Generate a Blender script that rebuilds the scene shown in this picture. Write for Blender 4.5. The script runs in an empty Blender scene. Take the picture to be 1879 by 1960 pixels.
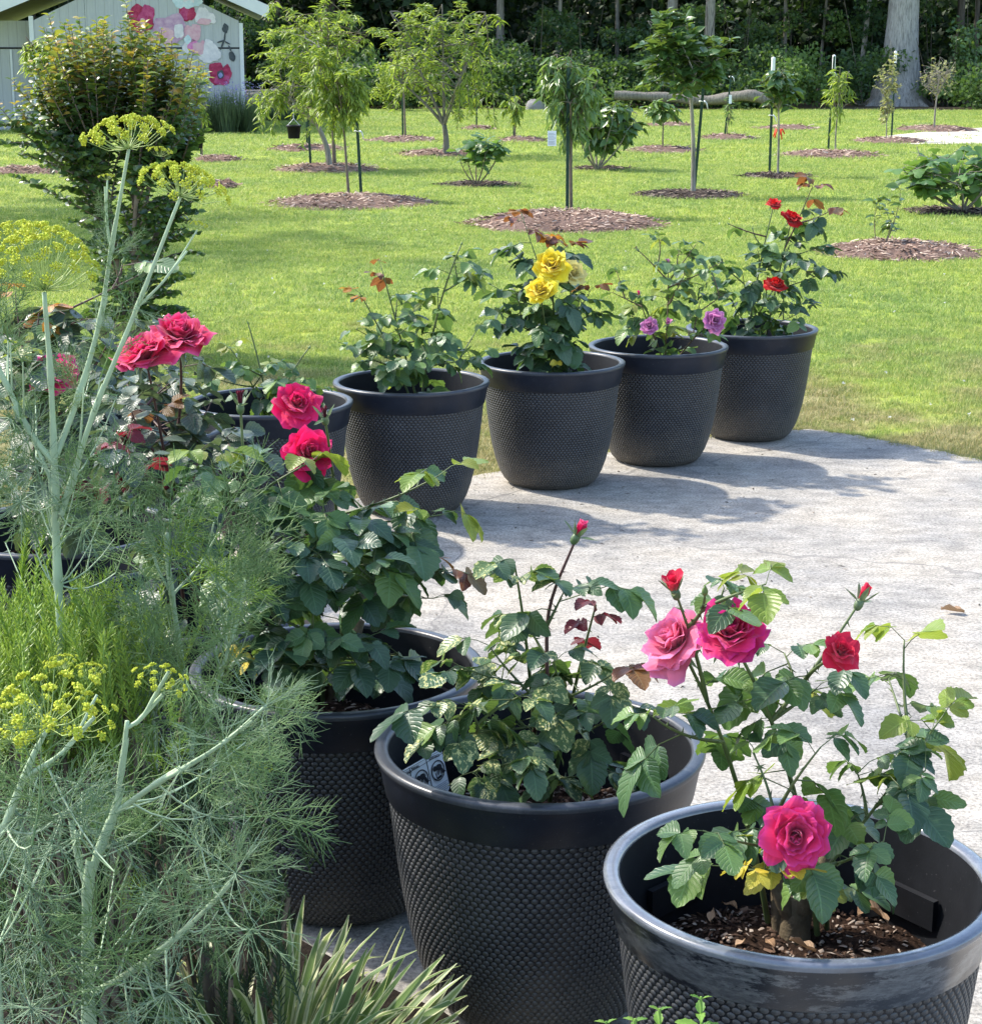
import bpy, math, random
import numpy as np
from mathutils import Vector, Matrix

# ------------------------------------------------------------------ camera, world, sun, exposure
scene = bpy.context.scene
COL = scene.collection
rng = np.random.default_rng(11)
R = math.radians
HC, FPX, PIT = 1.75, 3564.7, R(13.861)          # eye height, focal length in pixels of a 1879x1960 frame, pitch

cam_d = bpy.data.cameras.new('camera')
cam = bpy.data.objects.new('camera', cam_d)
COL.objects.link(cam)
cam.location = (0, 0, HC)
cam.rotation_euler = (R(90) - PIT, 0, 0)
cam_d.sensor_fit = 'VERTICAL'
cam_d.sensor_height = 36.0
cam_d.lens = 36.0 * FPX / 1960.0
cam_d.clip_start = 0.05
cam_d.clip_end = 600
scene.camera = cam

SUN_EL, SUN_TO = R(47), Vector((-0.87, 0.49, 0)).normalized()      # direction towards the sun on the ground
sun_vec = Vector((SUN_TO.x * math.cos(SUN_EL), SUN_TO.y * math.cos(SUN_EL), math.sin(SUN_EL)))
world = bpy.data.worlds.new('World')
scene.world = world
world.use_nodes = True
wn = world.node_tree
bg = wn.nodes['Background']
sky = wn.nodes.new('ShaderNodeTexSky')
sky.sky_type = 'NISHITA'
sky.sun_disc = False
sky.sun_elevation = SUN_EL
sky.sun_rotation = math.atan2(SUN_TO.x, SUN_TO.y)
sky.air_density = 1.0
sky.dust_density = 1.6
wn.links.new(sky.outputs[0], bg.inputs[0])
bg.inputs[1].default_value = 0.15
sun_d = bpy.data.lights.new('sun', 'SUN')
sun_d.energy = 2.35
sun_d.angle = R(1.6)
sun_d.color = (1.0, 0.93, 0.82)
sun_o = bpy.data.objects.new('sun', sun_d)
COL.objects.link(sun_o)
sun_o.rotation_euler = sun_vec.to_track_quat('Z', 'Y').to_euler()
scene.view_settings.view_transform = 'Standard'
scene.view_settings.look = 'None'
scene.view_settings.exposure = 1.68
scene.view_settings.gamma = 1
scene.view_settings.use_curve_mapping = False
scene.render.engine = 'CYCLES'
scene.cycles.max_bounces = 7
scene.cycles.transparent_max_bounces = 4

# ------------------------------------------------------------------ where a pixel of the photograph lies in the place
_cp, _sp = math.cos(PIT), math.sin(PIT)


def ray(vx, vy):
    xc, yc = (vx - 939.5) / FPX, (980 - vy) / FPX
    return np.array([xc, _cp + yc * _sp, -_sp + yc * _cp])


def at(vx, vy, Y):
    d = ray(vx, vy)
    return np.array([0, 0, HC]) + d * (Y / d[1])


def G(vx, vy, z=0.0):
    d = ray(vx, vy)
    return np.array([0, 0, HC]) + d * ((z - HC) / d[2])


# ------------------------------------------------------------------ mesh helpers
class MB:
    """collects polygons (numpy) and links them as one mesh"""

    def __init__(s):
        s.V, s.F, s.U, s.Rn, s.MI, s.n = [], [], [], [], [], 0

    def add(s, V, F, uv=None, r=0.0, mi=0):
        V = np.asarray(V, float).reshape(-1, 3)
        for f in (F if isinstance(F, (list, tuple)) else [F]):
            f = np.asarray(f, int)
            if len(f):
                s.F.append(f + s.n)
                s.MI.append(np.full(len(f), mi))
        s.V.append(V)
        s.U.append(np.zeros((len(V), 2)) if uv is None else uv)
        s.Rn.append(np.full(len(V), r) if np.isscalar(r) else np.asarray(r))
        s.n += len(V)
        return s

    def instance(s, geo, M, r=None, mi=0):
        V, F, uv = geo
        M = np.asarray(M).reshape(-1, 4, 4)
        k, n = len(M), len(V)
        if k == 0:
            return s
        W = np.einsum('kij,nj->kni', M[:, :3, :3], V) + M[:, None, :3, 3]
        FF = [(f[None] + (np.arange(k) * n)[:, None, None]).reshape(-1, f.shape[1]) for f in (F if isinstance(F, list) else [F])]
        rr = rng.random(k) if r is None else np.broadcast_to(r, (k,))
        return s.add(W.reshape(-1, 3), FF, np.tile(uv, (k, 1)), np.repeat(rr, n), mi)

    def mesh(s, name, mats, origin=(0, 0, 0), smooth=True):
        return np_mesh(name, np.concatenate(s.V) - np.asarray(origin, float), s.F, np.concatenate(s.U), np.concatenate(s.Rn),
                       np.concatenate(s.MI), mats, smooth)


def np_mesh(name, V, F, uv, rn, mi, mats, smooth=True):
    me = bpy.data.meshes.new(name)
    me.vertices.add(len(V))
    me.vertices.foreach_set('co', np.ascontiguousarray(V, np.float32).ravel())
    loops = np.concatenate([f.ravel() for f in F]).astype(np.int32)
    sizes = np.concatenate([np.full(len(f), f.shape[1]) for f in F])
    starts = np.concatenate([[0], np.cumsum(sizes)[:-1]]).astype(np.int32)
    me.loops.add(len(loops))
    me.loops.foreach_set('vertex_index', loops)
    me.polygons.add(len(sizes))
    me.polygons.foreach_set('loop_start', starts)
    me.update(calc_edges=True)
    me.validate(verbose=False)
    n = len(me.polygons)
    if mi is not None and n == len(mi):
        me.polygons.foreach_set('material_index', mi.astype(np.int32))
    me.polygons.foreach_set('use_smooth', np.full(n, bool(smooth)))
    if uv is not None and len(me.loops) == len(loops):
        lay = me.uv_layers.new(name='UVMap')
        lay.data.foreach_set('uv', np.ascontiguousarray(uv[loops], np.float32).ravel())
    if rn is not None:
        a = me.attributes.new('rnd', 'FLOAT', 'POINT')
        a.data.foreach_set('value', np.ascontiguousarray(rn, np.float32))
    for m in (mats if isinstance(mats, (list, tuple)) else [mats]):
        me.materials.append(m)
    return me


def grid_faces(ny, nx, wrap=False):
    """quads of a (ny x nx) vertex grid, row-major"""
    i = np.arange(ny - 1)[:, None] * nx
    j = np.arange(nx if wrap else nx - 1)[None]
    j2 = (j + 1) % nx
    return np.stack([i + j, i + j2, i + nx + j2, i + nx + j], -1).reshape(-1, 4)


def frames(P):
    P = np.asarray(P, float)
    T = np.gradient(P, axis=0)
    T /= np.linalg.norm(T, axis=1, keepdims=True) + 1e-12
    ref = np.array([0, 0, 1.0]) if abs(T[0, 2]) < .9 else np.array([1.0, 0, 0])
    A = []
    a = np.cross(T[0], ref)
    for t in T:
        a = a - t * np.dot(a, t)
        a = a / (np.linalg.norm(a) + 1e-12)
        A.append(a)
    A = np.array(A)
    return T, A, np.cross(T, A)


def tube(P, r, n=6, cap=True):
    P = np.asarray(P, float)
    k = len(P)
    r = np.broadcast_to(np.asarray(r, float), (k,))
    T, A, B = frames(P)
    th = np.linspace(0, 2 * np.pi, n, endpoint=False)
    V = P[:, None] + r[:, None, None] * (np.cos(th)[None, :, None] * A[:, None] + np.sin(th)[None, :, None] * B[:, None])
    V = V.reshape(-1, 3)
    F = [grid_faces(k, n, True)]
    uv = np.stack([np.tile(np.arange(n) / n, k), np.repeat(np.linspace(0, 1, k), n)], -1)
    if cap:
        V = np.concatenate([V, P[-1:] + T[-1:] * r[-1] * .4])
        uv = np.concatenate([uv, [[.5, 1]]])
        b = (k - 1) * n
        j = np.arange(n)
        F.append(np.stack([b + j, b + (j + 1) % n, np.full(n, k * n)], -1))
    return V, F, uv


def sticks(P0, P1, r0, r1, n=3):
    """many straight tapered prisms at once"""
    P0, P1 = np.asarray(P0, float).reshape(-1, 3), np.asarray(P1, float).reshape(-1, 3)
    k = len(P0)
    T = P1 - P0
    T /= np.linalg.norm(T, axis=1, keepdims=True) + 1e-12
    ref = np.where(np.abs(T[:, 2:3]) < .9, np.array([[0, 0, 1.0]]), np.array([[1.0, 0, 0]]))
    A = np.cross(T, ref)
    A /= np.linalg.norm(A, axis=1, keepdims=True)
    B = np.cross(T, A)
    th = np.arange(n) * 2 * np.pi / n
    C = np.cos(th)[None, :, None] * A[:, None] + np.sin(th)[None, :, None] * B[:, None]
    r0 = np.broadcast_to(r0, (k,))[:, None, None]
    r1 = np.broadcast_to(r1, (k,))[:, None, None]
    V = np.concatenate([P0[:, None] + C * r0, P1[:, None] + C * r1], 1).reshape(-1, 3)
    j = np.arange(n)
    q = np.stack([j, (j + 1) % n, n + (j + 1) % n, n + j], -1)
    F = (q[None] + (np.arange(k) * 2 * n)[:, None, None]).reshape(-1, 4)
    uv = np.tile(np.concatenate([np.stack([j / n, j * 0], -1), np.stack([j / n, j * 0 + 1], -1)]), (k, 1))
    return V, F, uv


def bezier(p0, p1, p2, n):
    t = np.linspace(0, 1, n)[:, None]
    return (1 - t) ** 2 * np.asarray(p0) + 2 * t * (1 - t) * np.asarray(p1) + t * t * np.asarray(p2)


def smoothpath(pts, n=12):
    """Catmull-Rom through the points"""
    P = np.asarray(pts, float)
    P = np.concatenate([[2 * P[0] - P[1]], P, [2 * P[-1] - P[-2]]])
    out = []
    for i in range(1, len(P) - 2):
        t = np.linspace(0, 1, n, endpoint=False)[:, None]
        a, b, c, d = P[i - 1], P[i], P[i + 1], P[i + 2]
        out.append(.5 * (2 * b + (c - a) * t + (2 * a - 5 * b + 4 * c - d) * t ** 2 + (3 * b - a - 3 * c + d) * t ** 3))
    out.append(P[-2:-1])
    return np.concatenate(out)


def norm(v):
    v = np.asarray(v, float)
    return v / (np.linalg.norm(v, axis=-1, keepdims=True) + 1e-12)


def place(pos, d, nrm, sc):
    """4x4 matrices: local +Y along d, local +Z near nrm, uniform scale (k, or k x 3)"""
    pos, d, nrm = np.atleast_2d(pos), norm(np.atleast_2d(d)), np.atleast_2d(nrm)
    X = norm(np.cross(d, nrm))
    Z = np.cross(X, d)
    k = len(pos)
    sc = np.asarray(sc, float)
    S = sc if sc.ndim == 2 else np.repeat(np.broadcast_to(sc, (k,))[:, None], 3, 1)
    M = np.zeros((k, 4, 4))
    M[:, :3, 0] = X * S[:, 0:1]
    M[:, :3, 1] = d * S[:, 1:2]
    M[:, :3, 2] = Z * S[:, 2:3]
    M[:, :3, 3] = pos
    M[:, 3, 3] = 1
    return M


def trs(pos, rz=0.0, s=1.0):
    c, n = math.cos(rz) * s, math.sin(rz) * s
    return np.array([[c, -n, 0, pos[0]], [n, c, 0, pos[1]], [0, 0, s, pos[2]], [0, 0, 0, 1.0]])


BOXF = np.array([[0, 1, 3, 2], [4, 6, 7, 5], [0, 4, 5, 1], [2, 3, 7, 6], [0, 2, 6, 4], [1, 5, 7, 3]])


def box(x0, x1, y0, y1, z0, z1):
    return np.array([(x, y, z) for x in (x0, x1) for y in (y0, y1) for z in (z0, z1)], float), BOXF


# ------------------------------------------------------------------ objects
def tag(o, label=None, cat=None, group=None, kind=None):
    for k, v in (('label', label), ('category', cat), ('group', group), ('kind', kind)):
        if v:
            o[k] = v
    return o


def empty(name, loc, label, cat, group=None):
    o = bpy.data.objects.new(name, None)
    o.empty_display_size = .05
    o.location = tuple(float(c) for c in loc)
    COL.objects.link(o)
    return tag(o, label, cat, group)


def child(parent, name, me, M=None, kind=None, label=None, world_loc=None):
    """M: matrix in the parent's own frame"""
    o = bpy.data.objects.new(name, me)
    o.parent = parent
    if M is not None:
        o.matrix_local = Matrix([[float(v) for v in row] for row in M])
    COL.objects.link(o)
    if kind:
        o['kind'] = kind
    if label:
        o['label'] = label
    return o


def solo(name, me, loc=(0, 0, 0), label=None, cat=None, group=None, kind=None):
    o = bpy.data.objects.new(name, me)
    o.location = tuple(float(c) for c in loc)
    COL.objects.link(o)
    return tag(o, label, cat, group, kind)


# ------------------------------------------------------------------ materials
def new_mat(name):
    m = bpy.data.materials.new(name)
    m.use_nodes = True
    nt = m.node_tree
    nt.nodes.clear()
    out = nt.nodes.new('ShaderNodeOutputMaterial')
    return m, nt, out


def N(nt, t, **kw):
    n = nt.nodes.new('ShaderNode' + t)
    for k, v in kw.items():
        if k.startswith('i_'):
            n.inputs[k[2:].replace('_', ' ')].default_value = v
        else:
            setattr(n, k, v)
    return n


def math_n(nt, op, a, b=None, c=None):
    n = nt.nodes.new('ShaderNodeMath')
    n.operation = op
    for i, v in enumerate((a, b, c)):
        if v is None:
            continue
        if hasattr(v, 'node'):
            nt.links.new(v, n.inputs[i])
        else:
            n.inputs[i].default_value = v
    return n.outputs[0]


def ramp(nt, fac, stops, interp='LINEAR'):
    n = nt.nodes.new('ShaderNodeValToRGB')
    n.color_ramp.interpolation = interp
    e = n.color_ramp.elements
    while len(e) < len(stops):
        e.new(.5)
    for el, (p, c) in zip(e, stops):
        el.position = p
        el.color = tuple(c) + (1,) if len(c) == 3 else c
    nt.links.new(fac, n.inputs[0])
    return n.outputs[0]


def mixc(nt, fac, a, b, mode='MIX'):
    n = nt.nodes.new('ShaderNodeMix')
    n.data_type = 'RGBA'
    n.blend_type = mode
    for sock, v in ((n.inputs[0], fac), (n.inputs[6], a), (n.inputs[7], b)):
        if hasattr(v, 'node'):
            nt.links.new(v, sock)
        elif isinstance(v, (int, float)):
            sock.default_value = v
        else:
            sock.default_value = tuple(v) + (1,)
    return n.outputs[2]


def noise(nt, vec, scale, detail=4, rough=.55, dim='3D'):
    n = nt.nodes.new('ShaderNodeTexNoise')
    n.inputs['Scale'].default_value = scale
    n.inputs['Detail'].default_value = detail
    n.inputs['Roughness'].default_value = rough
    if vec is not None:
        nt.links.new(vec, n.inputs['Vector'])
    return n.outputs['Fac']


def bump(nt, h, strength=.3, dist=.01):
    n = nt.nodes.new('ShaderNodeBump')
    n.inputs['Strength'].default_value = strength
    n.inputs['Distance'].default_value = dist
    nt.links.new(h, n.inputs['Height'])
    return n.outputs[0]


def principled(nt, out, col, rough=.6, spec=.4, nrm=None, metal=0.0):
    p = nt.nodes.new('ShaderNodeBsdfPrincipled')
    if hasattr(col, 'node'):
        nt.links.new(col, p.inputs['Base Color'])
    else:
        p.inputs['Base Color'].default_value = tuple(col) + (1,)
    if hasattr(rough, 'node'):
        nt.links.new(rough, p.inputs['Roughness'])
    else:
        p.inputs['Roughness'].default_value = rough
    p.inputs['Specular IOR Level'].default_value = spec
    p.inputs['Metallic'].default_value = metal
    if nrm is not None:
        nt.links.new(nrm, p.inputs['Normal'])
    nt.links.new(p.outputs[0], out.inputs[0])
    return p


def rnd_fac(nt):
    a = N(nt, 'Attribute', attribute_name='rnd')
    oi = nt.nodes.new('ShaderNodeObjectInfo')
    return math_n(nt, 'FRACT', math_n(nt, 'ADD', a.outputs['Fac'], oi.outputs['Random']))


def plain(name, col, rough=.6, spec=.4, var=.25, scale=8, bmp=0.0):
    m, nt, out = new_mat(name)
    tc = N(nt, 'TexCoord')
    f = noise(nt, tc.outputs['Object'], scale)
    c = ramp(nt, f, [(.25, tuple(x * (1 - var) for x in col)), (.75, tuple(min(1, x * (1 + var)) for x in col))])
    principled(nt, out, c, rough, spec, bump(nt, noise(nt, tc.outputs['Object'], scale * 6), bmp, .005) if bmp else None)
    return m


def leafmat(name, cols, trans=.35, tcol=None, rough=.42, spec=.5, veins=True, spots=None):
    """cols: ramp of leaf colours picked per leaf; veins follow the leaf's own UV; spots: pale blotches on some leaves"""
    m, nt, out = new_mat(name)
    f = rnd_fac(nt)
    k = len(cols)
    c = ramp(nt, f, [((i + .5) / k, col) for i, col in enumerate(cols)])
    uvn = N(nt, 'UVMap')
    nrm = None
    if veins:
        sx = N(nt, 'SeparateXYZ')
        nt.links.new(uvn.outputs[0], sx.inputs[0])
        au = math_n(nt, 'ABSOLUTE', math_n(nt, 'SUBTRACT', sx.outputs[0], .5))
        mid = math_n(nt, 'LESS_THAN', au, .025)
        w = math_n(nt, 'SINE', math_n(nt, 'MULTIPLY', math_n(nt, 'SUBTRACT', sx.outputs[1], math_n(nt, 'MULTIPLY', au, .55)), 46.0))
        side = math_n(nt, 'POWER', math_n(nt, 'MULTIPLY_ADD', w, .5, .5), 6.0)
        v = math_n(nt, 'MAXIMUM', mid, math_n(nt, 'MULTIPLY', side, .35))
        c = mixc(nt, math_n(nt, 'MULTIPLY', v, .35), c, tuple(min(1, x * 2.2 + .03) for x in cols[len(cols) // 2]))
        nrm = bump(nt, math_n(nt, 'MULTIPLY', v, -1.0), .5, .004)
    if spots:
        oi = nt.nodes.new('ShaderNodeObjectInfo')
        vm = N(nt, 'VectorMath', operation='ADD')
        nt.links.new(uvn.outputs[0], vm.inputs[0])
        cb = N(nt, 'CombineXYZ')
        nt.links.new(math_n(nt, 'MULTIPLY', oi.outputs['Random'], 40.0), cb.inputs[0])
        nt.links.new(cb.outputs[0], vm.inputs[1])
        nz = noise(nt, vm.outputs[0], 4.5, 5, .65)
        hit = math_n(nt, 'MULTIPLY', math_n(nt, 'GREATER_THAN', nz, .54), math_n(nt, 'GREATER_THAN', f, .55))
        c = mixc(nt, math_n(nt, 'MULTIPLY', hit, .85), c, spots)
    p = principled(nt, out, c, rough, spec, nrm)
    if trans:
        t = N(nt, 'BsdfTranslucent')
        tc = mixc(nt, .55, c, tcol or tuple(min(1, a * 2.5) for a in cols[len(cols) // 2]))
        nt.links.new(tc, t.inputs[0])
        mx = N(nt, 'MixShader')
        mx.inputs[0].default_value = trans
        nt.links.new(p.outputs[0], mx.inputs[1])
        nt.links.new(t.outputs[0], mx.inputs[2])
        nt.links.new(mx.outputs[0], out.inputs[0])
    return m


def petalmat(name, tip, base, trans=.36, edge=None):
    m, nt, out = new_mat(name)
    uvn = N(nt, 'UVMap')
    sx = N(nt, 'SeparateXYZ')
    nt.links.new(uvn.outputs[0], sx.inputs[0])
    f = rnd_fac(nt)
    stops = [(0.0, base), (.45, tip)] + ([(.85, tip), (1.0, edge)] if edge else [])
    c = ramp(nt, sx.outputs[1], stops)
    c = mixc(nt, 1.0, c, ramp(nt, f, [(0, (.72, .72, .74)), (1, (1.0, 1.0, 1.0))]), 'MULTIPLY')
    w = math_n(nt, 'SINE', math_n(nt, 'MULTIPLY', sx.outputs[0], 60.0))
    p = principled(nt, out, c, .62, .22, bump(nt, w, .10, .002))
    p.inputs['Sheen Weight'].default_value = .25
    t = N(nt, 'BsdfTranslucent')
    nt.links.new(c, t.inputs[0])
    mx = N(nt, 'MixShader')
    mx.inputs[0].default_value = trans
    nt.links.new(p.outputs[0], mx.inputs[1])
    nt.links.new(t.outputs[0], mx.inputs[2])
    nt.links.new(mx.outputs[0], out.inputs[0])
    return m


M_ = {}
M_['rose_dark'] = leafmat('rose leaf dark', [(.028, .066, .040), (.038, .084, .048), (.050, .105, .052), (.070, .14, .05)], .22, (.18, .34, .03), .38)
M_['rose_mid'] = leafmat('rose leaf mid', [(.045, .098, .048), (.066, .138, .058), (.095, .18, .06), (.135, .225, .055)], .28, (.24, .40, .04), .38)
M_['rose_grey'] = leafmat('rose leaf grey green', [(.045, .075, .055), (.055, .09, .065), (.07, .11, .07), (.10, .13, .07)], .25, (.16, .24, .05), .38)
M_['rose_spot'] = leafmat('rose leaf mosaic', [(.032, .075, .038), (.045, .095, .045), (.060, .12, .05), (.09, .15, .05)], .26, (.22, .36, .04), .40, spots=(.62, .60, .24))
M_['rose_young'] = leafmat('rose leaf young green', [(.13, .22, .03), (.18, .26, .04), (.22, .24, .05)], .42, (.42, .5, .05), .36)
M_['rose_bronze'] = leafmat('rose leaf bronze', [(.16, .045, .03), (.22, .09, .03), (.14, .11, .035), (.10, .03, .03)], .35, (.42, .16, .03), .36)
M_['rose_red'] = leafmat('rose leaf wine red', [(.12, .012, .022), (.17, .02, .03), (.10, .02, .02)], .35, (.42, .03, .05), .36)
M_['rose_orange'] = leafmat('rose leaf orange', [(.42, .15, .02), (.36, .18, .02)], .4, (.6, .28, .03), .4)
M_['rose_yellow'] = leafmat('rose leaf yellow', [(.55, .42, .03), (.48, .42, .05)], .35, (.7, .6, .08), .45)
M_['cane'] = plain('rose cane green', (.085, .12, .04), .5, .4, .35, 20)
M_['cane_red'] = plain('rose cane red', (.07, .03, .025), .5, .4, .3, 20)
M_['cane_old'] = plain('rose cane woody', (.12, .095, .06), .8, .2, .45, 25, .5)
M_['sepal'] = leafmat('sepal', [(.09, .15, .06), (.12, .17, .08)], .2, veins=False)
M_['bud_green'] = plain('green bud', (.12, .19, .06), .45, .4, .2, 30)
M_['p_crimson'] = petalmat('crimson petal', (.86, .012, .13), (.72, .03, .12), edge=(.84, .03, .19))
M_['p_red'] = petalmat('scarlet petal', (.70, .012, .012), (.55, .02, .02))
M_['p_rosered'] = petalmat('rose red petal', (.70, .012, .095), (.62, .03, .10), edge=(.84, .10, .28))
M_['p_hotpink'] = petalmat('hot pink petal', (.88, .048, .20), (.90, .26, .18), edge=(.84, .06, .33))
M_['p_magenta'] = petalmat('magenta petal', (.84, .028, .18), (.84, .08, .14), edge=(.78, .03, .30))
M_['p_lightpink'] = petalmat('light pink petal', (.90, .20, .34), (.90, .48, .34), edge=(.86, .24, .48))
M_['p_pinkred'] = petalmat('pink red petal', (.78, .018, .07), (.74, .20, .14))
M_['p_yellow'] = petalmat('yellow petal', (.96, .74, .02), (.95, .60, .02), .28, edge=(.97, .84, .10))
M_['p_paleyellow'] = petalmat('pale yellow petal', (.86, .74, .25), (.82, .60, .08), .2)
M_['p_lilac'] = petalmat('lilac petal', (.64, .20, .46), (.58, .26, .40), edge=(.72, .34, .58))
M_['p_burgundy'] = petalmat('burgundy petal', (.14, .006, .025), (.10, .02, .03))
M_['frond'] = leafmat('fennel frond', [(.13, .225, .085), (.165, .275, .10), (.21, .325, .10), (.15, .245, .12)], .3, (.3, .48, .2), .5, .35, veins=False)
M_['frond_pale'] = leafmat('fennel frond pale', [(.19, .285, .18), (.235, .34, .21), (.21, .32, .165)], .2, (.4, .52, .3), .5, .35, veins=False)
M_['frond_young'] = leafmat('fennel frond young', [(.24, .40, .05), (.30, .46, .05)], .35, (.5, .65, .06), .5, .35, veins=False)
M_['fennel_stem'] = plain('fennel stem', (.33, .43, .27), .5, .4, .2, 14)
M_['umbel_flower'] = leafmat('umbel flower', [(.50, .54, .05), (.60, .63, .07), (.46, .55, .06)], .25, (.8, .8, .05), .6, .2, veins=False)
M_['umbel_ray'] = plain('umbel ray', (.30, .40, .12), .5, .35, .15, 30)
M_['rosemary'] = leafmat('rosemary needle', [(.16, .27, .05), (.24, .37, .06), (.32, .44, .075)], .25, (.35, .5, .05), .45, veins=False)
M_['woody'] = plain('woody stem', (.16, .13, .10), .85, .2, .3, 14, .4)


def bark(name, col, var=.35):
    m, nt, out = new_mat(name)
    tc = N(nt, 'TexCoord')
    mp = N(nt, 'Mapping')
    mp.inputs['Scale'].default_value = (9, 9, 1.3)
    nt.links.new(tc.outputs['Object'], mp.inputs[0])
    f = noise(nt, mp.outputs[0], 2.2, 7, .72)
    g = noise(nt, tc.outputs['Object'], 1.3, 4, .6)
    c = ramp(nt, f, [(.32, tuple(x * (1 - var) * .6 for x in col)), (.5, col), (.7, tuple(min(1, x * (1 + var)) for x in col))])
    c = mixc(nt, .6, c, ramp(nt, g, [(.3, (.7, .72, .70)), (.7, (1.1, 1.08, 1.05))]), 'MULTIPLY')
    principled(nt, out, c, .92, .12, bump(nt, f, .8, .04))
    return m


M_['bark_pale'] = bark('pale bark', (.30, .275, .235))
M_['bark_grey'] = bark('grey bark', (.20, .185, .16))
M_['bark_oak'] = bark('pale oak bark', (.36, .345, .32))
M_['bark_dark'] = bark('dark bark', (.10, .085, .07))
M_['peach'] = leafmat('peach leaf', [(.11, .18, .038), (.17, .255, .048), (.23, .315, .06), (.29, .36, .08)], .45, (.42, .55, .04), .42, .45, veins=False)
M_['willow'] = leafmat('long narrow leaf', [(.085, .165, .055), (.12, .21, .07), (.17, .26, .085)], .35, (.3, .45, .05), .38, .5, veins=False)
M_['loquat'] = leafmat('broad leathery leaf', [(.05, .11, .035), (.075, .15, .045), (.10, .18, .05)], .25, (.3, .42, .04), .35, .55, veins=False)
M_['fig'] = leafmat('fig leaf', [(.055, .13, .045), (.075, .17, .05), (.11, .21, .055)], .35, (.3, .5, .05), .45, .45, veins=False)
M_['myrtle'] = leafmat('myrtle leaf', [(.032, .075, .032), (.05, .105, .038), (.065, .13, .038), (.09, .16, .04)], .28, (.22, .36, .03), .32, .6, veins=False)
M_['myrtle_new'] = leafmat('myrtle new leaf', [(.11, .19, .03), (.15, .23, .035), (.21, .27, .04), (.38, .23, .05)], .4, (.45, .42, .04), .38, .5, veins=False)
M_['pale_leaf'] = leafmat('pale yellow green leaf', [(.24, .27, .10), (.30, .31, .13)], .35, (.5, .5, .15), .5, .3, veins=False)
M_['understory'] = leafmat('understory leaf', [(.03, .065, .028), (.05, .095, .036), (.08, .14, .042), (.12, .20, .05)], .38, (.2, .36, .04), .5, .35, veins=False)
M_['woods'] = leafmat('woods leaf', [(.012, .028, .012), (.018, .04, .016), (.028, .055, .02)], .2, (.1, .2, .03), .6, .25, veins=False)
M_['steel_green'] = plain('green painted steel', (.012, .045, .028), .5, .4, .3, 12)
M_['sleeve_white'] = plain('white plastic sleeve', (.74, .75, .74), .5, .4, .06, 10)
M_['ribbon_red'] = plain('red ribbon', (.75, .06, .02), .5, .3, .1, 10)
M_['ribbon_pale'] = plain('pale flagging tape', (.55, .70, .72), .5, .3, .1, 10)
M_['white_card'] = plain('white card', (.72, .75, .80), .6, .3, .05, 10)
M_['ink'] = plain('printed ink', (.015, .017, .025), .6, .2, .1, 10)
M_['ink_grey'] = plain('grey print', (.34, .36, .42), .6, .2, .1, 10)


def mat_lawn_ground():
    m, nt, out = new_mat('lawn ground')
    geo = N(nt, 'NewGeometry')
    f = noise(nt, geo.outputs['Position'], 34, 6, .7)
    g = ramp(nt, f, [(.3, (.17, .23, .04)), (.55, (.28, .34, .055)), (.75, (.38, .41, .09))])
    d = ramp(nt, noise(nt, geo.outputs['Position'], 60, 5, .7), [(.3, (.16, .13, .07)), (.7, (.34, .28, .17))])
    nt.links.new(mixc(nt, dry_fac(nt, geo.outputs['Position']), g, d), principled(nt, out, (1, 1, 1), .9, .1, bump(nt, f, .6, .03)).inputs['Base Color'])
    return m


def dry_fac(nt, pos):
    """bare and straw-coloured patches of the lawn near the slab"""
    sx = N(nt, 'SeparateXYZ')
    nt.links.new(pos, sx.inputs[0])
    near = math_n(nt, 'SUBTRACT', 1.0, math_n(nt, 'DIVIDE', math_n(nt, 'SUBTRACT', sx.outputs[1], 8.0), 4.5))
    nz = noise(nt, pos, 1.5, 4, .6)
    v = math_n(nt, 'ADD', math_n(nt, 'MULTIPLY', near, .37), nz)
    n = N(nt, 'MapRange')
    n.inputs[1].default_value, n.inputs[2].default_value = .60, .80
    nt.links.new(v, n.inputs[0])
    return math_n(nt, 'MULTIPLY', n.outputs[0], .8)


def mat_grass():
    m, nt, out = new_mat('grass blade')
    geo = N(nt, 'NewGeometry')
    f = rnd_fac(nt)
    c = ramp(nt, f, [(.1, (.19, .285, .062)), (.5, (.31, .405, .09)), (.85, (.42, .48, .12)), (1.0, (.55, .52, .20))])
    big = noise(nt, geo.outputs['Position'], .55, 3, .5)
    c = mixc(nt, 1.0, c, ramp(nt, big, [(.3, (.78, .86, .95)), (.7, (1.08, 1.04, .92))]), 'MULTIPLY')
    st = ramp(nt, f, [(.2, (.21, .22, .075)), (.8, (.46, .37, .20))])
    c = mixc(nt, dry_fac(nt, geo.outputs['Position']), c, st)
    p = principled(nt, out, c, .55, .3)
    t = N(nt, 'BsdfTranslucent')
    nt.links.new(c, t.inputs[0])
    mx = N(nt, 'MixShader')
    mx.inputs[0].default_value = .4
    nt.links.new(p.outputs[0], mx.inputs[1])
    nt.links.new(t.outputs[0], mx.inputs[2])
    nt.links.new(mx.outputs[0], out.inputs[0])
    return m


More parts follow.
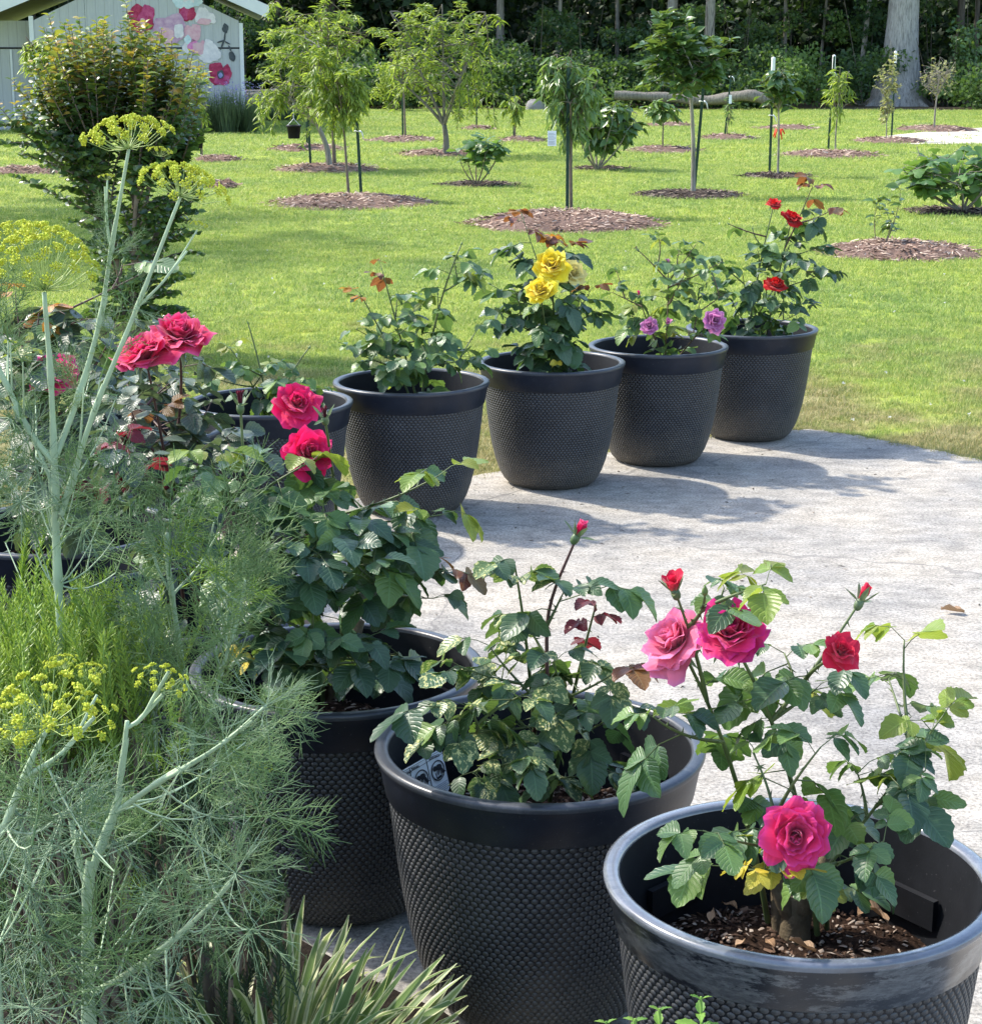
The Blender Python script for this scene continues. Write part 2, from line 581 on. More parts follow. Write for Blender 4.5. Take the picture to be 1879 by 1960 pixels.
def mat_concrete():
    m, nt, out = new_mat('weathered concrete')
    geo = N(nt, 'NewGeometry')
    P = geo.outputs['Position']
    mp = N(nt, 'Mapping')
    mp.inputs['Scale'].default_value = (1.0, 1.5, 1)
    mp.inputs['Rotation'].default_value = (0, 0, .12)
    nt.links.new(P, mp.inputs[0])
    big = noise(nt, P, 1.6, 5, .6)
    mid = noise(nt, mp.outputs[0], 9, 6, .7)
    fine = noise(nt, P, 95, 4, .8)
    fine2 = noise(nt, mp.outputs[0], 60, 4, .7)
    c = ramp(nt, mid, [(.30, (.235, .22, .195)), (.50, (.355, .335, .30)), (.70, (.46, .437, .395))])
    c = mixc(nt, .8, c, ramp(nt, big, [(.36, (.56, .58, .62)), (.46, (.86, .86, .86)), (.62, (1.08, 1.04, .97))]), 'MULTIPLY')
    c = mixc(nt, .85, c, ramp(nt, fine, [(.38, (.42, .42, .43)), (.5, (.95, .95, .95)), (.62, (1.28, 1.28, 1.26))]), 'MULTIPLY')
    c = mixc(nt, .35, c, ramp(nt, fine2, [(.35, (.72, .72, .74)), (.6, (1.1, 1.1, 1.08))]), 'MULTIPLY')
    # small dark stains
    vo = N(nt, 'TexVoronoi')
    vo.inputs['Scale'].default_value = 1.1
    wob = N(nt, 'Mapping')
    wob.inputs['Scale'].default_value = (1, .8, 1)
    nt.links.new(P, wob.inputs[0])
    nt.links.new(wob.outputs[0], vo.inputs['Vector'])
    dist = math_n(nt, 'ADD', vo.outputs['Distance'], math_n(nt, 'MULTIPLY', noise(nt, P, 26, 3), .10))
    stain = math_n(nt, 'LESS_THAN', dist, .085)
    c = mixc(nt, math_n(nt, 'MULTIPLY', stain, .6), c, (.13, .125, .12))
    # hairline cracks
    vc = N(nt, 'TexVoronoi', feature='DISTANCE_TO_EDGE')
    vc.inputs['Scale'].default_value = .42
    wm = N(nt, 'VectorMath', operation='ADD')
    nzv = nt.nodes.new('ShaderNodeTexNoise')
    nzv.inputs['Scale'].default_value = 3.0
    nt.links.new(P, nzv.inputs['Vector'])
    sc = N(nt, 'VectorMath', operation='SCALE')
    sc.inputs['Scale'].default_value = .35
    nt.links.new(nzv.outputs['Color'], sc.inputs[0])
    nt.links.new(P, wm.inputs[0])
    nt.links.new(sc.outputs[0], wm.inputs[1])
    nt.links.new(wm.outputs[0], vc.inputs['Vector'])
    crack = math_n(nt, 'LESS_THAN', vc.outputs['Distance'], .0022)
    c = mixc(nt, math_n(nt, 'MULTIPLY', crack, .5), c, (.12, .115, .11))
    h = math_n(nt, 'ADD', math_n(nt, 'MULTIPLY', fine, .7), math_n(nt, 'MULTIPLY', fine2, .5))
    principled(nt, out, c, .85, .25, bump(nt, h, .55, .006))
    return m


def mat_soil(name, cols, scale=70):
    m, nt, out = new_mat(name)
    geo = N(nt, 'NewGeometry')
    f = noise(nt, geo.outputs['Position'], scale, 6, .75)
    principled(nt, out, ramp(nt, f, [(.3, cols[0]), (.55, cols[1]), (.72, cols[2])]), .95, .1, bump(nt, f, .9, .02))
    return m


def mat_pot(name, base, rough, worn=0.0, dust=.3, tape=False, dirt=0.0, spec=.42):
    m, nt, out = new_mat(name)
    tc = N(nt, 'TexCoord')
    oi = nt.nodes.new('ShaderNodeObjectInfo')
    vm = N(nt, 'VectorMath', operation='ADD')
    nt.links.new(tc.outputs['Object'], vm.inputs[0])
    cb = N(nt, 'CombineXYZ')
    nt.links.new(math_n(nt, 'MULTIPLY', oi.outputs['Random'], 30.0), cb.inputs[0])
    nt.links.new(cb.outputs[0], vm.inputs[1])
    P = vm.outputs[0]
    f = noise(nt, P, 9, 6, .7)
    c = ramp(nt, f, [(.35, base), (.75, tuple(x * (1 + dust) + .004 for x in base))])
    sp = noise(nt, P, 150, 2, .5)
    c = mixc(nt, math_n(nt, 'MULTIPLY', math_n(nt, 'GREATER_THAN', sp, .72), .35), c, (.12, .12, .125))
    r = rough
    if worn:
        # cloudy scuffs
        w = ramp(nt, noise(nt, P, 5, 8, .78), [(.56, (0, 0, 0)), (.66, (1, 1, 1))])
        c = mixc(nt, math_n(nt, 'MULTIPLY', w, worn), c, (.16, .165, .175))
    if tape:
        mp = N(nt, 'Mapping')
        mp.inputs['Scale'].default_value = (1, 1, 3.5)
        nt.links.new(tc.outputs['Object'], mp.inputs[0])
        w = ramp(nt, noise(nt, mp.outputs[0], 6, 9, .8), [(.50, (0, 0, 0)), (.53, (1, 1, 1))])
        w2 = ramp(nt, noise(nt, mp.outputs[0], 40, 5, .8), [(.42, (0, 0, 0)), (.6, (1, 1, 1))])
        ww = math_n(nt, 'MULTIPLY', w, math_n(nt, 'MULTIPLY_ADD', w2, .6, .4))
        c = mixc(nt, math_n(nt, 'MULTIPLY', ww, .5), c, (.20, .215, .23))
    if dirt:                 # soil splashed up from the ground
        sz_ = N(nt, 'SeparateXYZ')
        nt.links.new(tc.outputs['Object'], sz_.inputs[0])
        lvl = math_n(nt, 'SUBTRACT', math_n(nt, 'MULTIPLY', noise(nt, P, 7, 5, .7), .30), sz_.outputs[2])
        sm = N(nt, 'MapRange')
        sm.inputs[1].default_value, sm.inputs[2].default_value = -.03, .13
        nt.links.new(lvl, sm.inputs[0])
        gr = math_n(nt, 'MULTIPLY', sm.outputs[0], ramp(nt, noise(nt, P, 60, 5, .75), [(.35, (.25, .25, .25)), (.62, (1, 1, 1))]))
        c = mixc(nt, math_n(nt, 'MULTIPLY', gr, dirt), c, (.115, .10, .08))
    p = principled(nt, out, c, r, spec, bump(nt, noise(nt, P, 200, 3, .6), .08, .003))
    if tape:
        p.inputs['Coat Weight'].default_value = .8
        p.inputs['Coat Roughness'].default_value = .18
    return m


M_['lawn'] = mat_lawn_ground()
M_['grass'] = mat_grass()
M_['concrete'] = mat_concrete()
M_['bed_soil'] = mat_soil('garden bed soil', [(.010, .008, .006), (.022, .017, .013), (.045, .036, .028)], 45)  # soil tone darkened further to imitate deep shade under the fennel
M_['pot_soil'] = mat_soil('potting mix', [(.012, .008, .006), (.045, .026, .018), (.11, .068, .046)], 110)
M_['forest_floor'] = mat_soil('forest floor', [(.05, .04, .025), (.09, .07, .045), (.14, .11, .075)], 4)
M_['sand'] = mat_soil('pale sand', [(.40, .36, .28), (.52, .48, .40), (.62, .58, .50)], 14)
M_['mulch_brown'] = mat_soil('brown mulch', [(.08, .052, .042), (.18, .12, .095), (.31, .22, .175)], 28)
M_['mulch_dark'] = mat_soil('dark mulch', [(.018, .014, .013), (.05, .038, .033), (.11, .085, .07)], 28)
M_['chip_brown'] = leafmat('brown wood chip', [(.11, .068, .052), (.22, .145, .11), (.33, .23, .175), (.50, .40, .32)], 0, veins=False, rough=.85, spec=.15)
M_['chip_dark'] = leafmat('dark wood chip', [(.022, .017, .015), (.06, .045, .036), (.10, .075, .06), (.22, .18, .14)], 0, veins=False, rough=.85, spec=.15)
M_['chip_soil'] = leafmat('bark bits', [(.014, .009, .007), (.035, .021, .015), (.07, .042, .028), (.13, .08, .055), (.30, .25, .21)], 0, veins=False, rough=.85, spec=.15)
M_['dry_leaf'] = leafmat('dry leaf', [(.30, .19, .11), (.42, .29, .19), (.22, .13, .07)], .15, (.4, .25, .12), .7, .2)
M_['pot_body'] = mat_pot('dark slate pot wall', (.0055, .0068, .010), .45, dust=.5, dirt=.8)
M_['pot_in'] = mat_pot('dark pot interior', (.0045, .0055, .008), .62, dust=.6, spec=.22)
M_['pot_band'] = mat_pot('dark navy pot band', (.0060, .0095, .0185), .40, worn=.07, dust=.6)
M_['pot_tape'] = mat_pot('pot band under clear film', (.008, .011, .017), .34, dust=.6, tape=True)
M_['pot_lip'] = mat_pot('pot lip', (.030, .034, .042), .34, worn=.25, dust=.8)
M_['pot_lip_tape'] = mat_pot('pot lip under clear film', (.085, .095, .115), .22, dust=.8, tape=True)
M_['pot_bump'] = mat_pot('charcoal honeycomb', (.034, .035, .038), .42, worn=.14, dust=.6, dirt=.9)
# ------------------------------------------------------------------ leaf, petal and other small prototypes
def leaf_geom(w=.36, ny=8, cols=(-1, -.5, 0, .5, 1), fold=.25, droop=.2, serr=0.0, p=.8, q=.85, ruf=.02, seed=0):
    v = np.linspace(0, 1, ny + 1)
    hw = w * np.sin(np.pi * v ** p) ** q
    if serr:
        hw[1::2] *= 1 + serr
        hw[2::2] *= 1 - serr
    hw[0] = hw[-1] = .006
    u = np.asarray(cols, float)
    X = u[None] * hw[:, None]
    Y = np.repeat(v[:, None], len(u), 1)
    if serr:
        Y = Y + np.where(np.abs(u) > .9, .035, 0)[None] * (np.arange(ny + 1) % 2)[:, None]
    Z = fold * np.abs(X) - droop * v[:, None] ** 2 + ruf * np.sin(8 * v[:, None] + seed * 2 + u[None] * 2) * np.abs(u)[None]
    V = np.stack([X, Y, Z], -1).reshape(-1, 3)
    uv = np.stack([np.repeat((u[None] + 1) / 2, ny + 1, 0), np.repeat(v[:, None], len(u), 1)], -1).reshape(-1, 2)
    return V, grid_faces(ny + 1, len(u)), uv


def geo_mesh(name, geo, mat, smooth=True):
    return MB().add(geo[0], geo[1], geo[2]).mesh(name, mat, smooth=smooth)


ROSE_G = [leaf_geom(.37 + .03 * (i % 3), 10, fold=f, droop=d, serr=.05, q=.72, seed=i) for i, (f, d) in enumerate([(.12, .12), (.25, .22), (.32, .35), (.15, .45), (.05, .05), (.38, .15)])]
ROSE_FAR_G = [leaf_geom(.38, 5, (-1, 0, 1), fold=f, droop=d, seed=i) for i, (f, d) in enumerate([(.2, .15), (.4, .3), (.1, .45)])]
LANCE_G = [leaf_geom(.12, 5, (-1, 0, 1), fold=.5, droop=d, p=.75, q=.8, ruf=.01, seed=i) for i, d in enumerate((.15, .35, .6))]
BROAD_G = [leaf_geom(.24, 4, (-1, 0, 1), fold=.4, droop=d, p=.95, q=.8, ruf=.03, seed=i) for i, d in enumerate((.1, .25, .4))]
SMALL_G = [leaf_geom(.30, 3, (-1, 0, 1), fold=.4, droop=d, p=.85, q=.8, seed=i) for i, d in enumerate((.1, .3))]


def fig_geom(seed):
    """lobed leaf, midrib along +Y"""
    n = 26
    th = np.linspace(-2.5, 2.5, n)
    r = .30 + .26 * np.maximum(0, np.cos(th * 2.55)) ** .7 * (1 - .12 * np.abs(th))
    x, y = r * np.sin(th), .36 + r * np.cos(th) * 1.05
    rim = np.stack([x, y, -.16 * (x * x + (y - .35) ** 2) * 2 + .03 * np.sin(th * 4 + seed)], -1)
    V = np.concatenate([[[0, 0, 0]], [[0, .36, .05]], rim])
    j = np.arange(n - 1)
    F = np.concatenate([np.stack([np.full(n - 1, 1), 2 + j + 1, 2 + j], -1), [[1, 2, 0], [1, 0, 2 + n - 1]]])
    return V, F, np.stack([V[:, 0] + .5, np.clip(V[:, 1], 0, 1)], -1)


FIG_G = [fig_geom(i) for i in range(3)]
_mesh_cache = {}


def leaf_meshes(kind, geos, mat):
    key = (kind, mat)
    if key not in _mesh_cache:
        _mesh_cache[key] = [geo_mesh('leaf', g, M_[mat]) for g in geos]
    return _mesh_cache[key]


def petal_geom(s, seed):
    ny, nx = 7, 7
    r_ = np.random.default_rng(100 + seed + int(s * 50))
    Ln = .60 + .42 * s
    v = np.linspace(0, 1, ny)
    u = np.linspace(-1, 1, nx)
    a = np.radians(3 + 52 * s) + np.radians(-34 + 102 * s) * v ** 1.8
    dv = Ln / (ny - 1)
    r = .02 + .03 * s + np.concatenate([[0], np.cumsum(np.sin((a[1:] + a[:-1]) / 2) * dv)])
    z = np.concatenate([[0], np.cumsum(np.cos((a[1:] + a[:-1]) / 2) * dv)])
    W = .30 + .36 * s
    hw = W * np.sqrt(np.clip(1 - ((v - .62) / .63) ** 2, 0.02, 1))
    ve = v[:, None] * (1 - .16 * u[None] ** 2)
    X = u[None] * hw[:, None]
    rr = np.interp(ve, v, r)
    zz = np.interp(ve, v, z)
    Rc = np.maximum(rr, .05 + .11 * s) * (.8 + 1.45 * s) + .02 + .03 * s
    ph = X / Rc
    xx = Rc * np.sin(ph)
    yy = rr - Rc * (1 - np.cos(ph))
    k1, k2 = r_.uniform(0, 6), r_.uniform(0, 6)
    amp = (.015 + .105 * s) * v[:, None] ** 2.5
    yy = yy + amp * np.sin(4.2 * u[None] + k1)
    zz = zz + amp * 1.1 * np.sin(5.5 * u[None] + k2)
    V = np.stack([xx, yy, zz], -1).reshape(-1, 3)
    uv = np.stack([np.repeat((u[None] + 1) / 2, ny, 0), np.repeat(v[:, None], nx, 1)], -1).reshape(-1, 2)
    return V, grid_faces(ny, nx), uv


def petal_meshes(mat):
    key = ('petal', mat)
    if key not in _mesh_cache:
        _mesh_cache[key] = [[geo_mesh('petal', petal_geom(s, k), M_[mat]) for k in range(2)] for s in np.linspace(0, 1, 6)]
    return _mesh_cache[key]


def calyx_mesh(slim=1.0):
    mb = MB()
    mb.add(*tube([(0, 0, -.30), (0, 0, -.22), (0, 0, -.10), (0, 0, 0), (0, 0, .05)], np.array([.05, .12, .15, .13, .06]) * slim, 8))
    sep = leaf_geom(.13, 5, (-1, 0, 1), fold=.6, droop=.5, p=.6)
    for k in range(5):
        a = k * 2 * np.pi / 5
        d = np.array([math.cos(a) * .8, math.sin(a) * .8, -.35])
        mb.instance(sep, place([(.1 * math.cos(a), .1 * math.sin(a), -.02)], d, [[math.cos(a), math.sin(a), 2]], .62), r=.3)
    return mb.mesh('calyx', M_['sepal'])


def bud_calyx_mesh():
    mb = MB()
    mb.add(*tube([(0, 0, -.42), (0, 0, -.34), (0, 0, -.18), (0, 0, 0), (0, 0, .08)], [.06, .15, .19, .17, .08], 8))
    sep = leaf_geom(.15, 5, (-1, 0, 1), fold=.5, droop=-.1, p=.6)
    for k in range(5):
        a = k * 2 * np.pi / 5 + .3
        out = .55 + .5 * (k % 2)
        mb.instance(sep, place([(.12 * math.cos(a), .12 * math.sin(a), -.05)], [math.cos(a) * out, math.sin(a) * out, .75 - .5 * (k % 2)],
                               [[-math.cos(a), -math.sin(a), .6]], .8), r=.3)
    return mb.mesh('bud_calyx', M_['sepal'])


CALYX, BUD_CALYX = calyx_mesh(), bud_calyx_mesh()
GREEN_BUD = MB().add(*tube([(0, 0, 0), (0, 0, .12), (0, 0, .32), (0, 0, .55), (0, 0, .8), (0, 0, 1.05), (0, 0, 1.3)], [.07, .17, .27, .29, .22, .10, .03], 9)).mesh('green_bud', M_['bud_green'])


def basis(pos, axis, s, roll=0.0):
    """local +Z along axis"""
    z = norm(axis)
    x = norm(np.cross([0.3, .9, .1], z))
    y = np.cross(z, x)
    c, n = math.cos(roll), math.sin(roll)
    M = np.eye(4)
    M[:3, 0], M[:3, 1], M[:3, 2] = (x * c + y * n) * s, (y * c - x * n) * s, z * s
    M[:3, 3] = pos
    return M


def bloom(parent, pos, axis, rad, npet, mat, smax=1.0, r_=None, name='bloom', smin=0.0):
    rad = rad * (1.18 if smax > .4 else 1.3)
    npet = int(npet * 1.3) if smax > .4 else npet
    M = basis(np.asarray(pos), axis, rad, r_.uniform(0, 6))
    c = child(parent, name, CALYX if smax > .4 else BUD_CALYX, M)
    P = petal_meshes(mat)
    for i in range(npet):
        s = smin + (smax - smin) * (i / max(1, npet - 1)) ** 1.05
        si = min(5, int(round(s * 5)))
        a = i * 2.39996 + r_.uniform(-.25, .25)
        sc = r_.uniform(.8, 1.12)
        tilt = r_.uniform(-.2, .2) * (.3 + s)
        ca, sa, ct, st = math.cos(a), math.sin(a), math.cos(tilt), math.sin(tilt)
        Rz = np.array([[ca, -sa, 0], [sa, ca, 0], [0, 0, 1]])
        Rx = np.array([[1, 0, 0], [0, ct, -st], [0, st, ct]])
        Q = np.eye(4)
        Q[:3, :3] = Rz @ Rx * sc
        Q[:3, 3] = (0, 0, .02 - .10 * s)
        child(c, 'petal', P[si][r_.integers(0, 2)], Q)
    return c


# ------------------------------------------------------------------ rose bushes
def rose_bush(label, base, tips, ls, mats, seed, cane='cane', near=True, nodes=.045, group='rose bushes in pots', loose=0, spread=.05, t0=.22, cmax=300):
    """tips: list of (point, kind, options); each ends one cane. kinds: None, bloom, bud, green, shoot"""
    r_ = np.random.default_rng(seed)
    ls, nodes, loose = ls * 1.1, nodes * (1.5 if near else 1.2), loose // 2
    base = np.asarray(base, float)
    root = empty('rose_bush', base, label, 'rose bush', group)
    L = []                       # leaflets: position, direction, normal, scale, material
    st0, st1, sr = [], [], []
    older = []
    for ti, tip in enumerate(tips):
        pt, kind, op = tip[0] - base, tip[1], (tip[2] if len(tip) > 2 else {})
        h = max(.1, pt[2])
        side = len(older) >= 3 and 'via' not in op and ti != len(tips)
        if side:                 # later canes fork from the nearest earlier one
            cand = np.concatenate([c[int(len(c) * .3):int(len(c) * .8)] for c in older])
            cand = cand[cand[:, 2] < pt[2] - .05]
            side = len(cand) > 0
        if side:
            dv = (cand - pt) * [1.5, 1.5, .8]
            b0 = cand[np.argmin(np.linalg.norm(dv, axis=1) + r_.uniform(0, .10, len(cand)))]
            mid = b0 + (pt - b0) * .5 + np.array([r_.uniform(-.02, .02), r_.uniform(-.02, .02), -.06 * np.linalg.norm((pt - b0)[:2])])
        else:
            b0 = np.array([r_.uniform(-1, 1) * spread, r_.uniform(-1, 1) * spread, 0])
        if not side:
            mid = b0 + (pt - b0) * .45 + np.array([r_.uniform(-.03, .03), r_.uniform(-.03, .03), .16 * h])
        if 'via' in op:
            P = smoothpath([b0] + [v - base for v in op['via']] + [pt], 6)
        else:
            P = bezier(b0, mid, pt, 14)
        older.append(P)
        r0 = op.get('r', (.0042 if near else .0036) + .0018 * min(1, h)) * (.72 if side else 1)
        rad = np.linspace(r0, r0 * (.34 if kind == 'shoot' else .45), len(P))
        V, F, uv = tube(P, rad, 7)
        mb = MB().add(V, F, uv)
        if near:
            k = r_.integers(1, len(P) - 2, 9)
            th = norm(r_.normal(size=(9, 3)))
            q = P[k]
            mb.add(*sticks(q, q + th * .011, .0022, .0002))
        child(root, 'cane', mb.mesh('cane', M_[op.get('cane', cane)]))
        seg = np.concatenate([[0], np.cumsum(np.linalg.norm(np.diff(P, axis=0), axis=1))])
        tot = seg[-1]
        s, az = tot * (op.get('t0', t0) if not side else .14 + .3 * (op.get('t0', t0) > .5)), r_.uniform(0, 6.28)
        end = tot - (op.get('bare', .05) if kind in ('bloom', 'bud', 'green') else 0.0)
        step = op.get('step', nodes)
        while s < end:
            p = np.array([np.interp(s, seg, P[:, i]) for i in range(3)])
            f = s / tot
            az += 2.4 + r_.uniform(-.5, .5)
            el = r_.uniform(-.35, .55) + (.4 if f > .9 else 0)
            o = norm([math.cos(az), math.sin(az), el])
            k = ls * r_.uniform(.75, 1.15) * (op.get('ls', 1.0)) * (.72 if f > .85 and kind != None else 1)
            ym = op.get('young')
            mat = ym if (ym and f > op.get('yf', .8)) else (r_.choice(mats[1]) if r_.random() < mats[2] else mats[0])
            compound(L, st0, st1, sr, p, o, k, mat, r_)
            s += step * r_.uniform(.7, 1.3)
        axis = norm(P[-1] - P[-3])
        if kind == 'shoot':
            for q_ in range(2):
                o = norm(axis * .8 + np.array([math.cos(az + q_ * 2.1), math.sin(az + q_ * 2.1), .1]))
                compound(L, st0, st1, sr, P[-1 - q_ % 2], o, ls * op.get('ls', 1.0) * r_.uniform(.6, .85), op.get('young') or mats[0], r_)
        if kind == 'bloom':
            bloom(root, pt, norm(axis * .4 + norm(op.get('axis', (0, -.5, .8)))), op['rad'], op.get('n', 24), op['mat'], 1.0, r_)
        elif kind == 'bud':
            bloom(root, pt, norm(axis + np.asarray(op.get('axis', (0, 0, .3)))), op['rad'], op.get('n', 8), op['mat'], op.get('smax', .16), r_, 'rose_bud')
        elif kind == 'green':
            child(root, 'rose_bud', GREEN_BUD, basis(pt, axis, op.get('rad', .012)))
    for _ in range(loose):       # extra leaves on side twigs through the middle of the bush
        src = older[r_.integers(0, len(older))]
        i = r_.integers(int(len(src) * .2), len(src) - 1)
        az = r_.uniform(0, 6.28)
        d = norm([math.cos(az), math.sin(az), r_.uniform(-.1, .5)])
        q = src[i] + d * r_.uniform(.02, .06)
        st0.append(src[i]); st1.append(q); sr.append(.0016)
        mat = r_.choice(mats[1]) if r_.random() < mats[2] else mats[0]
        compound(L, st0, st1, sr, q, d, ls * r_.uniform(.8, 1.1), mat, r_)
    if st0:
        child(root, 'leaf_stalk', MB().add(*sticks(st0, st1, sr, np.array(sr) * .7)).mesh('leaf_stalk', M_[cane]), kind='stuff')
    def clear(p):            # nothing grows through a planter wall or over the sticker
        w = p + base
        for (x, y) in POTS.values():
            q = math.hypot(w[0] - x, w[1] - y)
            if w[2] < PH + .02 and .215 < q < .40:
                return False
        return np.linalg.norm(w - STICKER) > .115
    L = [l for l in L if clear(l[0] + l[1] * l[3] * .6)]
    put_leaves(root, base, L, 'rose' if near else 'rosefar', ROSE_G if near else ROSE_FAR_G, r_, cmax)
    return root


def compound(L, st0, st1, sr, p, o, k, mat, r_):
    """a rose leaf: stalk with five (or three) leaflets"""
    droop = r_.uniform(.15, .7)
    Lr = k * r_.uniform(.8, 1.25)
    e1 = p + o * Lr * .5
    o2 = norm(o + np.array([0, 0, -droop]))
    e2 = e1 + o2 * Lr * .5
    side = norm(np.cross(o, [0, 0, 1]))
    up = np.cross(side, o2)
    st0 += [p, e1]; st1 += [e1, e2]; sr += [k * .022, k * .018]
    npair = 2 if r_.random() < .7 else 1
    for j in range(npair):
        t = .55 if j else 1.0
        q = e1 + o2 * Lr * .5 * (.75 if not j else .1)
        for sg in (-1, 1):
            d = norm(o2 * .45 + side * sg + np.array([0, 0, -r_.uniform(0, .7)]))
            n = norm(up + r_.normal(0, .28, 3))
            L.append((q, d, n, k * r_.uniform(.62, .98) * (1 if not j else .85), mat))
    L.append((e2, norm(o2 + np.array([0, 0, -r_.uniform(0, .5)])), norm(up + r_.normal(0, .22, 3)), k * r_.uniform(.95, 1.15), mat))


def put_leaves(root, base, L, kind, geos, r_, cmax, partname='leaf'):
    """the cmax leaves that show largest become parts of their own, the rest one part"""
    if not L:
        return
    pos = np.array([l[0] for l in L]); d = np.array([l[1] for l in L]); n = np.array([l[2] for l in L])
    sc = np.array([l[3] for l in L])
    M = place(pos, d, n, sc)
    size = sc / (np.linalg.norm(pos + base - [0, 0, HC], axis=1))
    order = np.argsort(-size)
    for i in order[:cmax]:
        ms = leaf_meshes(kind, geos, L[i][4])
        child(root, partname, ms[r_.integers(0, len(ms))], M[i])
    rest = order[cmax:]
    if len(rest):
        bym = {}
        for i in rest:
            bym.setdefault(L[i][4], []).append(i)
        mb, names = MB(), list(bym)
        for mi, nm in enumerate(names):
            idx = np.array(bym[nm])
            g = r_.integers(0, len(geos), len(idx))
            for k in range(len(geos)):
                mb.instance(geos[k], M[idx[g == k]], r_.random((g == k).sum()), mi)
        child(root, 'foliage', mb.mesh('foliage', [M_[x] for x in names]), kind='stuff')


# ------------------------------------------------------------------ planters
STICKER = at(806, 1470, 3.24)
PD, PH = .611, .510
PROF = [(.0, .010), (.155, .0), (.176, .006), (.196, .026), (.214, .060), (.230, .105), (.245, .165), (.257, .235), (.267, .310), (.274, .370), (.280, .425)]
BANDP = [(.2835, .425), (.2865, .428), (.296, .480), (.3035, .498)]
LIPP = [(.3035, .498), (.3055, .504), (.3045, .509), (.299, .5115), (.286, .5115), (.2805, .509), (.279, .503)]
INP = [(.279, .503), (.268, .42), (.258, .36), (.250, .30)]


def lathe(prof, n=96):
    prof = np.array(prof)
    th = np.linspace(0, 2 * np.pi, n, endpoint=False)
    V = np.stack([prof[:, 0:1] * np.cos(th), prof[:, 0:1] * np.sin(th), np.repeat(prof[:, 1:2], n, 1)], -1).reshape(-1, 3)
    return V, grid_faces(len(prof), n, True), np.stack([np.tile(np.arange(n) / n, len(prof)), np.repeat(np.linspace(0, 1, len(prof)), n)], -1)


def honeycomb():
    P = np.array(PROF[2:])
    seg = np.concatenate([[0], np.cumsum(np.linalg.norm(np.diff(P, axis=0), axis=1))])
    n, rows = 106, int(seg[-1] / .0098)
    a6 = np.arange(8) * np.pi / 4
    mb = MB()
    MV = []
    for k in range(rows):
        s = .006 + (seg[-1] - .012) * k / (rows - 1)
        r, z = np.interp(s, seg, P[:, 0]), np.interp(s, seg, P[:, 1])
        e = .004
        t = norm([np.interp(s + e, seg, P[:, 0]) - np.interp(s - e, seg, P[:, 0]), np.interp(s + e, seg, P[:, 1]) - np.interp(s - e, seg, P[:, 1])])
        th = (np.arange(n) + .5 * (k % 2)) * 2 * np.pi / n
        w = 2 * np.pi * r / n * .445
        c, sn, o = np.cos(th), np.sin(th), np.zeros(n)
        X = np.stack([-sn, c, o], -1)
        Y = np.stack([c * t[0], sn * t[0], o + t[1]], -1)
        Z = np.stack([c * t[1], sn * t[1], o - t[0]], -1)
        M = np.zeros((n, 4, 4))
        M[:, :3, 0], M[:, :3, 1], M[:, :3, 2] = X * w, Y * .0058, Z * .0023
        M[:, :3, 3] = np.stack([c * r, sn * r, o + z], -1) - Z * .0006
        M[:, 3, 3] = 1
        MV.append(M)
    ring = lambda q, h: np.stack([np.cos(a6) * q, np.sin(a6) * q, a6 * 0 + h], -1)
    V = np.concatenate([ring(1, 0), ring(.78, .86), [[0, 0, .96]]])
    j = np.arange(8)
    F = [np.stack([j, (j + 1) % 8, 8 + (j + 1) % 8, 8 + j], -1), np.stack([8 + j, 8 + (j + 1) % 8, np.full(8, 16)], -1)]
    mb.instance((V, F, np.zeros((17, 2))), np.concatenate(MV))
    return mb.mesh('honeycomb_relief', M_['pot_bump'])


POT_BODY = MB().add(*lathe(PROF)).mesh('pot_wall', M_['pot_body'])
POT_BAND = MB().add(*lathe(BANDP)).mesh('rim_band', M_['pot_band'])
POT_BAND_TAPE = MB().add(*lathe(BANDP)).mesh('rim_band', M_['pot_tape'])
POT_LIP = MB().add(*lathe(LIPP)).mesh('rim_lip', M_['pot_lip'])
POT_LIP_TAPE = MB().add(*lathe(LIPP)).mesh('rim_lip', M_['pot_lip_tape'])
POT_IN = MB().add(*lathe(INP)).mesh('inner_wall', M_['pot_in'])
POT_COMB = honeycomb()
GRIP = MB()
_v, _f = box(-.062, .062, -.006, .006, -.026, .026)
GRIP = GRIP.add(_v, _f).mesh('grip_plate', M_['pot_in'], smooth=False)


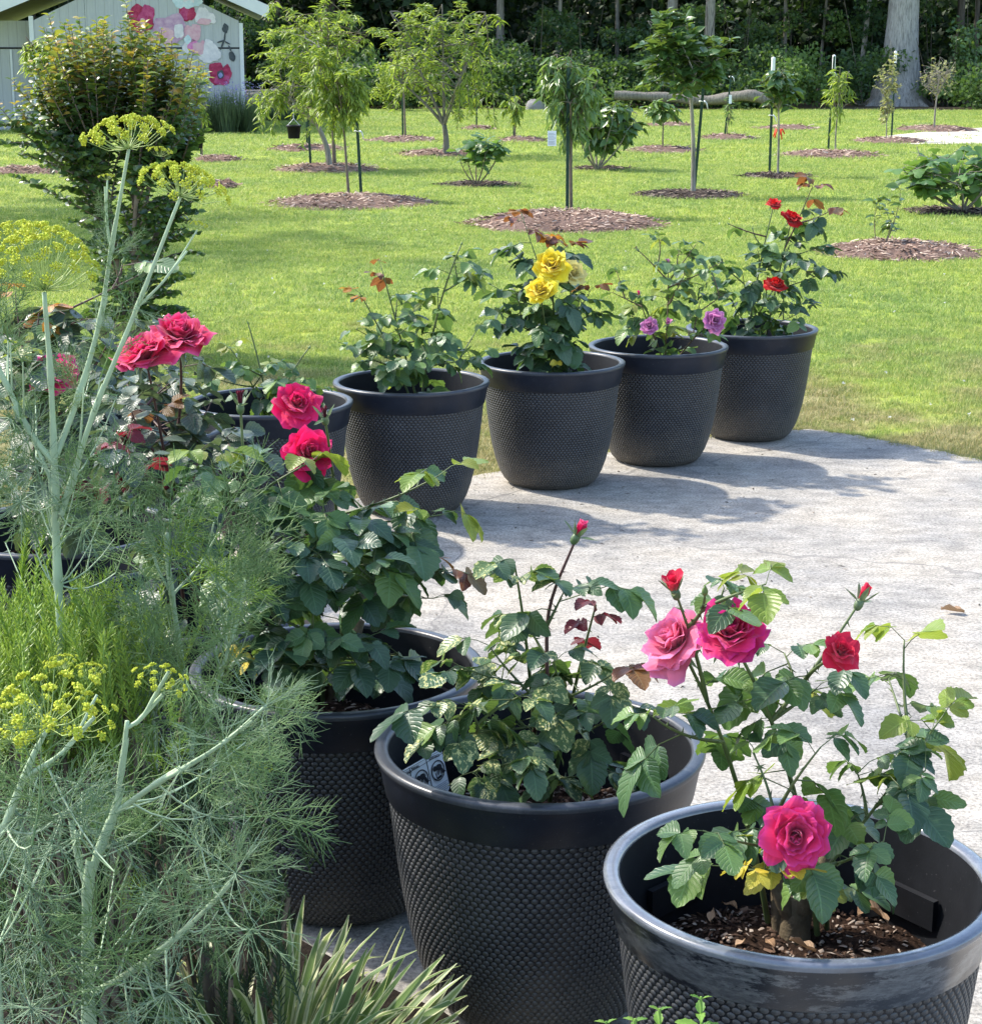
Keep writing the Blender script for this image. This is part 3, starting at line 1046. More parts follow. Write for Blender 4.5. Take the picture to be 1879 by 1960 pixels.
def soil_disc(z, R_, seed, bits):
    r_ = np.random.default_rng(seed)
    nr, nt_ = 14, 48
    rr = np.linspace(0.0, R_, nr)
    th = np.linspace(0, 2 * np.pi, nt_, endpoint=False)
    X, Y = rr[:, None] * np.cos(th), rr[:, None] * np.sin(th)
    Z = z + .012 * np.sin(X * 23 + seed) * np.cos(Y * 19 + seed) + r_.normal(0, .003, X.shape) + .015 * (1 - (rr / R_)[:, None])
    mb = MB().add(np.stack([X, Y, Z], -1).reshape(-1, 3), grid_faces(nr, nt_, True))
    k = bits
    q = np.sqrt(r_.random(k)) * R_ * .97
    a = r_.random(k) * 6.28
    p = np.stack([q * np.cos(a), q * np.sin(a), z + .012 * np.sin(q * np.cos(a) * 23 + seed) * np.cos(q * np.sin(a) * 19 + seed) + .015 * (1 - q / R_) + r_.uniform(0, .006, k)], -1)
    d = norm(np.stack([np.cos(a * 7), np.sin(a * 7), r_.uniform(-.3, .4, k)], -1))
    s = np.stack([r_.uniform(.002, .007, k), r_.uniform(.004, .015, k) * np.where(r_.random(k) < .06, 2.0, 1.0), r_.uniform(.002, .004, k)], -1)
    bit = (np.array([[-.5, 0, 0], [.5, 0, 0], [-.4, 1, .2], [.5, .9, -.2], [0, .5, .8]]), np.array([[0, 1, 4], [1, 3, 4], [3, 2, 4], [2, 0, 4]]), np.zeros((5, 2)))
    mb.instance(bit, place(p, d, np.tile([[0, 0, 1.0]], (k, 1)) + r_.normal(0, .4, (k, 3)), s), r_.random(k), 1)
    return mb.mesh('soil', [M_['pot_soil'], M_['chip_soil']])


POTS = {'P1': (1.21, 8.60), 'P2': (.73, 8.07), 'P3': (.25, 7.63), 'P4': (-.31, 7.16), 'P5': (-.81, 6.72), 'P6': (-1.21, 6.24),
        'P7': (-1.16, 4.86), 'P8': (-.70, 4.16), 'D': (-.32, 3.69), 'E': (.09, 3.24), 'F': (.48, 2.68)}
SOILZ = .335


def planter(key, label, soil_bits=0, tape=False, rot=0.0):
    x, y = POTS[key]
    t = empty('planter', (x, y, 0), label, 'planter', 'dark honeycomb planters round the slab')
    child(t, 'pot_wall', POT_BODY)
    child(t, 'inner_wall', POT_IN)
    child(t, 'rim_band', POT_BAND_TAPE if tape else POT_BAND, label='rim band still under scuffed clear film' if tape else None)
    child(t, 'rim_lip', POT_LIP_TAPE if tape else POT_LIP)
    child(t, 'honeycomb_relief', POT_COMB, trs((0, 0, 0), rot), kind='stuff')
    child(t, 'soil', soil_disc(SOILZ, .253, sum(map(ord, key)), soil_bits))
    if soil_bits:
        for a in (.62, 2.35, -1.4):
            M = trs((.250 * math.cos(a), .250 * math.sin(a), .39), a + math.pi / 2)
            child(t, 'grip_plate', GRIP, M)
    return t
# ------------------------------------------------------------------ ground, slab, bed, sand
def sheet(name, pts, z, mat, thick=0.0, kind='structure'):
    P = [np.array([p[0], p[1], z]) for p in pts]
    n = len(P)
    V = list(P)
    F = [np.array([list(range(n))])]
    if thick:
        V += [p - [0, 0, thick] for p in P]
        j = np.arange(n)
        F.append(np.stack([j, n + j, n + (j + 1) % n, (j + 1) % n], -1))
    return solo(name, MB().add(np.array(V), F).mesh(name, mat, smooth=False), kind=kind)


def inside(poly, x, y):
    poly = np.asarray(poly)
    c = np.zeros(len(x), bool)
    j = len(poly) - 1
    for i in range(len(poly)):
        xi, yi, xj, yj = poly[i, 0], poly[i, 1], poly[j, 0], poly[j, 1]
        c ^= ((yi > y) != (yj > y)) & (x < (xj - xi) * (y - yi) / (yj - yi + 1e-12) + xi)
        j = i
    return c


LZ = -.035
sheet('lawn_ground', [(-200, -40), (200, -40), (200, 420), (-200, 420)], LZ, M_['lawn'])
edge_px = [(-200, 1180), (60, 1120), (300, 1050), (500, 995), (670, 955), (930, 905), (1150, 868), (1330, 838), (1470, 823), (1560, 822), (1640, 833), (1720, 849), (1800, 864), (1879, 881), (2000, 910), (2300, 985)]
edge = [G(x, y)[:2] for x, y in edge_px]
_r = np.random.default_rng(5)
fine_edge = []
for a, b in zip(edge[:-1], edge[1:]):
    for t in np.linspace(0, 1, 8, endpoint=False):
        fine_edge.append(a + (b - a) * t + _r.normal(0, .010, 2))
slab_poly = fine_edge + [np.array([5.5, 4.0]), np.array([5.5, -4]), np.array([-5.5, -4]), np.array([-5.5, 5.0])]
sheet('concrete_slab', slab_poly[::-1], 0.0, M_['concrete'], .10)
bed_px = [(560, 1800), (700, 1880), (850, 1948), (930, 2010), (1020, 2100), (1300, 2300)]
bed_poly = [G(x, y)[:2] for x, y in bed_px] + [np.array([.2, 1.0]), np.array([-4, 1.0]), np.array([-4, 5.5]), np.array([-1.7, 5.3]), np.array([-.75, 4.7]), np.array([-.50, 4.2]), np.array([-.52, 3.9])]  # far corner spread over the slab, its dark soil standing in for shade
sheet('garden_bed', bed_poly[::-1], .012, M_['bed_soil'], .05)
sand_px = [(1640, 268), (1720, 258), (1800, 250), (1900, 244), (2300, 240), (2300, 290), (1900, 276), (1800, 277), (1730, 277)]
sheet('sand_path', [G(x, y, LZ)[:2] for x, y in sand_px], LZ + .012, M_['sand'])
woods_floor = [(-60, 61.5), (-30, 62), (-12, 60.5), (-3, 61), (6, 60.8), (11, 60.8), (15, 60.2), (24, 60), (60, 60), (90, 110), (-90, 110)]
sheet('forest_floor', woods_floor, LZ + .01, M_['forest_floor'])

# ------------------------------------------------------------------ shed with painted poppies
SY = 44.5
sx = lambda v: at(v, 240, SY)[0]
sz = lambda v: HC + (at(940, v, SY)[2] - HC)
SG = LZ
M_['siding'] = None


def mat_siding():
    m, nt, out = new_mat('grey grooved siding')
    tc = N(nt, 'TexCoord')
    s = N(nt, 'SeparateXYZ')
    nt.links.new(tc.outputs['Object'], s.inputs[0])
    g = math_n(nt, 'LESS_THAN', math_n(nt, 'ABSOLUTE', math_n(nt, 'SUBTRACT', math_n(nt, 'FRACT', math_n(nt, 'MULTIPLY', s.outputs[0], 4.9)), .5)), .035)
    mp = N(nt, 'Mapping')
    mp.inputs['Scale'].default_value = (8, 8, .7)
    nt.links.new(tc.outputs['Object'], mp.inputs[0])
    f = noise(nt, mp.outputs[0], 3, 5, .7)
    c = ramp(nt, f, [(.3, (.36, .375, .39)), (.7, (.43, .445, .455))])
    c = mixc(nt, math_n(nt, 'MULTIPLY', g, .35), c, (.20, .205, .21))
    principled(nt, out, c, .8, .2, bump(nt, math_n(nt, 'MULTIPLY', g, -1.0), .6, .02))
    return m


M_['siding'] = mat_siding()
M_['trim'] = plain('grey painted trim', (.60, .62, .64), .7, .2, .06, 3)
M_['roof_metal'] = plain('pale metal roofing', (.55, .57, .60), .35, .5, .06, 2)
M_['soffit'] = plain('grey soffit', (.30, .31, .32), .8, .2, .08, 3)
shed_x0, shed_x1 = sx(80), sx(462)
apex_x = (shed_x0 + shed_x1) / 2
shed = empty('shed', (apex_x, SY, SG), 'grey sided shed with poppies painted on its gable wall', 'shed')
shed.rotation_euler = (0, 0, R(8.5))


def sbox(name, x0, x1, y0, y1, z0, z1, mat, label=None, bev=False):
    v, f = box(x0 - apex_x, x1 - apex_x, y0 - SY, y1 - SY, z0 - SG, z1 - SG)
    return child(shed, name, MB().add(v, f).mesh(name, mat, smooth=False), label=label)


seam = sz(92)
npan = 4
pw = (shed_x1 - shed_x0) / npan
eave = sz(48)
sl = .47
for i in range(npan):
    a, b = shed_x0 + i * pw, shed_x0 + (i + 1) * pw
    sbox('siding_panel', a + .004, b - .004, SY, SY + .03, SG + .08, seam - .02, M_['siding'])
    za = eave + (min(a - shed_x0, shed_x1 - a) + .0) * sl
    zb = eave + (min(b - shed_x0, shed_x1 - b) + .0) * sl
    V = np.array([[a + .004, 0, seam + .02], [b - .004, 0, seam + .02], [b - .004, 0, zb + .1], [a + .004, 0, za + .1]])
    V = np.concatenate([V, V + [0, .03, 0]]) - [apex_x, 0, SG]
    F = np.array([[0, 1, 2, 3], [5, 4, 7, 6], [0, 4, 5, 1], [1, 5, 6, 2], [2, 6, 7, 3], [3, 7, 4, 0]])
    child(shed, 'siding_panel', MB().add(V, F).mesh('siding_panel', M_['siding'], smooth=False))
sbox('wall', shed_x0 + .02, shed_x1 - .02, SY + .05, SY + 8, SG, eave + .05, M_['siding'])
sbox('seam_flashing', shed_x0, shed_x1, SY + .005, SY + .04, seam - .018, seam + .018, M_['ink'])
sbox('corner_board', shed_x0 - .10, shed_x0 + .0, SY - .02, SY + .10, SG + .05, eave + .2, M_['trim'])
sbox('corner_board', shed_x1 + .0, shed_x1 + .09, SY - .02, SY + .10, SG + .05, eave + .05, M_['trim'])
sbox('lean_to_wall', shed_x0 - 4.5, shed_x0 - .1, SY + .5, SY + .55, SG, eave + .1, M_['siding'])
sbox('lean_to_wall', shed_x0 - 4.5, shed_x0 - .1, SY + .485, SY + .499, seam - .02, seam + .02, M_['ink'])
sbox('door_trim', sx(30), sx(34), SY + .47, SY + .498, SG, seam - .03, M_['trim'])
for sg, over in ((-1, 4.9), (1, .70)):
    ex = (shed_x0 - over) if sg < 0 else (shed_x1 + over)
    ze = eave - (over * sl * (.55 if sg < 0 else .5))
    ze += .42 if sg > 0 else 0
    zt = eave + (apex_x - shed_x0) * sl + .62
    A = [(apex_x, zt), (ex, ze + .12)]
    V = np.array([[A[0][0], SY - .32, A[0][1]], [A[1][0], SY - .32, A[1][1]], [A[1][0], SY + 8.4, A[1][1]], [A[0][0], SY + 8.4, A[0][1]]])
    V = np.concatenate([V, V - [0, 0, .06]]) - [apex_x, SY, SG]
    F = np.array([[0, 1, 2, 3], [7, 6, 5, 4], [0, 4, 5, 1], [1, 5, 6, 2], [2, 6, 7, 3], [3, 7, 4, 0]])
    child(shed, 'roof', MB().add(V, F).mesh('roof', M_['roof_metal'], smooth=False))
    V = np.array([[A[0][0], SY - .36, A[0][1] + .06], [A[1][0], SY - .36, A[1][1] + .06], [A[1][0], SY - .36, A[1][1] - .24], [A[0][0], SY - .36, A[0][1] - .24]])
    V = np.concatenate([V, V + [0, .035, 0]]) - [apex_x, SY, SG]
    child(shed, 'fascia_board', MB().add(V, F).mesh('fascia_board', M_['trim'], smooth=False))
    V = np.array([[A[0][0], SY - .31, A[0][1] - .10], [A[1][0], SY - .31, A[1][1] - .10], [A[1][0], SY + 8.3, A[1][1] - .10], [A[0][0], SY + 8.3, A[0][1] - .10]])
    V = np.concatenate([V, V - [0, 0, .03]]) - [apex_x, SY, SG]
    child(shed, 'soffit', MB().add(V, F).mesh('soffit', M_['soffit'], smooth=False))


# painted flowers: thin sheets of paint on the wall, petal by petal
def paintmat(nm, c1, c2):
    m, nt, out = new_mat(nm)
    tc = N(nt, 'TexCoord')
    f = noise(nt, tc.outputs['Object'], 7, 5, .7)
    principled(nt, out, ramp(nt, f, [(.35, c1), (.65, c2)]), .75, .2)
    return m


PAINT = {'crimson': paintmat('crimson paint', (.22, .010, .045), (.46, .06, .13)), 'plum': paintmat('plum paint', (.30, .02, .10), (.50, .10, .22)),
         'mauve': paintmat('mauve paint', (.36, .20, .34), (.52, .36, .46)), 'pink': paintmat('pink paint', (.55, .28, .36), (.62, .42, .46)),
         'magenta': paintmat('magenta paint', (.55, .10, .36), (.62, .30, .48)), 'white': paintmat('white paint', (.52, .50, .54), (.70, .66, .68)),
         'blue': paintmat('pale blue paint', (.38, .50, .56), (.60, .68, .72)), 'slate': paintmat('slate paint', (.035, .045, .055), (.09, .10, .115)),
         'iris': paintmat('violet blue paint', (.16, .17, .38), (.30, .32, .55))}
paint_layer = [0]


def paint_blob(parent, cx, cy, rx, ry, colr, rot=0.0, wav=.12, k=5, seed=0, n=26):
    th = np.linspace(0, 2 * np.pi, n, endpoint=False)
    r = 1 + wav * np.sin(k * th + seed) + wav * .5 * np.sin((k * 2 + 1) * th + seed * 2)
    x, y = rx * r * np.cos(th), ry * r * np.sin(th)
    c, s = math.cos(rot), math.sin(rot)
    paint_layer[0] += 1
    yy = -.004 - .0035 * paint_layer[0]
    px = [at(cx + c * a - s * b, cy + s * a + c * b, SY) for a, b in zip(x, y)]
    V = np.array([[p[0] - apex_x, yy, p[2] - SG] for p in px])
    V = np.concatenate([V, [[V[:, 0].mean(), yy, V[:, 2].mean()]]])
    j = np.arange(n)
    return child(parent, 'painted_petal', MB().add(V, np.stack([j, np.full(n, n), (j + 1) % n], -1)).mesh('painted_petal', PAINT[colr], smooth=False))


def paint_flower(cx, cy, s, petals, label, core=None):
    paint_layer[0] = paint_layer[0] % 3
    th = np.arange(14) * 2 * np.pi / 14
    px = [at(cx + .22 * s * math.cos(a), cy + .22 * s * math.sin(a), SY) for a in th]
    V = np.array([[p[0] - apex_x, -.003, p[2] - SG] for p in px] + [[at(cx, cy, SY)[0] - apex_x, -.003, at(cx, cy, SY)[2] - SG]])
    j = np.arange(14)
    f = child(shed, 'painted_flower', MB().add(V, np.stack([j, np.full(14, 14), (j + 1) % 14], -1)).mesh('painted_flower', PAINT[petals[0][4]], smooth=False), label=label)
    for i, (dx, dy, rx, ry, colr, *rot) in enumerate(petals):
        paint_blob(f, cx + dx * s, cy + dy * s, rx * s, ry * s, colr, rot[0] if rot else 0, .09, 4, i * 1.7 + cx)
    return f


paint_flower(272, 34, 24, [(-.35, -.3, .7, .75, 'crimson'), (.45, -.25, .55, .8, 'plum'), (-.2, .6, .75, .7, 'crimson'), (.5, .5, .4, .6, 'crimson'), (.05, .1, .42, .55, 'plum'), (.05, .3, .2, .28, 'pink')], 'crimson painted poppy high on the wall')
paint_flower(358, 26, 17, [(0, -.1, .95, .95, 'crimson'), (-.25, 0, .55, .7, 'plum'), (.35, .2, .4, .55, 'crimson')], 'round crimson painted poppy')
paint_flower(388, 32, 18, [(-.35, -.2, .45, .9, 'white', .3), (.25, -.15, .5, .85, 'white', -.3), (.75, .1, .5, .7, 'white', -.7), (.1, .5, .75, .35, 'pink')], 'white painted poppy')
paint_flower(360, 4, 22, [(-.7, -.1, .7, .6, 'blue', .4), (.5, -.2, .8, .6, 'blue', -.4), (0, -.3, .5, .7, 'white'), (0, .2, .5, .35, 'blue')], 'pale blue painted poppy')
paint_flower(325, 52, 24, [(-.6, 0, .8, .8, 'mauve'), (.4, -.3, .8, .8, 'mauve'), (.2, .6, .9, .7, 'mauve'), (-.3, .7, .6, .7, 'pink'), (.7, .3, .4, .6, 'white')], 'faded mauve painted poppy')
paint_flower(367, 62, 17, [(-.4, 0, .6, .8, 'pink'), (.4, -.1, .6, .9, 'pink'), (0, .5, .8, .6, 'pink'), (-.5, .8, .4, .5, 'blue')], 'pale pink painted poppy')
paint_flower(366, 90, 16, [(-.6, .1, .5, .7, 'white'), (.1, -.2, .6, .8, 'magenta'), (.6, .1, .5, .7, 'pink')], 'magenta painted poppy')
paint_flower(398, 96, 20, [(-.5, 0, .5, .9, 'pink'), (0, -.1, .5, 1.0, 'white'), (.6, .2, .5, .85, 'white', -.4), (.0, .7, .9, .5, 'white')], 'white and pink painted poppy')
paint_flower(420, 142, 19, [(-.4, -.5, .75, .7, 'crimson'), (.65, -.1, .5, .85, 'crimson'), (-.5, .35, .55, .75, 'crimson'), (.2, .6, .8, .55, 'plum'), (.05, .05, .35, .45, 'slate'), (.05, .12, .22, .26, 'iris')], 'crimson painted poppy with dark centre low on the wall')
seedheads = paint_flower(430, 54, 10, [(0, 0, .6, .95, 'slate')], 'slate painted poppy seed heads')
for cx, cy, rx, ry, rot in [(443, 108, 6, 10, -.3), (429, 70, 1.6, 10, .1), (425, 84, 1.8, 12, .35), (422, 79, 8, 1.6, -.3), (434, 82, 6, 1.6, .5), (439, 93, 1.6, 7, -.4)]:
    paint_blob(seedheads, cx, cy, rx, ry, 'slate', rot, .05)


# flowering clump at the shed corner
def blade_clump(name, loc, label, cat, n, h, rad, mat, flow=None, seed=0, wid=.012):
    r_ = np.random.default_rng(seed)
    root = empty(name, loc, label, cat)
    g = (np.array([[-.5, 0, 0], [.5, 0, 0], [-.4, .5, 0], [.4, .5, 0], [0, 1, .12]]), [np.array([[0, 1, 3, 2]]), np.array([[2, 3, 4]])], np.zeros((5, 2)))
    a, q = r_.random(n) * 6.28, np.sqrt(r_.random(n)) * rad
    p = np.stack([q * np.cos(a) * 1.0, q * np.sin(a) * .6, 0 * a], -1)
    d = norm(np.stack([np.cos(a) * q / rad * .45 + r_.normal(0, .12, n), np.sin(a) * q / rad * .3 + r_.normal(0, .12, n), np.ones(n)], -1))
    L = h * r_.uniform(.55, 1.05, n)
    M = place(p, d, np.stack([np.cos(a * 3), np.sin(a * 3), 0 * a + .2], -1), np.stack([np.full(n, wid), L, np.full(n, h)], -1))
    child(root, 'blades', MB().instance(g, M, r_.random(n)).mesh('blades', mat), kind='stuff')
    if flow:
        k = flow[1]
        i = r_.choice(n, k)
        tipp = p[i] + d[i] * L[i][:, None] * 1.05
        child(root, 'blossoms', MB().instance(SMALL_G[0], place(np.repeat(tipp, 5, 0) + r_.normal(0, .03, (k * 5, 3)), r_.normal(size=(k * 5, 3)), r_.normal(size=(k * 5, 3)), r_.uniform(.025, .05, k * 5))).mesh('blossoms', flow[0]), kind='stuff')
    return root


M_['lavender'] = leafmat('violet blossom', [(.16, .15, .42), (.26, .22, .52), (.34, .34, .5)], .2, veins=False)
M_['clover'] = leafmat('white clover', [(.6, .6, .55), (.7, .68, .6)], .2, veins=False)
M_['reed'] = leafmat('grey green reed', [(.06, .10, .055), (.09, .14, .07), (.12, .17, .09)], .3, (.2, .3, .1), .5, .3, veins=False)
c0 = G(436, 238, LZ)
blade_clump('flowering_clump', (at(437, 235, 43.2)[0], 43.2, LZ), 'grey green reedy clump with violet flowers at the shed corner', 'plant', 1700, 1.05, .62, M_['reed'], (M_['lavender'], 130), 4, .016)
c0 = G(545, 232, LZ)
blade_clump('grass_clump', (c0[0], c0[1], LZ), 'low pale reedy clump beyond the first peach tree', 'plant', 500, .55, .5, M_['reed'], None, 5, .016)

# log pile behind the shed corner
for i, (vx, vy, ln, rr) in enumerate([(488, 205, 1.5, .17), (505, 196, 1.3, .15), (480, 188, 1.2, .16), (500, 180, 1.0, .13)]):
    y = 55 + i * .25
    p = at(vx, vy, y)
    a = .12 * i
    V, F, uv = tube([p + np.array([-ln / 2 * math.cos(a), -ln / 2 * math.sin(a), 0]), p, p + np.array([ln / 2 * math.cos(a), ln / 2 * math.sin(a), .03])], rr, 9)
    solo('cut_log', MB().add(V - p, F, uv).mesh('cut_log', M_['bark_grey']), p, ['thick cut log lying lowest beside the shed corner', 'cut log resting on the lowest log by the shed', 'brown cut log leaning near the shed wall', 'short cut log topping the heap by the shed'][i], 'log', 'logs heaped by the shed')


# ------------------------------------------------------------------ woods
CARD = (np.array([[0, 0, 0], [-.34, .5, .10], [.34, .5, .10], [0, 1, -.05]]), np.array([[0, 2, 1], [1, 2, 3]]), np.array([[.5, 0], [0, .5], [1, .5], [.5, 1]]))


def leaf_cloud(centers, radii, per, size, r_, mat, geo=None):
    geo = geo or CARD
    C = np.repeat(np.asarray(centers), per, 0)
    Rr = np.repeat(np.asarray(radii), per, 0)
    k = len(C)
    d = norm(r_.normal(size=(k, 3)))
    p = C + d * Rr * (r_.random((k, 1)) ** .45)
    M = place(p, norm(r_.normal(size=(k, 3)) + [0, 0, -.3]), norm(r_.normal(size=(k, 3)) + [0, -.3, 1.0]), size * r_.uniform(.6, 1.3, k))
    base = np.repeat(r_.random(len(centers)), per)
    return geo, M, np.clip(base * .75 + r_.random(k) * .25, 0, .999)


r_ = np.random.default_rng(21)
WY = lambda x: float(np.interp(x, [p[0] for p in woods_floor[:9]], [p[1] for p in woods_floor[:9]]))
cen, rad_ = [], []
for i in range(300):
    x = r_.uniform(-21, 23)
    depth = r_.random() ** 1.3 * 7
    y = WY(x) + .7 + depth
    z = r_.uniform(.0, 1.0) * (.55 + depth * .40) + r_.uniform(0, .35)
    if (-9 < x < -5 and depth < 2.5) or (11.4 < x < 15.2 and y < 63.5):
        continue
    cen.append((x, y, z)); rad_.append((r_.uniform(.5, 1.1), r_.uniform(.4, .9), r_.uniform(.3, .8)))
mb = MB()
g_, M, rr = leaf_cloud(cen, rad_, 330, .155, r_, None)
mb.instance(g_, M, rr)
sticks0, sticks1 = [], []
for i in range(150):
    x = r_.uniform(-21, 23); y = WY(x) + r_.uniform(2.5, 8)
    sticks0.append((x, y, 0)); sticks1.append((x + r_.normal(0, .5), y + r_.normal(0, .3), r_.uniform(1.2, 4.5)))
mb.add(*sticks(sticks0, sticks1, r_.uniform(.01, .03, 150), .008), r=.5, mi=1)
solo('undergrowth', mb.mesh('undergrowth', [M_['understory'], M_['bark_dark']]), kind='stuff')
cen = [(r_.uniform(-34, 36), r_.uniform(69, 78), r_.uniform(0, 5)) for _ in range(420)] + [(r_.uniform(-48, 48), r_.uniform(76, 90), r_.uniform(0, 12)) for _ in range(620)]
cen += [(r_.uniform(-46, 46), r_.uniform(88, 95), r_.uniform(0, 14)) for _ in range(420)]
rad_ = [(r_.uniform(1.2, 2.4),) * 2 + (r_.uniform(.9, 1.8),) for _ in cen]
g_, M, rr = leaf_cloud(cen, rad_, 270, .38, r_, None)
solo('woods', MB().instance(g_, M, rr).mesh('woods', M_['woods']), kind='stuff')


def forest_tree(vx, vy, wpx, h, lean, bark, label, crown=True, seed=0, flare=.5, low=None):
    r_ = np.random.default_rng(seed)
    b = G(vx, vy, LZ)
    d = b[1]
    rad = wpx / 2 / FPX * d
    root = empty('forest_tree', b, label, 'tree', 'trees of the woods')
    P = bezier((0, 0, -.1), (lean * .4, 0, h * .5), (lean, 0, h), 16)
    rr = rad * np.linspace(1, .45, 16)
    rr[:3] *= [1 + flare, 1 + flare * .35, 1 + flare * .08]
    mb = MB().add(*tube(P, rr, 18))
    if flare > .6:
        for a in np.linspace(0, 6.28, 7, endpoint=False):
            e = np.array([math.cos(a), math.sin(a), 0])
            mb.add(*tube([e * rad * .7 + [0, 0, .7], e * rad * 1.15 + [0, 0, .28], e * rad * 1.9 + [0, 0, .02], e * rad * 2.4 - [0, 0, .06]], [rad * .28, rad * .30, rad * .2, rad * .08], 7))
    for k in range(6):
        t = r_.uniform(.55, .95); i = int(t * 15)
        a = r_.uniform(0, 6.28)
        q = P[i] + np.array([math.cos(a), math.sin(a), .5]) * h * .2
        mb.add(*tube(bezier(P[i], (P[i] + q) / 2 + [0, 0, -.1], q, 5), np.linspace(rr[i] * .5, .02, 5), 6))
    child(root, 'trunk', mb.mesh('trunk', M_[bark]))
    if crown:
        cen = [(lean * .8 + r_.normal(0, h * .13), r_.normal(0, h * .13), h * r_.uniform(.55, 1.0)) for _ in range(26)]
        g_, M, q = leaf_cloud(cen, [(h * .09,) * 2 + (h * .06,)] * 26, 70, .32, r_, None)
        child(root, 'crown', MB().instance(g_, M, q).mesh('crown', M_['understory']), kind='stuff')
    if low:                                     # leafy low sprays in front of the dark wood
        cen = [np.array(at(x, y, d - .3)) - b for x, y in low]
        g_, M, q = leaf_cloud(cen, [(.42, .3, .22)] * len(cen), 70, .15, r_, None)
        child(root, 'low_spray', MB().instance(g_, M, np.clip(q * .4 + .6, 0, .99)).mesh('low_spray', M_['understory']), kind='stuff')
    return root


forest_tree(1716, 203, 64, 15.0, .3, 'bark_oak', 'massive pale grey trunk with flared roots at the wood edge', seed=1, flare=.9)
forest_tree(1352, 203, 22, 9.0, .1, 'bark_pale', 'pale trunk rising behind the fallen log', seed=2, low=[(1320, 20), (1300, 40)])
forest_tree(1276, 200, 24, 9.0, .35, 'bark_pale', 'pale leaning trunk behind the broad leaved tree', seed=3)
forest_tree(957, 200, 18, 8.0, 0, 'bark_grey', 'grey trunk half hidden by brush beside the big peach tree', seed=4)
forest_tree(1066, 199, 9, 8.0, .2, 'bark_pale', 'thin pale trunk standing above the willow leaved tree', seed=5, low=[(1070, 40), (1090, 60), (1050, 25)])
forest_tree(1640, 201, 11, 7.0, .55, 'bark_pale', 'slim pale leaning trunk beside the massive one', seed=6, low=[(1670, 30), (1660, 60), (1665, 90), (1655, 10), (1600, 30), (1620, 110)])
forest_tree(1500, 200, 8, 7.5, -.2, 'bark_grey', 'slim grey trunk behind the post with the red ribbon', seed=7, low=[(1470, 20), (1460, 60), (1440, 100), (1480, 90), (1500, 50), (1520, 30)])
forest_tree(1563, 199, 7, 7.0, .4, 'bark_grey', 'thin dark trunk between slim pale trunks', seed=8, low=[(1560, 20), (1540, 50), (1580, 70)])
forest_tree(1830, 199, 18, 8.0, -.1, 'bark_dark', 'dark trunk at the far end of the wood beyond the massive one', seed=9, low=[(1770, 10), (1780, 40)])
forest_tree(1857, 198, 11, 8.0, .1, 'bark_dark', 'slender dark trunk beside the thicker dark one', seed=10)
forest_tree(535, 199, 12, 8.0, .1, 'bark_dark', 'dark trunk in the gap by the shed eave', seed=11)
forest_tree(640, 197, 14, 8.5, 0, 'bark_dark', 'dark trunk behind the first peach tree', seed=12)
forest_tree(770, 197, 10, 8.5, .1, 'bark_dark', 'dark trunk between the two peach trees', seed=13)
forest_tree(1180, 198, 9, 8.0, -.1, 'bark_grey', 'slim grey trunk standing behind the end of the fallen log', seed=14, low=[(1160, 60), (1150, 100)])
# shrub with hanging leaves at the far end and a little conifer
for nm, lab, vx, vy, rx, rz, n, mt, gg, sd, sz_ in [('evergreen_shrub', 'dark evergreen with drooping leathery leaves beyond the massive trunk', 1850, 205, .8, 1.5, 900, 'loquat', BROAD_G, 31, .19),
                                                ('cedar_shrub', 'soft yellowish cedar shrub beside the thin post behind the peach tree', 757, 213, .65, .85, 2200, 'peach', SMALL_G, 32, .09),
                                                ('leafy_shrub', 'pale grey green shrub at the wood edge by the massive trunk', 1800, 203, 1.3, .8, 1300, 'understory', SMALL_G, 33, .13)]:
    b = G(vx, vy, LZ)
    root = empty(nm, b, lab, 'shrub')
    r_ = np.random.default_rng(sd)
    cen = [(r_.normal(0, rx * .5), r_.normal(0, rx * .4), rz * r_.uniform(.2, 1.7)) for _ in range(24)]
    g_, M, q = leaf_cloud(cen, [(rx * .4, rx * .4, rz * .3)] * 24, n // 24, sz_, r_, None, gg[0])
    child(root, 'foliage', MB().instance(g_, M, np.clip(q * .4 + .55, 0, .99) if nm != 'cedar_shrub' else q).mesh('foliage', M_[mt]), kind='stuff')
    s0 = np.zeros((10, 3)); s1 = np.array(cen[:10])
    child(root, 'stem', MB().add(*sticks(s0, s1, .03, .01)).mesh('stem', M_['woody']))

# fallen log and rock
p0, p1 = G(1145, 196, LZ), G(1420, 201, LZ)
z0 = .55
P = np.array([[p0[0], 61.2, .42], [p0[0] + 1.6, 61.0, .36], [(p0[0] + p1[0]) / 2 + .5, 60.6, .27], [p1[0] - .7, 60.0, .44], [p1[0], 59.9, .24]])
o = P[2]
solo('fallen_log', MB().add(*[a if i else a - o for i, a in enumerate(tube(smoothpath(P, 5), np.linspace(.14, .19, 21) * (1 + .12 * np.sin(np.arange(21) * 1.7)), 14))]).mesh('fallen_log', M_['bark_grey']), o, 'weathered grey log fallen along the wood edge', 'log')
b = G(1022, 211, LZ)
th = np.linspace(0, 2 * np.pi, 12, endpoint=False)
pts = []
for k, (q, z) in enumerate([(.28, -.05), (.30, .10), (.22, .24), (.10, .31), (.02, .32)]):
    pts.append(np.stack([q * np.cos(th) * (1 + .15 * np.sin(th * 3 + 1)), q * .8 * np.sin(th), z + .04 * np.sin(th * 2 + k)], -1))
M_['stone'] = plain('grey stone', (.20, .195, .185), .9, .2, .2, 8, .4)
solo('boulder', MB().add(np.concatenate(pts), grid_faces(5, 12, True)).mesh('boulder', M_['stone']), b, 'pale grey boulder lying at the edge of the woods', 'rock')

# ------------------------------------------------------------------ orchard: mulch rings, posts, trees
RINGS = []


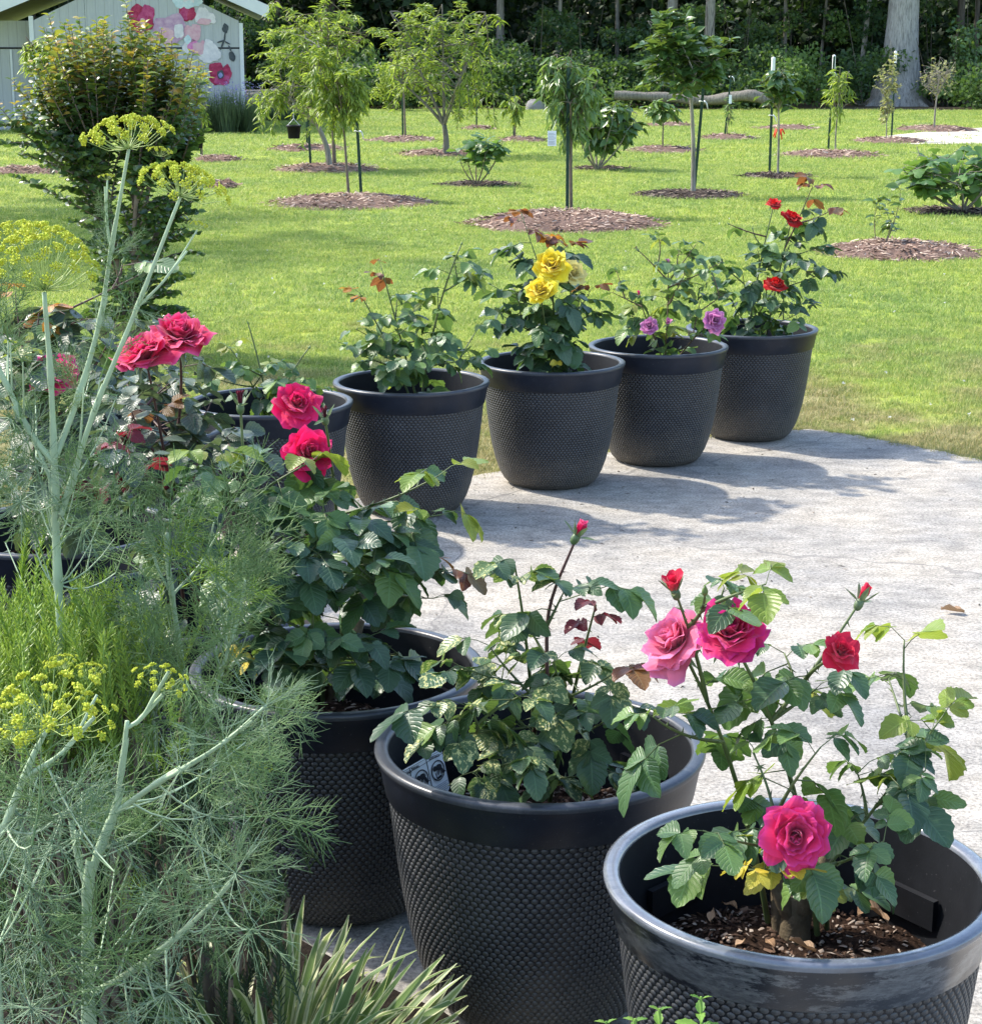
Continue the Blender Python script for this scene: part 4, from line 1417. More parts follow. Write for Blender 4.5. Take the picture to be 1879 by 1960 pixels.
def mulch(vx, vy, hw, label, dark=False, chips=260, hgt=.10, seed=0):
    r_ = np.random.default_rng(seed + 900)
    b = G(vx, vy, LZ)
    R_ = hw / FPX * b[1] / _cp * 1.0
    RINGS.append((b[0], b[1], R_ * .93))
    t = 'dark' if dark else 'brown'
    nr, n = 9, 40
    rr = np.linspace(0, 1, nr)
    th = np.linspace(0, 2 * np.pi, n, endpoint=False)
    wob = 1 + .05 * np.sin(3 * th + seed) + .04 * np.sin(7 * th + seed * 2)
    X, Y = R_ * rr[:, None] * wob * np.cos(th), R_ * rr[:, None] * wob * np.sin(th)
    hf = lambda q: hgt * (1 - q ** 2) ** .8 * (1 - .35 * np.exp(-(q / .2) ** 2))
    Z = hf(np.minimum(rr, 1))[:, None] + r_.normal(0, .012, X.shape) * (1 - rr[:, None] ** 4)
    root = solo('mulch_ring', MB().add(np.stack([X, Y, Z], -1).reshape(-1, 3), grid_faces(nr, n, True)).mesh('mulch_ring', M_['mulch_' + t]), b, label, 'mulch ring', 'mulch rings under the young trees')
    q, a = np.sqrt(r_.random(chips)) * 1.02 + np.abs(r_.normal(0, .05, chips)), r_.random(chips) * 6.28
    p = np.stack([R_ * q * np.cos(a), R_ * q * np.sin(a), hf(np.minimum(q, 1)) + r_.uniform(.003, .02, chips)], -1)
    d = np.stack([np.cos(a * 5), np.sin(a * 5), r_.uniform(-.25, .35, chips)], -1)
    k = b[1] / 22 * .6 + .4
    s = np.stack([r_.uniform(.008, .02, chips) * k, r_.uniform(.03, .10, chips) * k, np.full(chips, .01)], -1)
    bit = (np.array([[-.5, 0, 0], [.5, 0, 0], [-.4, 1, .2], [.4, 1, -.2], [0, .5, .6]]), np.array([[0, 1, 4], [1, 3, 4], [3, 2, 4], [2, 0, 4]]), np.zeros((5, 2)))
    child(root, 'wood_chips', MB().instance(bit, place(p, d, np.tile([[0, 0, 1.0]], (chips, 1)) + r_.normal(0, .35, (chips, 3)), s)).mesh('wood_chips', M_['chip_' + t]), kind='stuff')
    return b


def post(vx, vy, vtop, label, white=0, lean=0.0, tie=None, dist=None):
    """steel T-post with studs; white: sleeve length in pixels"""
    b = G(vx, vy, LZ)
    d = b[1]
    h = (vy - vtop) / FPX * d * 1.0
    root = empty('metal_post', b, label, 'post', 'green steel posts in the orchard')
    a = math.radians(20)
    mb = MB()
    for (x0, x1, y0, y1) in ((-.019, .019, -.004, .004), (-.004, .004, .0045, .032)):
        v, f = box(x0, x1, y0, y1, -.05, h)
        v[:, 0] += lean * np.maximum(v[:, 2], 0) / h
        mb.add(v, f)
    child(root, 'post_rail', mb.mesh('post_rail', M_['steel_green'], smooth=False), trs((0, 0, 0), a * (1 if vx < 1200 else -1)))
    mb = MB()
    for z in np.arange(.12, h - .1, .055):
        v, f = box(-.007, .007, -.016, -.0045, z, z + .022)
        v[:, 0] += lean * z / h
        mb.add(v, f)
    child(root, 'studs', mb.mesh('studs', M_['steel_green'], smooth=False), trs((0, 0, 0), a * (1 if vx < 1200 else -1)), kind='stuff')
    if white:
        wl = white / FPX * d
        mb = MB().add(*tube([(lean, 0, h - wl * .8), (lean, 0, h), (lean, 0, h + .02)], .030, 8))
        child(root, 'sleeve', mb.mesh('sleeve', M_['sleeve_white']), trs((0, .012, 0)), label='white plastic sleeve')
    if tie:
        for (ty, mname) in tie:
            z = (vy - ty) / FPX * d
            x = lean * z / h
            P = [(x + .04 * math.cos(t), .01 + .04 * math.sin(t), z + .006 * math.sin(t * 2)) for t in np.linspace(0, 6.2, 11)]
            mb = MB().add(*tube(P, .007, 5))
            mb.add(*tube([P[0], (x + .06, -.01, z - .03), (x + .075, -.015, z - .10)], [.008, .010, .006], 5))
            child(root, 'tie', mb.mesh('tie', M_[mname]))
    return b


def tree(vx, vy, cx, cy, rx, rz, label, geos, mat, nl, lsz, seed, trunk=.025, fork=None, bark='bark_pale', ntw=34, droop=.6, group='young orchard trees', name='fruit_tree', parts=0, rx2=None, multi=0, up=.4, spread=1.0, cat='tree', leafname='leaf'):
    """trunk from the mulch up to the fork, limbs out to points in the crown, leaves hanging along the twigs"""
    r_ = np.random.default_rng(seed)
    b = G(vx, vy, LZ + .04)
    d = b[1]
    px = d / FPX
    C = np.array([(cx - vx) * px, 0, (vy - cy) * px])
    RX, RZ = rx * px, rz * px
    root = empty(name, b, label, cat, group)
    f = fork if fork else .45
    top = np.array([C[0] * .5, 0, max(.05, (C[2] - RZ) + RZ * f)])
    mb = MB()
    limbs = []
    if not multi:
        tp = smoothpath([(0, 0, -.05), top * [.3, 1, .5] + [r_.normal(0, .01), 0, 0], top], 6)
        tr = np.linspace(trunk * 1.15, trunk * .75, len(tp)); tr[0] *= 1.35
        mb.add(*tube(tp, tr, 9))
    nlimb = multi or 6
    ends = []
    for k in range(nlimb):
        a = k * 2.4 + r_.uniform(-.4, .4)
        e = C + np.array([math.cos(a) * RX * .75, math.sin(a) * RX * .6, RZ * r_.uniform(-.3, .85)])
        if k == 0 and not multi:
            e = C + np.array([0, 0, RZ * .9])
        s = top if not multi else np.array([math.cos(a) * .03, math.sin(a) * .03, 0])
        m = s + (e - s) * .5 + np.array([0, 0, .1 * RZ * (1 if not multi else -.6)]) + (np.array([math.cos(a), math.sin(a), 0]) * RX * .25 if multi else 0)
        P = bezier(s, m, e, 9)
        limbs.append(P)
        mb.add(*tube(P, np.linspace(trunk * (.62 if not multi else .8), trunk * .16, 9), 6))
    twP, twE = [], []
    for k in range(ntw):
        P = limbs[r_.integers(0, nlimb)]
        s = P[r_.integers(3, 9)]
        dd = norm(r_.normal(size=3))
        e = C + dd * np.array([RX, RX * .8, RZ]) * r_.uniform(.45, 1.0) ** .5 * spread
        if e[2] < .12:
            e[2] = .12 + r_.random() * .1
        m = (s + e) / 2 + np.array([0, 0, up * RZ * .3])
        T = bezier(s, m, e, 6)
        mb.add(*tube(T, np.linspace(trunk * .22, trunk * .08, 6), 4))
        twP.append(T)
    child(root, 'trunk', mb.mesh('trunk', M_[bark]))
    L = []
    per = max(1, nl // ntw)
    for T in twP + limbs[:0]:
        for j in range(per):
            t = r_.uniform(.25, 1.0)
            q = np.array([np.interp(t * 5, range(6), T[:, i]) for i in range(3)])
            az = r_.uniform(0, 6.28)
            dirv = norm([math.cos(az), math.sin(az), up * .6 - droop * r_.uniform(.3, 1.4)]) + norm(T[-1] - T[0]) * .5
            L.append((q + r_.normal(0, .012, 3), norm(dirv), norm(np.array([0, 0, 1.0]) + r_.normal(0, .4, 3)), lsz * r_.uniform(.65, 1.2), mat))
    if parts:
        put_leaves(root, b, L, mat, geos, r_, parts, leafname)
    else:
        M = place(np.array([l[0] for l in L]), np.array([l[1] for l in L]), np.array([l[2] for l in L]), np.array([l[3] for l in L]))
        g = r_.integers(0, len(geos), len(L))
        mb = MB()
        for k in range(len(geos)):
            mb.instance(geos[k], M[g == k], r_.random((g == k).sum()))
        child(root, 'crown', mb.mesh('crown', M_[mat]), kind='stuff')
    return root


mulch(672, 390, 150, 'wide brown mulch ring under the drooping peach with the nearest post', chips=900, seed=1)
mulch(1083, 430, 178, 'widest brown mulch ring, round the post with the white tag', chips=1500, hgt=.14, seed=2)
mulch(1722, 485, 148, 'brown pine straw ring round the small leggy rose', chips=1100, seed=3)
mulch(627, 326, 97, 'brown mulch ring round the pale trunked peach', chips=420, seed=4)
mulch(590, 287, 74, 'mulch ring behind the pale trunked peach', chips=260, seed=5)
mulch(770, 270, 68, 'mulch ring under the thin sapling between the peaches', chips=260, seed=6)
mulch(838, 297, 76, 'mulch ring under the biggest peach tree', chips=300, seed=7)
mulch(915, 248, 32, 'mulch ring at the post with red and white tape', chips=150, seed=8)
mulch(915, 354, 76, 'dark earthy ring under the bare stemmed fig', True, 320, .03, 9)
mulch(1000, 271, 48, 'mulch ring under the little weeping peach', chips=160, seed=10)
mulch(1150, 324, 58, 'dark earthy ring under the spreading pale stemmed bush', True, 260, .03, 11)
mulch(1318, 374, 104, 'dark ring under the tall broad leaved tree', True, 600, .05, 12)
mulch(1270, 290, 72, 'reddish mulch ring under the small bush tree', chips=280, seed=13)
mulch(1392, 266, 56, 'mulch ring at the leaning post with tags', chips=180, seed=14)
mulch(1280, 241, 48, 'bare mulch ring near the fallen log', chips=140, seed=15)
mulch(1486, 339, 68, 'black mulch ring under the sapling with red ribbon', True, 420, .05, 16)
mulch(1505, 247, 58, 'bare mulch ring behind the sapling with red ribbon', chips=160, seed=17)
mulch(1590, 299, 95, 'brown mulch mound under the slim sapling with a white topped post', chips=520, hgt=.10, seed=18)
mulch(1700, 272, 72, 'mulch ring in front of the massive trunk', chips=260, seed=19)
mulch(1788, 250, 76, 'mulch mound under the pale bare twigged tree', chips=240, hgt=.12, seed=20)
mulch(1830, 406, 98, 'dark earthy ring under the big fig', True, 420, .03, 21)
mulch(45, 331, 72, 'mulch ring behind the tall myrtle bush', chips=320, seed=22)
mulch(418, 308, 46, 'mulch ring beside the hanging black pot near the myrtle', chips=180, seed=23)
mulch(425, 359, 36, 'small mulch edge between the myrtle and the peach', chips=150, seed=24)

post(692, 378, 178, 'nearest green post beside the drooping peach', lean=-.06, tie=[(255, 'sleeve_white')])
post(595, 320, 212, 'green post beside the pale trunked peach', lean=-.03)
post(588, 280, 235, 'short green post behind the pale trunked peach')
post(771, 267, 135, 'green post tied to the thin sapling with pale tape', tie=[(137, 'ribbon_pale')])
post(912, 247, 165, 'post topped with red and white tape beyond the fig', tie=[(170, 'ribbon_red'), (174, 'sleeve_white')])
post(983, 268, 168, 'green post behind the little weeping peach')
post(1085, 414, 140, 'thick green post hung with the white tag')
post(1328, 362, 150, 'green post leaning along the broad leaved tree', lean=.10, tie=[(200, 'sleeve_white')])
post(1386, 263, 150, 'leaning green post with white tags', lean=.10, tie=[(152, 'sleeve_white')])
post(1472, 331, 122, 'white topped post beside the sapling with red ribbon', 34, lean=0, tie=[(225, 'sleeve_white')])
post(1584, 288, 116, 'white topped post in the brown mulch mound', 28, lean=.04, tie=[(146, 'ribbon_pale')])
post(1705, 267, 108, 'white topped post before the massive trunk', 24, lean=.0)
post(386, 301, 200, 'post behind the myrtle bush holding a black pot')

tree(668, 376, 652, 180, 62, 84, 'drooping peach with a thin trunk beside the nearest post', LANCE_G, 'peach', 1800, .115, 41, .017, .35, 'woody', 40, 1.0, up=.7, spread=1.1)
tree(632, 322, 590, 165, 112, 105, 'pale trunked peach with wide arching limbs', LANCE_G, 'peach', 2500, .122, 42, .045, .25, 'bark_pale', 50, .75, up=.8, spread=1.15)
tree(640, 318, 630, 75, 118, 70, 'tall upper peach limbs rising behind the pale trunk', LANCE_G, 'peach', 1400, .125, 43, .03, .1, 'woody', 32, .7, up=.8, spread=1.1)
tree(853, 295, 848, 140, 132, 130, 'biggest peach tree with a forked grey trunk', LANCE_G, 'peach', 3400, .128, 44, .055, .22, 'bark_grey', 58, .7, up=.8, spread=1.15)
tree(776, 265, 770, 135, 34, 55, 'thin sapling tied to a post between the peaches', LANCE_G, 'peach', 130, .13, 45, .02, .6, 'woody', 16)
tree(986, 266, 985, 205, 24, 38, 'little weeping peach tied to a post', LANCE_G, 'peach', 230, .17, 46, .015, .4, 'woody', 16, 1.4)
tree(1093, 406, 1090, 195, 70, 98, 'willow leaved tree with glossy hanging leaves behind a thick post', LANCE_G, 'willow', 1150, .135, 47, .019, .30, 'woody', 46, 1.0, up=.5, parts=240)
tree(1143, 322, 1160, 240, 74, 50, 'spreading bush on pale curving stems', BROAD_G, 'loquat', 560, .19, 48, .022, None, 'bark_pale', 36, 1.0, multi=8, name='fruit_bush', cat='bush')
tree(912, 352, 920, 285, 56, 32, 'bare stemmed fig with a flat leafy top', FIG_G, 'fig', 110, .17, 49, .014, None, 'woody', 24, .7, multi=7, name='fig_bush', cat='bush', parts=110)
tree(1326, 368, 1306, 128, 96, 88, 'tall broad leaved tree tied to a leaning post', BROAD_G, 'loquat', 900, .185, 50, .028, .42, 'bark_pale', 40, .3, up=.9, parts=280)
tree(1268, 285, 1268, 218, 32, 28, 'small bush tree on twin thin stems', BROAD_G, 'willow', 150, .20, 51, .015, .3, 'woody', 18, .8)
tree(1391, 262, 1393, 215, 10, 30, 'wispy sapling at the leaning post with tags', LANCE_G, 'willow', 60, .14, 52, .010, .3, 'woody', 10)
tree(1488, 333, 1482, 185, 42, 52, 'sapling with leathery leaves and a red ribbon', BROAD_G, 'loquat', 190, .19, 53, .016, .45, 'bark_pale', 22, .5, up=.8)
tree(1598, 288, 1600, 190, 32, 62, 'slim sapling beside the post in the mulch mound', LANCE_G, 'peach', 300, .15, 54, .015, .5, 'bark_pale', 24, .8)
tree(1694, 268, 1694, 165, 26, 88, 'thin pale leaved sapling standing before the massive trunk', SMALL_G, 'pale_leaf', 330, .10, 55, .012, .2, 'bark_pale', 30, .3)
tree(1787, 247, 1790, 155, 40, 44, 'pale tree of bare twigs with few leaves beyond the sand', SMALL_G, 'pale_leaf', 160, .09, 56, .022, .25, 'bark_pale', 80, .3)
tree(1840, 402, 1812, 328, 118, 52, 'big fig bush with lobed leaves on slanting stems', FIG_G, 'fig', 230, .21, 57, .022, None, 'bark_pale', 52, .8, multi=7, name='fig_bush', cat='bush', parts=290)
tree(1684, 473, 1690, 408, 36, 56, 'small leggy rose in the pine straw ring', BROAD_G, 'loquat', 60, .12, 58, .008, None, 'woody', 13, .3, multi=3, name='rose_sapling', cat='rose', parts=60)
tree(388, 300, 390, 190, 24, 70, 'sapling mostly hidden behind the myrtle', LANCE_G, 'peach', 200, .14, 59, .012, .3, 'woody', 18)
tree(100, 330, 105, 130, 60, 70, 'pale peach tree hidden behind the myrtle', LANCE_G, 'peach', 700, .15, 60, .03, .3, 'woody', 30)

# two orchard trees beyond the left edge of the picture: they shade the middle of the lawn
for (x_, y_, h_, sd) in ((-7.6, 19.6, 7.0, 61), (-9.6, 23.5, 8.0, 62)):
    r_ = np.random.default_rng(sd)
    root = empty('shade_tree', (x_, y_, LZ), 'shorter leafy tree casting shade across the middle of the lawn' if sd == 61 else 'taller leafy tree casting shade from farther back on the lawn', 'tree', 'shade trees beside the lawn')
    mb = MB().add(*tube([(0, 0, -.1), (.05, 0, h_ * .3), (0, .1, h_ * .6), (.1, 0, h_ * .9)], [.16, .12, .09, .03], 9))
    cen = [(r_.normal(0, 1.05), r_.normal(0, 1.05), h_ * r_.uniform(.38, 1.0)) for _ in range(60)]
    mb.add(*sticks([(0, 0, h_ * .3 + .25 * c[2]) for c in cen[:16]], cen[:16], .04, .01))
    child(root, 'trunk', mb.mesh('trunk', M_['bark_grey']))
    g_, M, q = leaf_cloud(cen, [(.55, .55, .4)] * 60, 90, .15, r_, None)
    child(root, 'crown', MB().instance(g_, M, q).mesh('crown', M_['peach']), kind='stuff')

# red ribbon on the sapling, tags and hanging pots
b = G(1488, 333, LZ)
p = at(1490, 250, b[1] - .05)
mb = MB()
for k in range(5):
    a = k * 1.3
    mb.add(*tube([(0, 0, 0), (.05 * math.cos(a), .03 * math.sin(a), .02), (.09 * math.cos(a), .05 * math.sin(a), -.05 - .02 * k)], [.012, .016, .008], 5))
solo('ribbon', mb.mesh('ribbon', M_['ribbon_red']), p, 'red ribbon tied round the sapling stem', 'ribbon')


def hanging_pot(vx, vy, Y, s, label, topv):
    p = at(vx, vy, Y)
    root = empty('hanging_pot', p, label, 'pot', 'black nursery pots hung as weights')
    child(root, 'pot_shell', MB().add(*lathe([(.0, 0), (.72, 0), (.78, .1), (.9, 1.5), (1.02, 1.5), (1.02, 1.75), (.94, 1.75), (.86, 1.3), (0, 1.25)], 20)).mesh('pot_shell', M_['pot_in']), trs((0, 0, 0), 0, s))
    hgt = at(vx, topv, Y)[2] - p[2]
    child(root, 'cord', MB().add(*sticks([(-.9 * s, 0, 1.6 * s), (.9 * s, 0, 1.6 * s), (0, 0, 2.6 * s)], [(0, 0, 2.6 * s), (0, 0, 2.6 * s), (0, 0, hgt)], .006, .006)).mesh('cord', M_['sleeve_white']))


hanging_pot(563, 265, G(590, 287)[1] + .4, .14, 'black nursery pot hanging beneath the peach limb', 190)
hanging_pot(376, 284, G(418, 308)[1] + .2, .14, 'black nursery pot hanging behind the myrtle', 215)

b = G(1085, 414, LZ)
p = at(1056, 265, b[1] - .25)
tg = empty('plant_tag', p, 'white printed card hanging on the willow leaved tree', 'tag')
v, f = box(-.048, .048, -.002, .002, -.082, .082)
child(tg, 'card', MB().add(v, f).mesh('card', M_['white_card'], smooth=False))
mb = MB()
for z in (.055, .042, .025, -.012, -.03, -.04, -.05, -.062):
    v, f = box(-.038, .030 + .008 * math.sin(z * 200), -.0045, -.0022, z - .0022, z + .0022)
    mb.add(v, f)
v, f = box(-.048, .048, -.0045, -.0022, .002, .008)
mb.add(v, f)
child(tg, 'print', mb.mesh('print', M_['ink_grey'], smooth=False))
child(tg, 'string', MB().add(*sticks([(0, 0, .08)], [(.05, .05, .2)], .002, .002)).mesh('string', M_['sleeve_white']))
for vx, vy, Yb, lab in [(1397, 190, 1386, 'white tag dangling by the leaning post'), (1372, 250, 1386, None)]:
    if lab:
        p = at(vx, vy, G(1386, 263)[1] - .1)
        v, f = box(-.03, .03, -.002, .002, -.09, .09)
        solo('plant_tag', MB().add(v, f).mesh('plant_tag', M_['white_card'], smooth=False), p, lab, 'tag')


# ------------------------------------------------------------------ lawn grass
def build_grass():
    protos = bpy.data.collections.new('grass tufts')
    for t in range(4):
        r_ = np.random.default_rng(70 + t)
        n = 26
        a, q = r_.random(n) * 6.28, np.sqrt(r_.random(n)) * .05
        L = r_.uniform(.016, .040, n)
        p = np.stack([q * np.cos(a), q * np.sin(a), 0 * a - .005], -1)
        bend = r_.uniform(.2, 1.1, n)
        az = r_.random(n) * 6.28
        g = (np.array([[-.5, 0, 0], [.5, 0, 0], [-.42, .5, .1], [.42, .5, .1], [0, 1, .45]]), [np.array([[0, 1, 3, 2]]), np.array([[2, 3, 4]])], np.zeros((5, 2)))
        d = norm(np.stack([np.cos(az) * bend * .5, np.sin(az) * bend * .5, np.ones(n)], -1))
        nn = np.stack([np.cos(az), np.sin(az), -bend * .2], -1)
        M = place(p, d, nn, np.stack([r_.uniform(.0022, .0038, n), L, L * bend], -1))
        o = bpy.data.objects.new('grass_tuft', MB().instance(g, M, r_.random(n) * .35).mesh('grass_tuft', M_['grass']))
        protos.objects.link(o)
    r_ = np.random.default_rng(77)
    pts, scl = [], []
    for y0, y1, den, s0 in [(6.3, 9.5, 1100, .95), (9.5, 13, 700, 1.1), (13, 20, 330, 1.5), (20, 32, 150, 2.1), (32, 64, 60, 3.2)]:
        xw = lambda y: .295 * y + .5
        area = (xw(y0) + xw(y1)) * (y1 - y0)
        k = int(area * den)
        y = y0 + (y1 - y0) * r_.random(k)
        x = (r_.random(k) * 2 - 1) * (.295 * y1 + .5)
        keep = np.abs(x) < .295 * y + .5
        x, y = x[keep], y[keep]
        bad = inside(slab_poly, x, y) & ~(r_.random(len(x)) < 0.0)
        for (cx, cy, R_) in RINGS:
            bad |= (x - cx) ** 2 + (y - cy) ** 2 < R_ ** 2
        bad |= inside([G(px_, py_, LZ)[:2] for px_, py_ in sand_px], x, y) & (r_.random(len(x)) > .06)
        bad |= inside(woods_floor, x, y)
        x, y = x[~bad], y[~bad]
        # thin out where the turf is worn
        nz = np.sin(x * 3.1 + 1) * np.cos(y * 2.7) + np.sin(x * 1.3 + y * 1.9)
        worn = np.clip((11.5 - y) / 5, 0, .8) * (nz > .35)
        ok = r_.random(len(x)) > worn * .75
        x, y = x[ok], y[ok]
        pts.append(np.stack([x, y, np.full(len(x), LZ)], -1))
        scl.append(s0 * r_.uniform(.7, 1.3, len(x)))
    E_ = np.array(fine_edge)
    i = r_.integers(0, len(E_) - 1, 1500)
    t = r_.random((1500, 1))
    q = E_[i] * (1 - t) + E_[i + 1] * t
    nv = norm(np.stack([-(E_[i + 1] - E_[i])[:, 1], (E_[i + 1] - E_[i])[:, 0]], -1))
    q = q + nv * (r_.normal(0, .018, 1500) + .016 * np.sin(q[:, 0] * 5) + .012 * np.sin(q[:, 0] * 13))[:, None]
    pts.append(np.concatenate([q, np.full((1500, 1), -.016)], 1))
    scl.append(r_.uniform(.5, 1.0, 1500))
    P, S = np.concatenate(pts), np.concatenate(scl)
    # clover heads and other pale specks in the turf
    k = 90
    y = 9 + 14 * r_.random(k) ** 1.5
    x = (r_.random(k) * 2 - 1) * .27 * y
    ok = ~inside(slab_poly, x, y)
    x, y = x[ok], y[ok]
    mb = MB()
    mb.instance(CARD, place(np.repeat(np.stack([x, y, np.full(len(x), LZ + .03)], -1), 6, 0), r_.normal(size=(len(x) * 6, 3)) + [0, 0, .5], r_.normal(size=(len(x) * 6, 3)), r_.uniform(.008, .016, len(x) * 6)))
    solo('clover_blossoms', mb.mesh('clover_blossoms', M_['clover']), kind='stuff')
    # crumbs of bark, petals and twigs on the slab
    k = 420
    c = np.array(list(POTS.values()))[r_.integers(0, len(POTS), k)]
    a, q = r_.random(k) * 6.28, .17 + np.abs(r_.normal(0, .45, k))
    p = np.stack([c[:, 0] + q * np.cos(a), c[:, 1] + q * np.sin(a), np.full(k, .002)], -1)
    p = np.concatenate([p, np.stack([r_.uniform(-.3, 2.2, 120), r_.uniform(3.5, 8, 120), np.full(120, .002)], -1)])
    p = p[inside(slab_poly, p[:, 0], p[:, 1])]
    k = len(p)
    mb = MB().instance(CARD, place(p, np.concatenate([r_.normal(size=(k, 2)), np.zeros((k, 1))], 1), np.tile([[0, 0, 1.0]], (k, 1)) + r_.normal(0, .15, (k, 3)), np.stack([r_.uniform(.004, .014, k), r_.uniform(.006, .03, k), r_.uniform(.005, .02, k)], -1)))
    solo('slab_litter', mb.mesh('slab_litter', M_['chip_dark']), kind='stuff')
    me = bpy.data.meshes.new('lawn_grass')
    me.vertices.add(len(P))
    me.vertices.foreach_set('co', P.astype(np.float32).ravel())
    a = me.attributes.new('size', 'FLOAT_VECTOR', 'POINT')
    a.data.foreach_set('vector', np.stack([S, S, np.minimum(S, .55 + S * .35)], -1).astype(np.float32).ravel())
    a = me.attributes.new('turn', 'FLOAT_VECTOR', 'POINT')
    T = np.stack([r_.normal(0, .12, len(P)), r_.normal(0, .12, len(P)), r_.random(len(P)) * 6.28], -1)
    a.data.foreach_set('vector', T.astype(np.float32).ravel())
    o = solo('lawn_grass', me, kind='stuff')
    ng = bpy.data.node_groups.new('scatter grass', 'GeometryNodeTree')
    ng.interface.new_socket('Geometry', in_out='INPUT', socket_type='NodeSocketGeometry')
    ng.interface.new_socket('Geometry', in_out='OUTPUT', socket_type='NodeSocketGeometry')
    gi, go = ng.nodes.new('NodeGroupInput'), ng.nodes.new('NodeGroupOutput')
    iop = ng.nodes.new('GeometryNodeInstanceOnPoints')
    ci = ng.nodes.new('GeometryNodeCollectionInfo')
    ci.inputs['Collection'].default_value = protos
    ci.inputs['Separate Children'].default_value = True
    ci.inputs['Reset Children'].default_value = True
    iop.inputs['Pick Instance'].default_value = True
    s = ng.nodes.new('GeometryNodeInputNamedAttribute'); s.data_type = 'FLOAT_VECTOR'; s.inputs[0].default_value = 'size'
    t = ng.nodes.new('GeometryNodeInputNamedAttribute'); t.data_type = 'FLOAT_VECTOR'; t.inputs[0].default_value = 'turn'
    ng.links.new(gi.outputs[0], iop.inputs['Points'])
    ng.links.new(ci.outputs[0], iop.inputs['Instance'])
    ng.links.new(s.outputs['Attribute'], iop.inputs['Scale'])
    ng.links.new(t.outputs['Attribute'], iop.inputs['Rotation'])
    ng.links.new(iop.outputs[0], go.inputs[0])
    md = o.modifiers.new('scatter', 'NODES')
    md.node_group = ng
    print('grass tufts', len(P))


build_grass()
# ------------------------------------------------------------------ planters round the slab
planter('P1', 'planter farthest along the slab, holding the scarlet rose')
planter('P2', 'planter holding the lilac rose', rot=.3)
planter('P3', 'planter holding the yellow rose', rot=.7)
planter('P4', 'planter holding the flowerless bushy rose on the grass edge', rot=1.1)
planter('P5', 'planter half hidden behind the two crimson pink blooms', rot=.2)
planter('P6', 'planter mostly hidden behind the tall rose red blooms', rot=.9)
planter('P7', 'planter buried behind fennel and rosemary', rot=.5)
planter('P8', 'planter from which the tall rose red blooms rise', 500, rot=.4)
planter('D', 'planter with fennel spilling over its side and crimson pink blooms', 900, rot=.15)
planter('E', 'planter with the warning sticker inside its rim', 1300, rot=.6)
planter('F', 'nearest planter with clear film scuffed round its rim', 1800, True, rot=.8)


def A(vx, vy, Y):
    return at(vx, vy, Y)


B_ = (M_ and None)
UPL = (-.3, -.6, .7)


def potbase(k, vx=None, dz=0.0, dx=0.0, dy=0.0):
    x, y = POTS[k]
    return np.array([x + dx, y + dy, SOILZ + .01 + dz])


DK, MD, GR, SPT = (['rose_dark', ['rose_mid'], .35]), (['rose_mid', ['rose_dark', 'rose_young'], .45]), (['rose_grey', ['rose_mid', 'rose_grey'], .25]), (['rose_spot', ['rose_dark', 'rose_mid'], .4])
LT = ['rose_mid', ['rose_young', 'rose_mid', 'rose_mid'], .3]

# nearest planter: hot pink rose
y = 2.62
rose_bush('nearest rose bush with hot pink and magenta blooms', G(1528, 1770, SOILZ + .01), [
    (A(1522, 1598, 2.50), 'bloom', dict(rad=.050, n=32, mat='p_hotpink', axis=(-.05, -1, .22), t0=.3, bare=.10)),
    (A(1300, 1235, 2.68), 'bloom', dict(rad=.050, n=26, mat='p_lightpink', axis=(-.7, -.4, .55))),
    (A(1398, 1222, 2.62), 'bloom', dict(rad=.052, n=28, mat='p_magenta', axis=(.1, -.6, .75))),
    (A(1291, 1130, 2.66), 'bud', dict(rad=.030, n=13, mat='p_pinkred', smax=.4, bare=.10)),
    (A(1646, 1150, 2.70), 'bud', dict(rad=.030, n=9, mat='p_pinkred', smax=.25, bare=.09)),
    (A(1605, 1250, 2.60), 'bloom', dict(rad=.028, n=18, mat='p_pinkred', axis=(.1, -.6, .6))),
    (A(1348, 1140, 2.64), 'green', dict(rad=.017, bare=.12)),
    (A(1465, 1118, 2.60), 'shoot', dict(young='rose_young', yf=.8)),
    (A(1800, 1375, 2.62), 'shoot', dict(young='rose_young', yf=.78)),
    (A(1385, 1125, 2.72), 'shoot', dict(ls=.8)),
    (A(1250, 1372, 2.62), 'shoot', dict(t0=.45)),
    (A(1730, 1225, 2.74), 'shoot', dict(young='rose_young', yf=.85)),
    (A(1700, 1300, 2.80), 'shoot', {}), (A(1770, 1475, 2.58), 'shoot', dict(t0=.4)),
    (A(1345, 1590, 2.46), 'shoot', dict(t0=.5)), (A(1690, 1610, 2.50), 'shoot', dict(t0=.5)),
    (A(1432, 1665, 2.46), 'shoot', dict(t0=.85, young='rose_yellow', yf=.3, ls=.7)), (A(1560, 1320, 2.66), 'shoot', {}), (A(1440, 1440, 2.60), 'shoot', {}), (A(1570, 1430, 2.52), 'shoot', dict(t0=.4)), (A(1640, 1480, 2.70), 'shoot', {}), (A(1500, 1250, 2.75), 'shoot', dict(t0=.4)),
], .056, MD, 101, spread=.05, loose=4, t0=.46, nodes=.055)

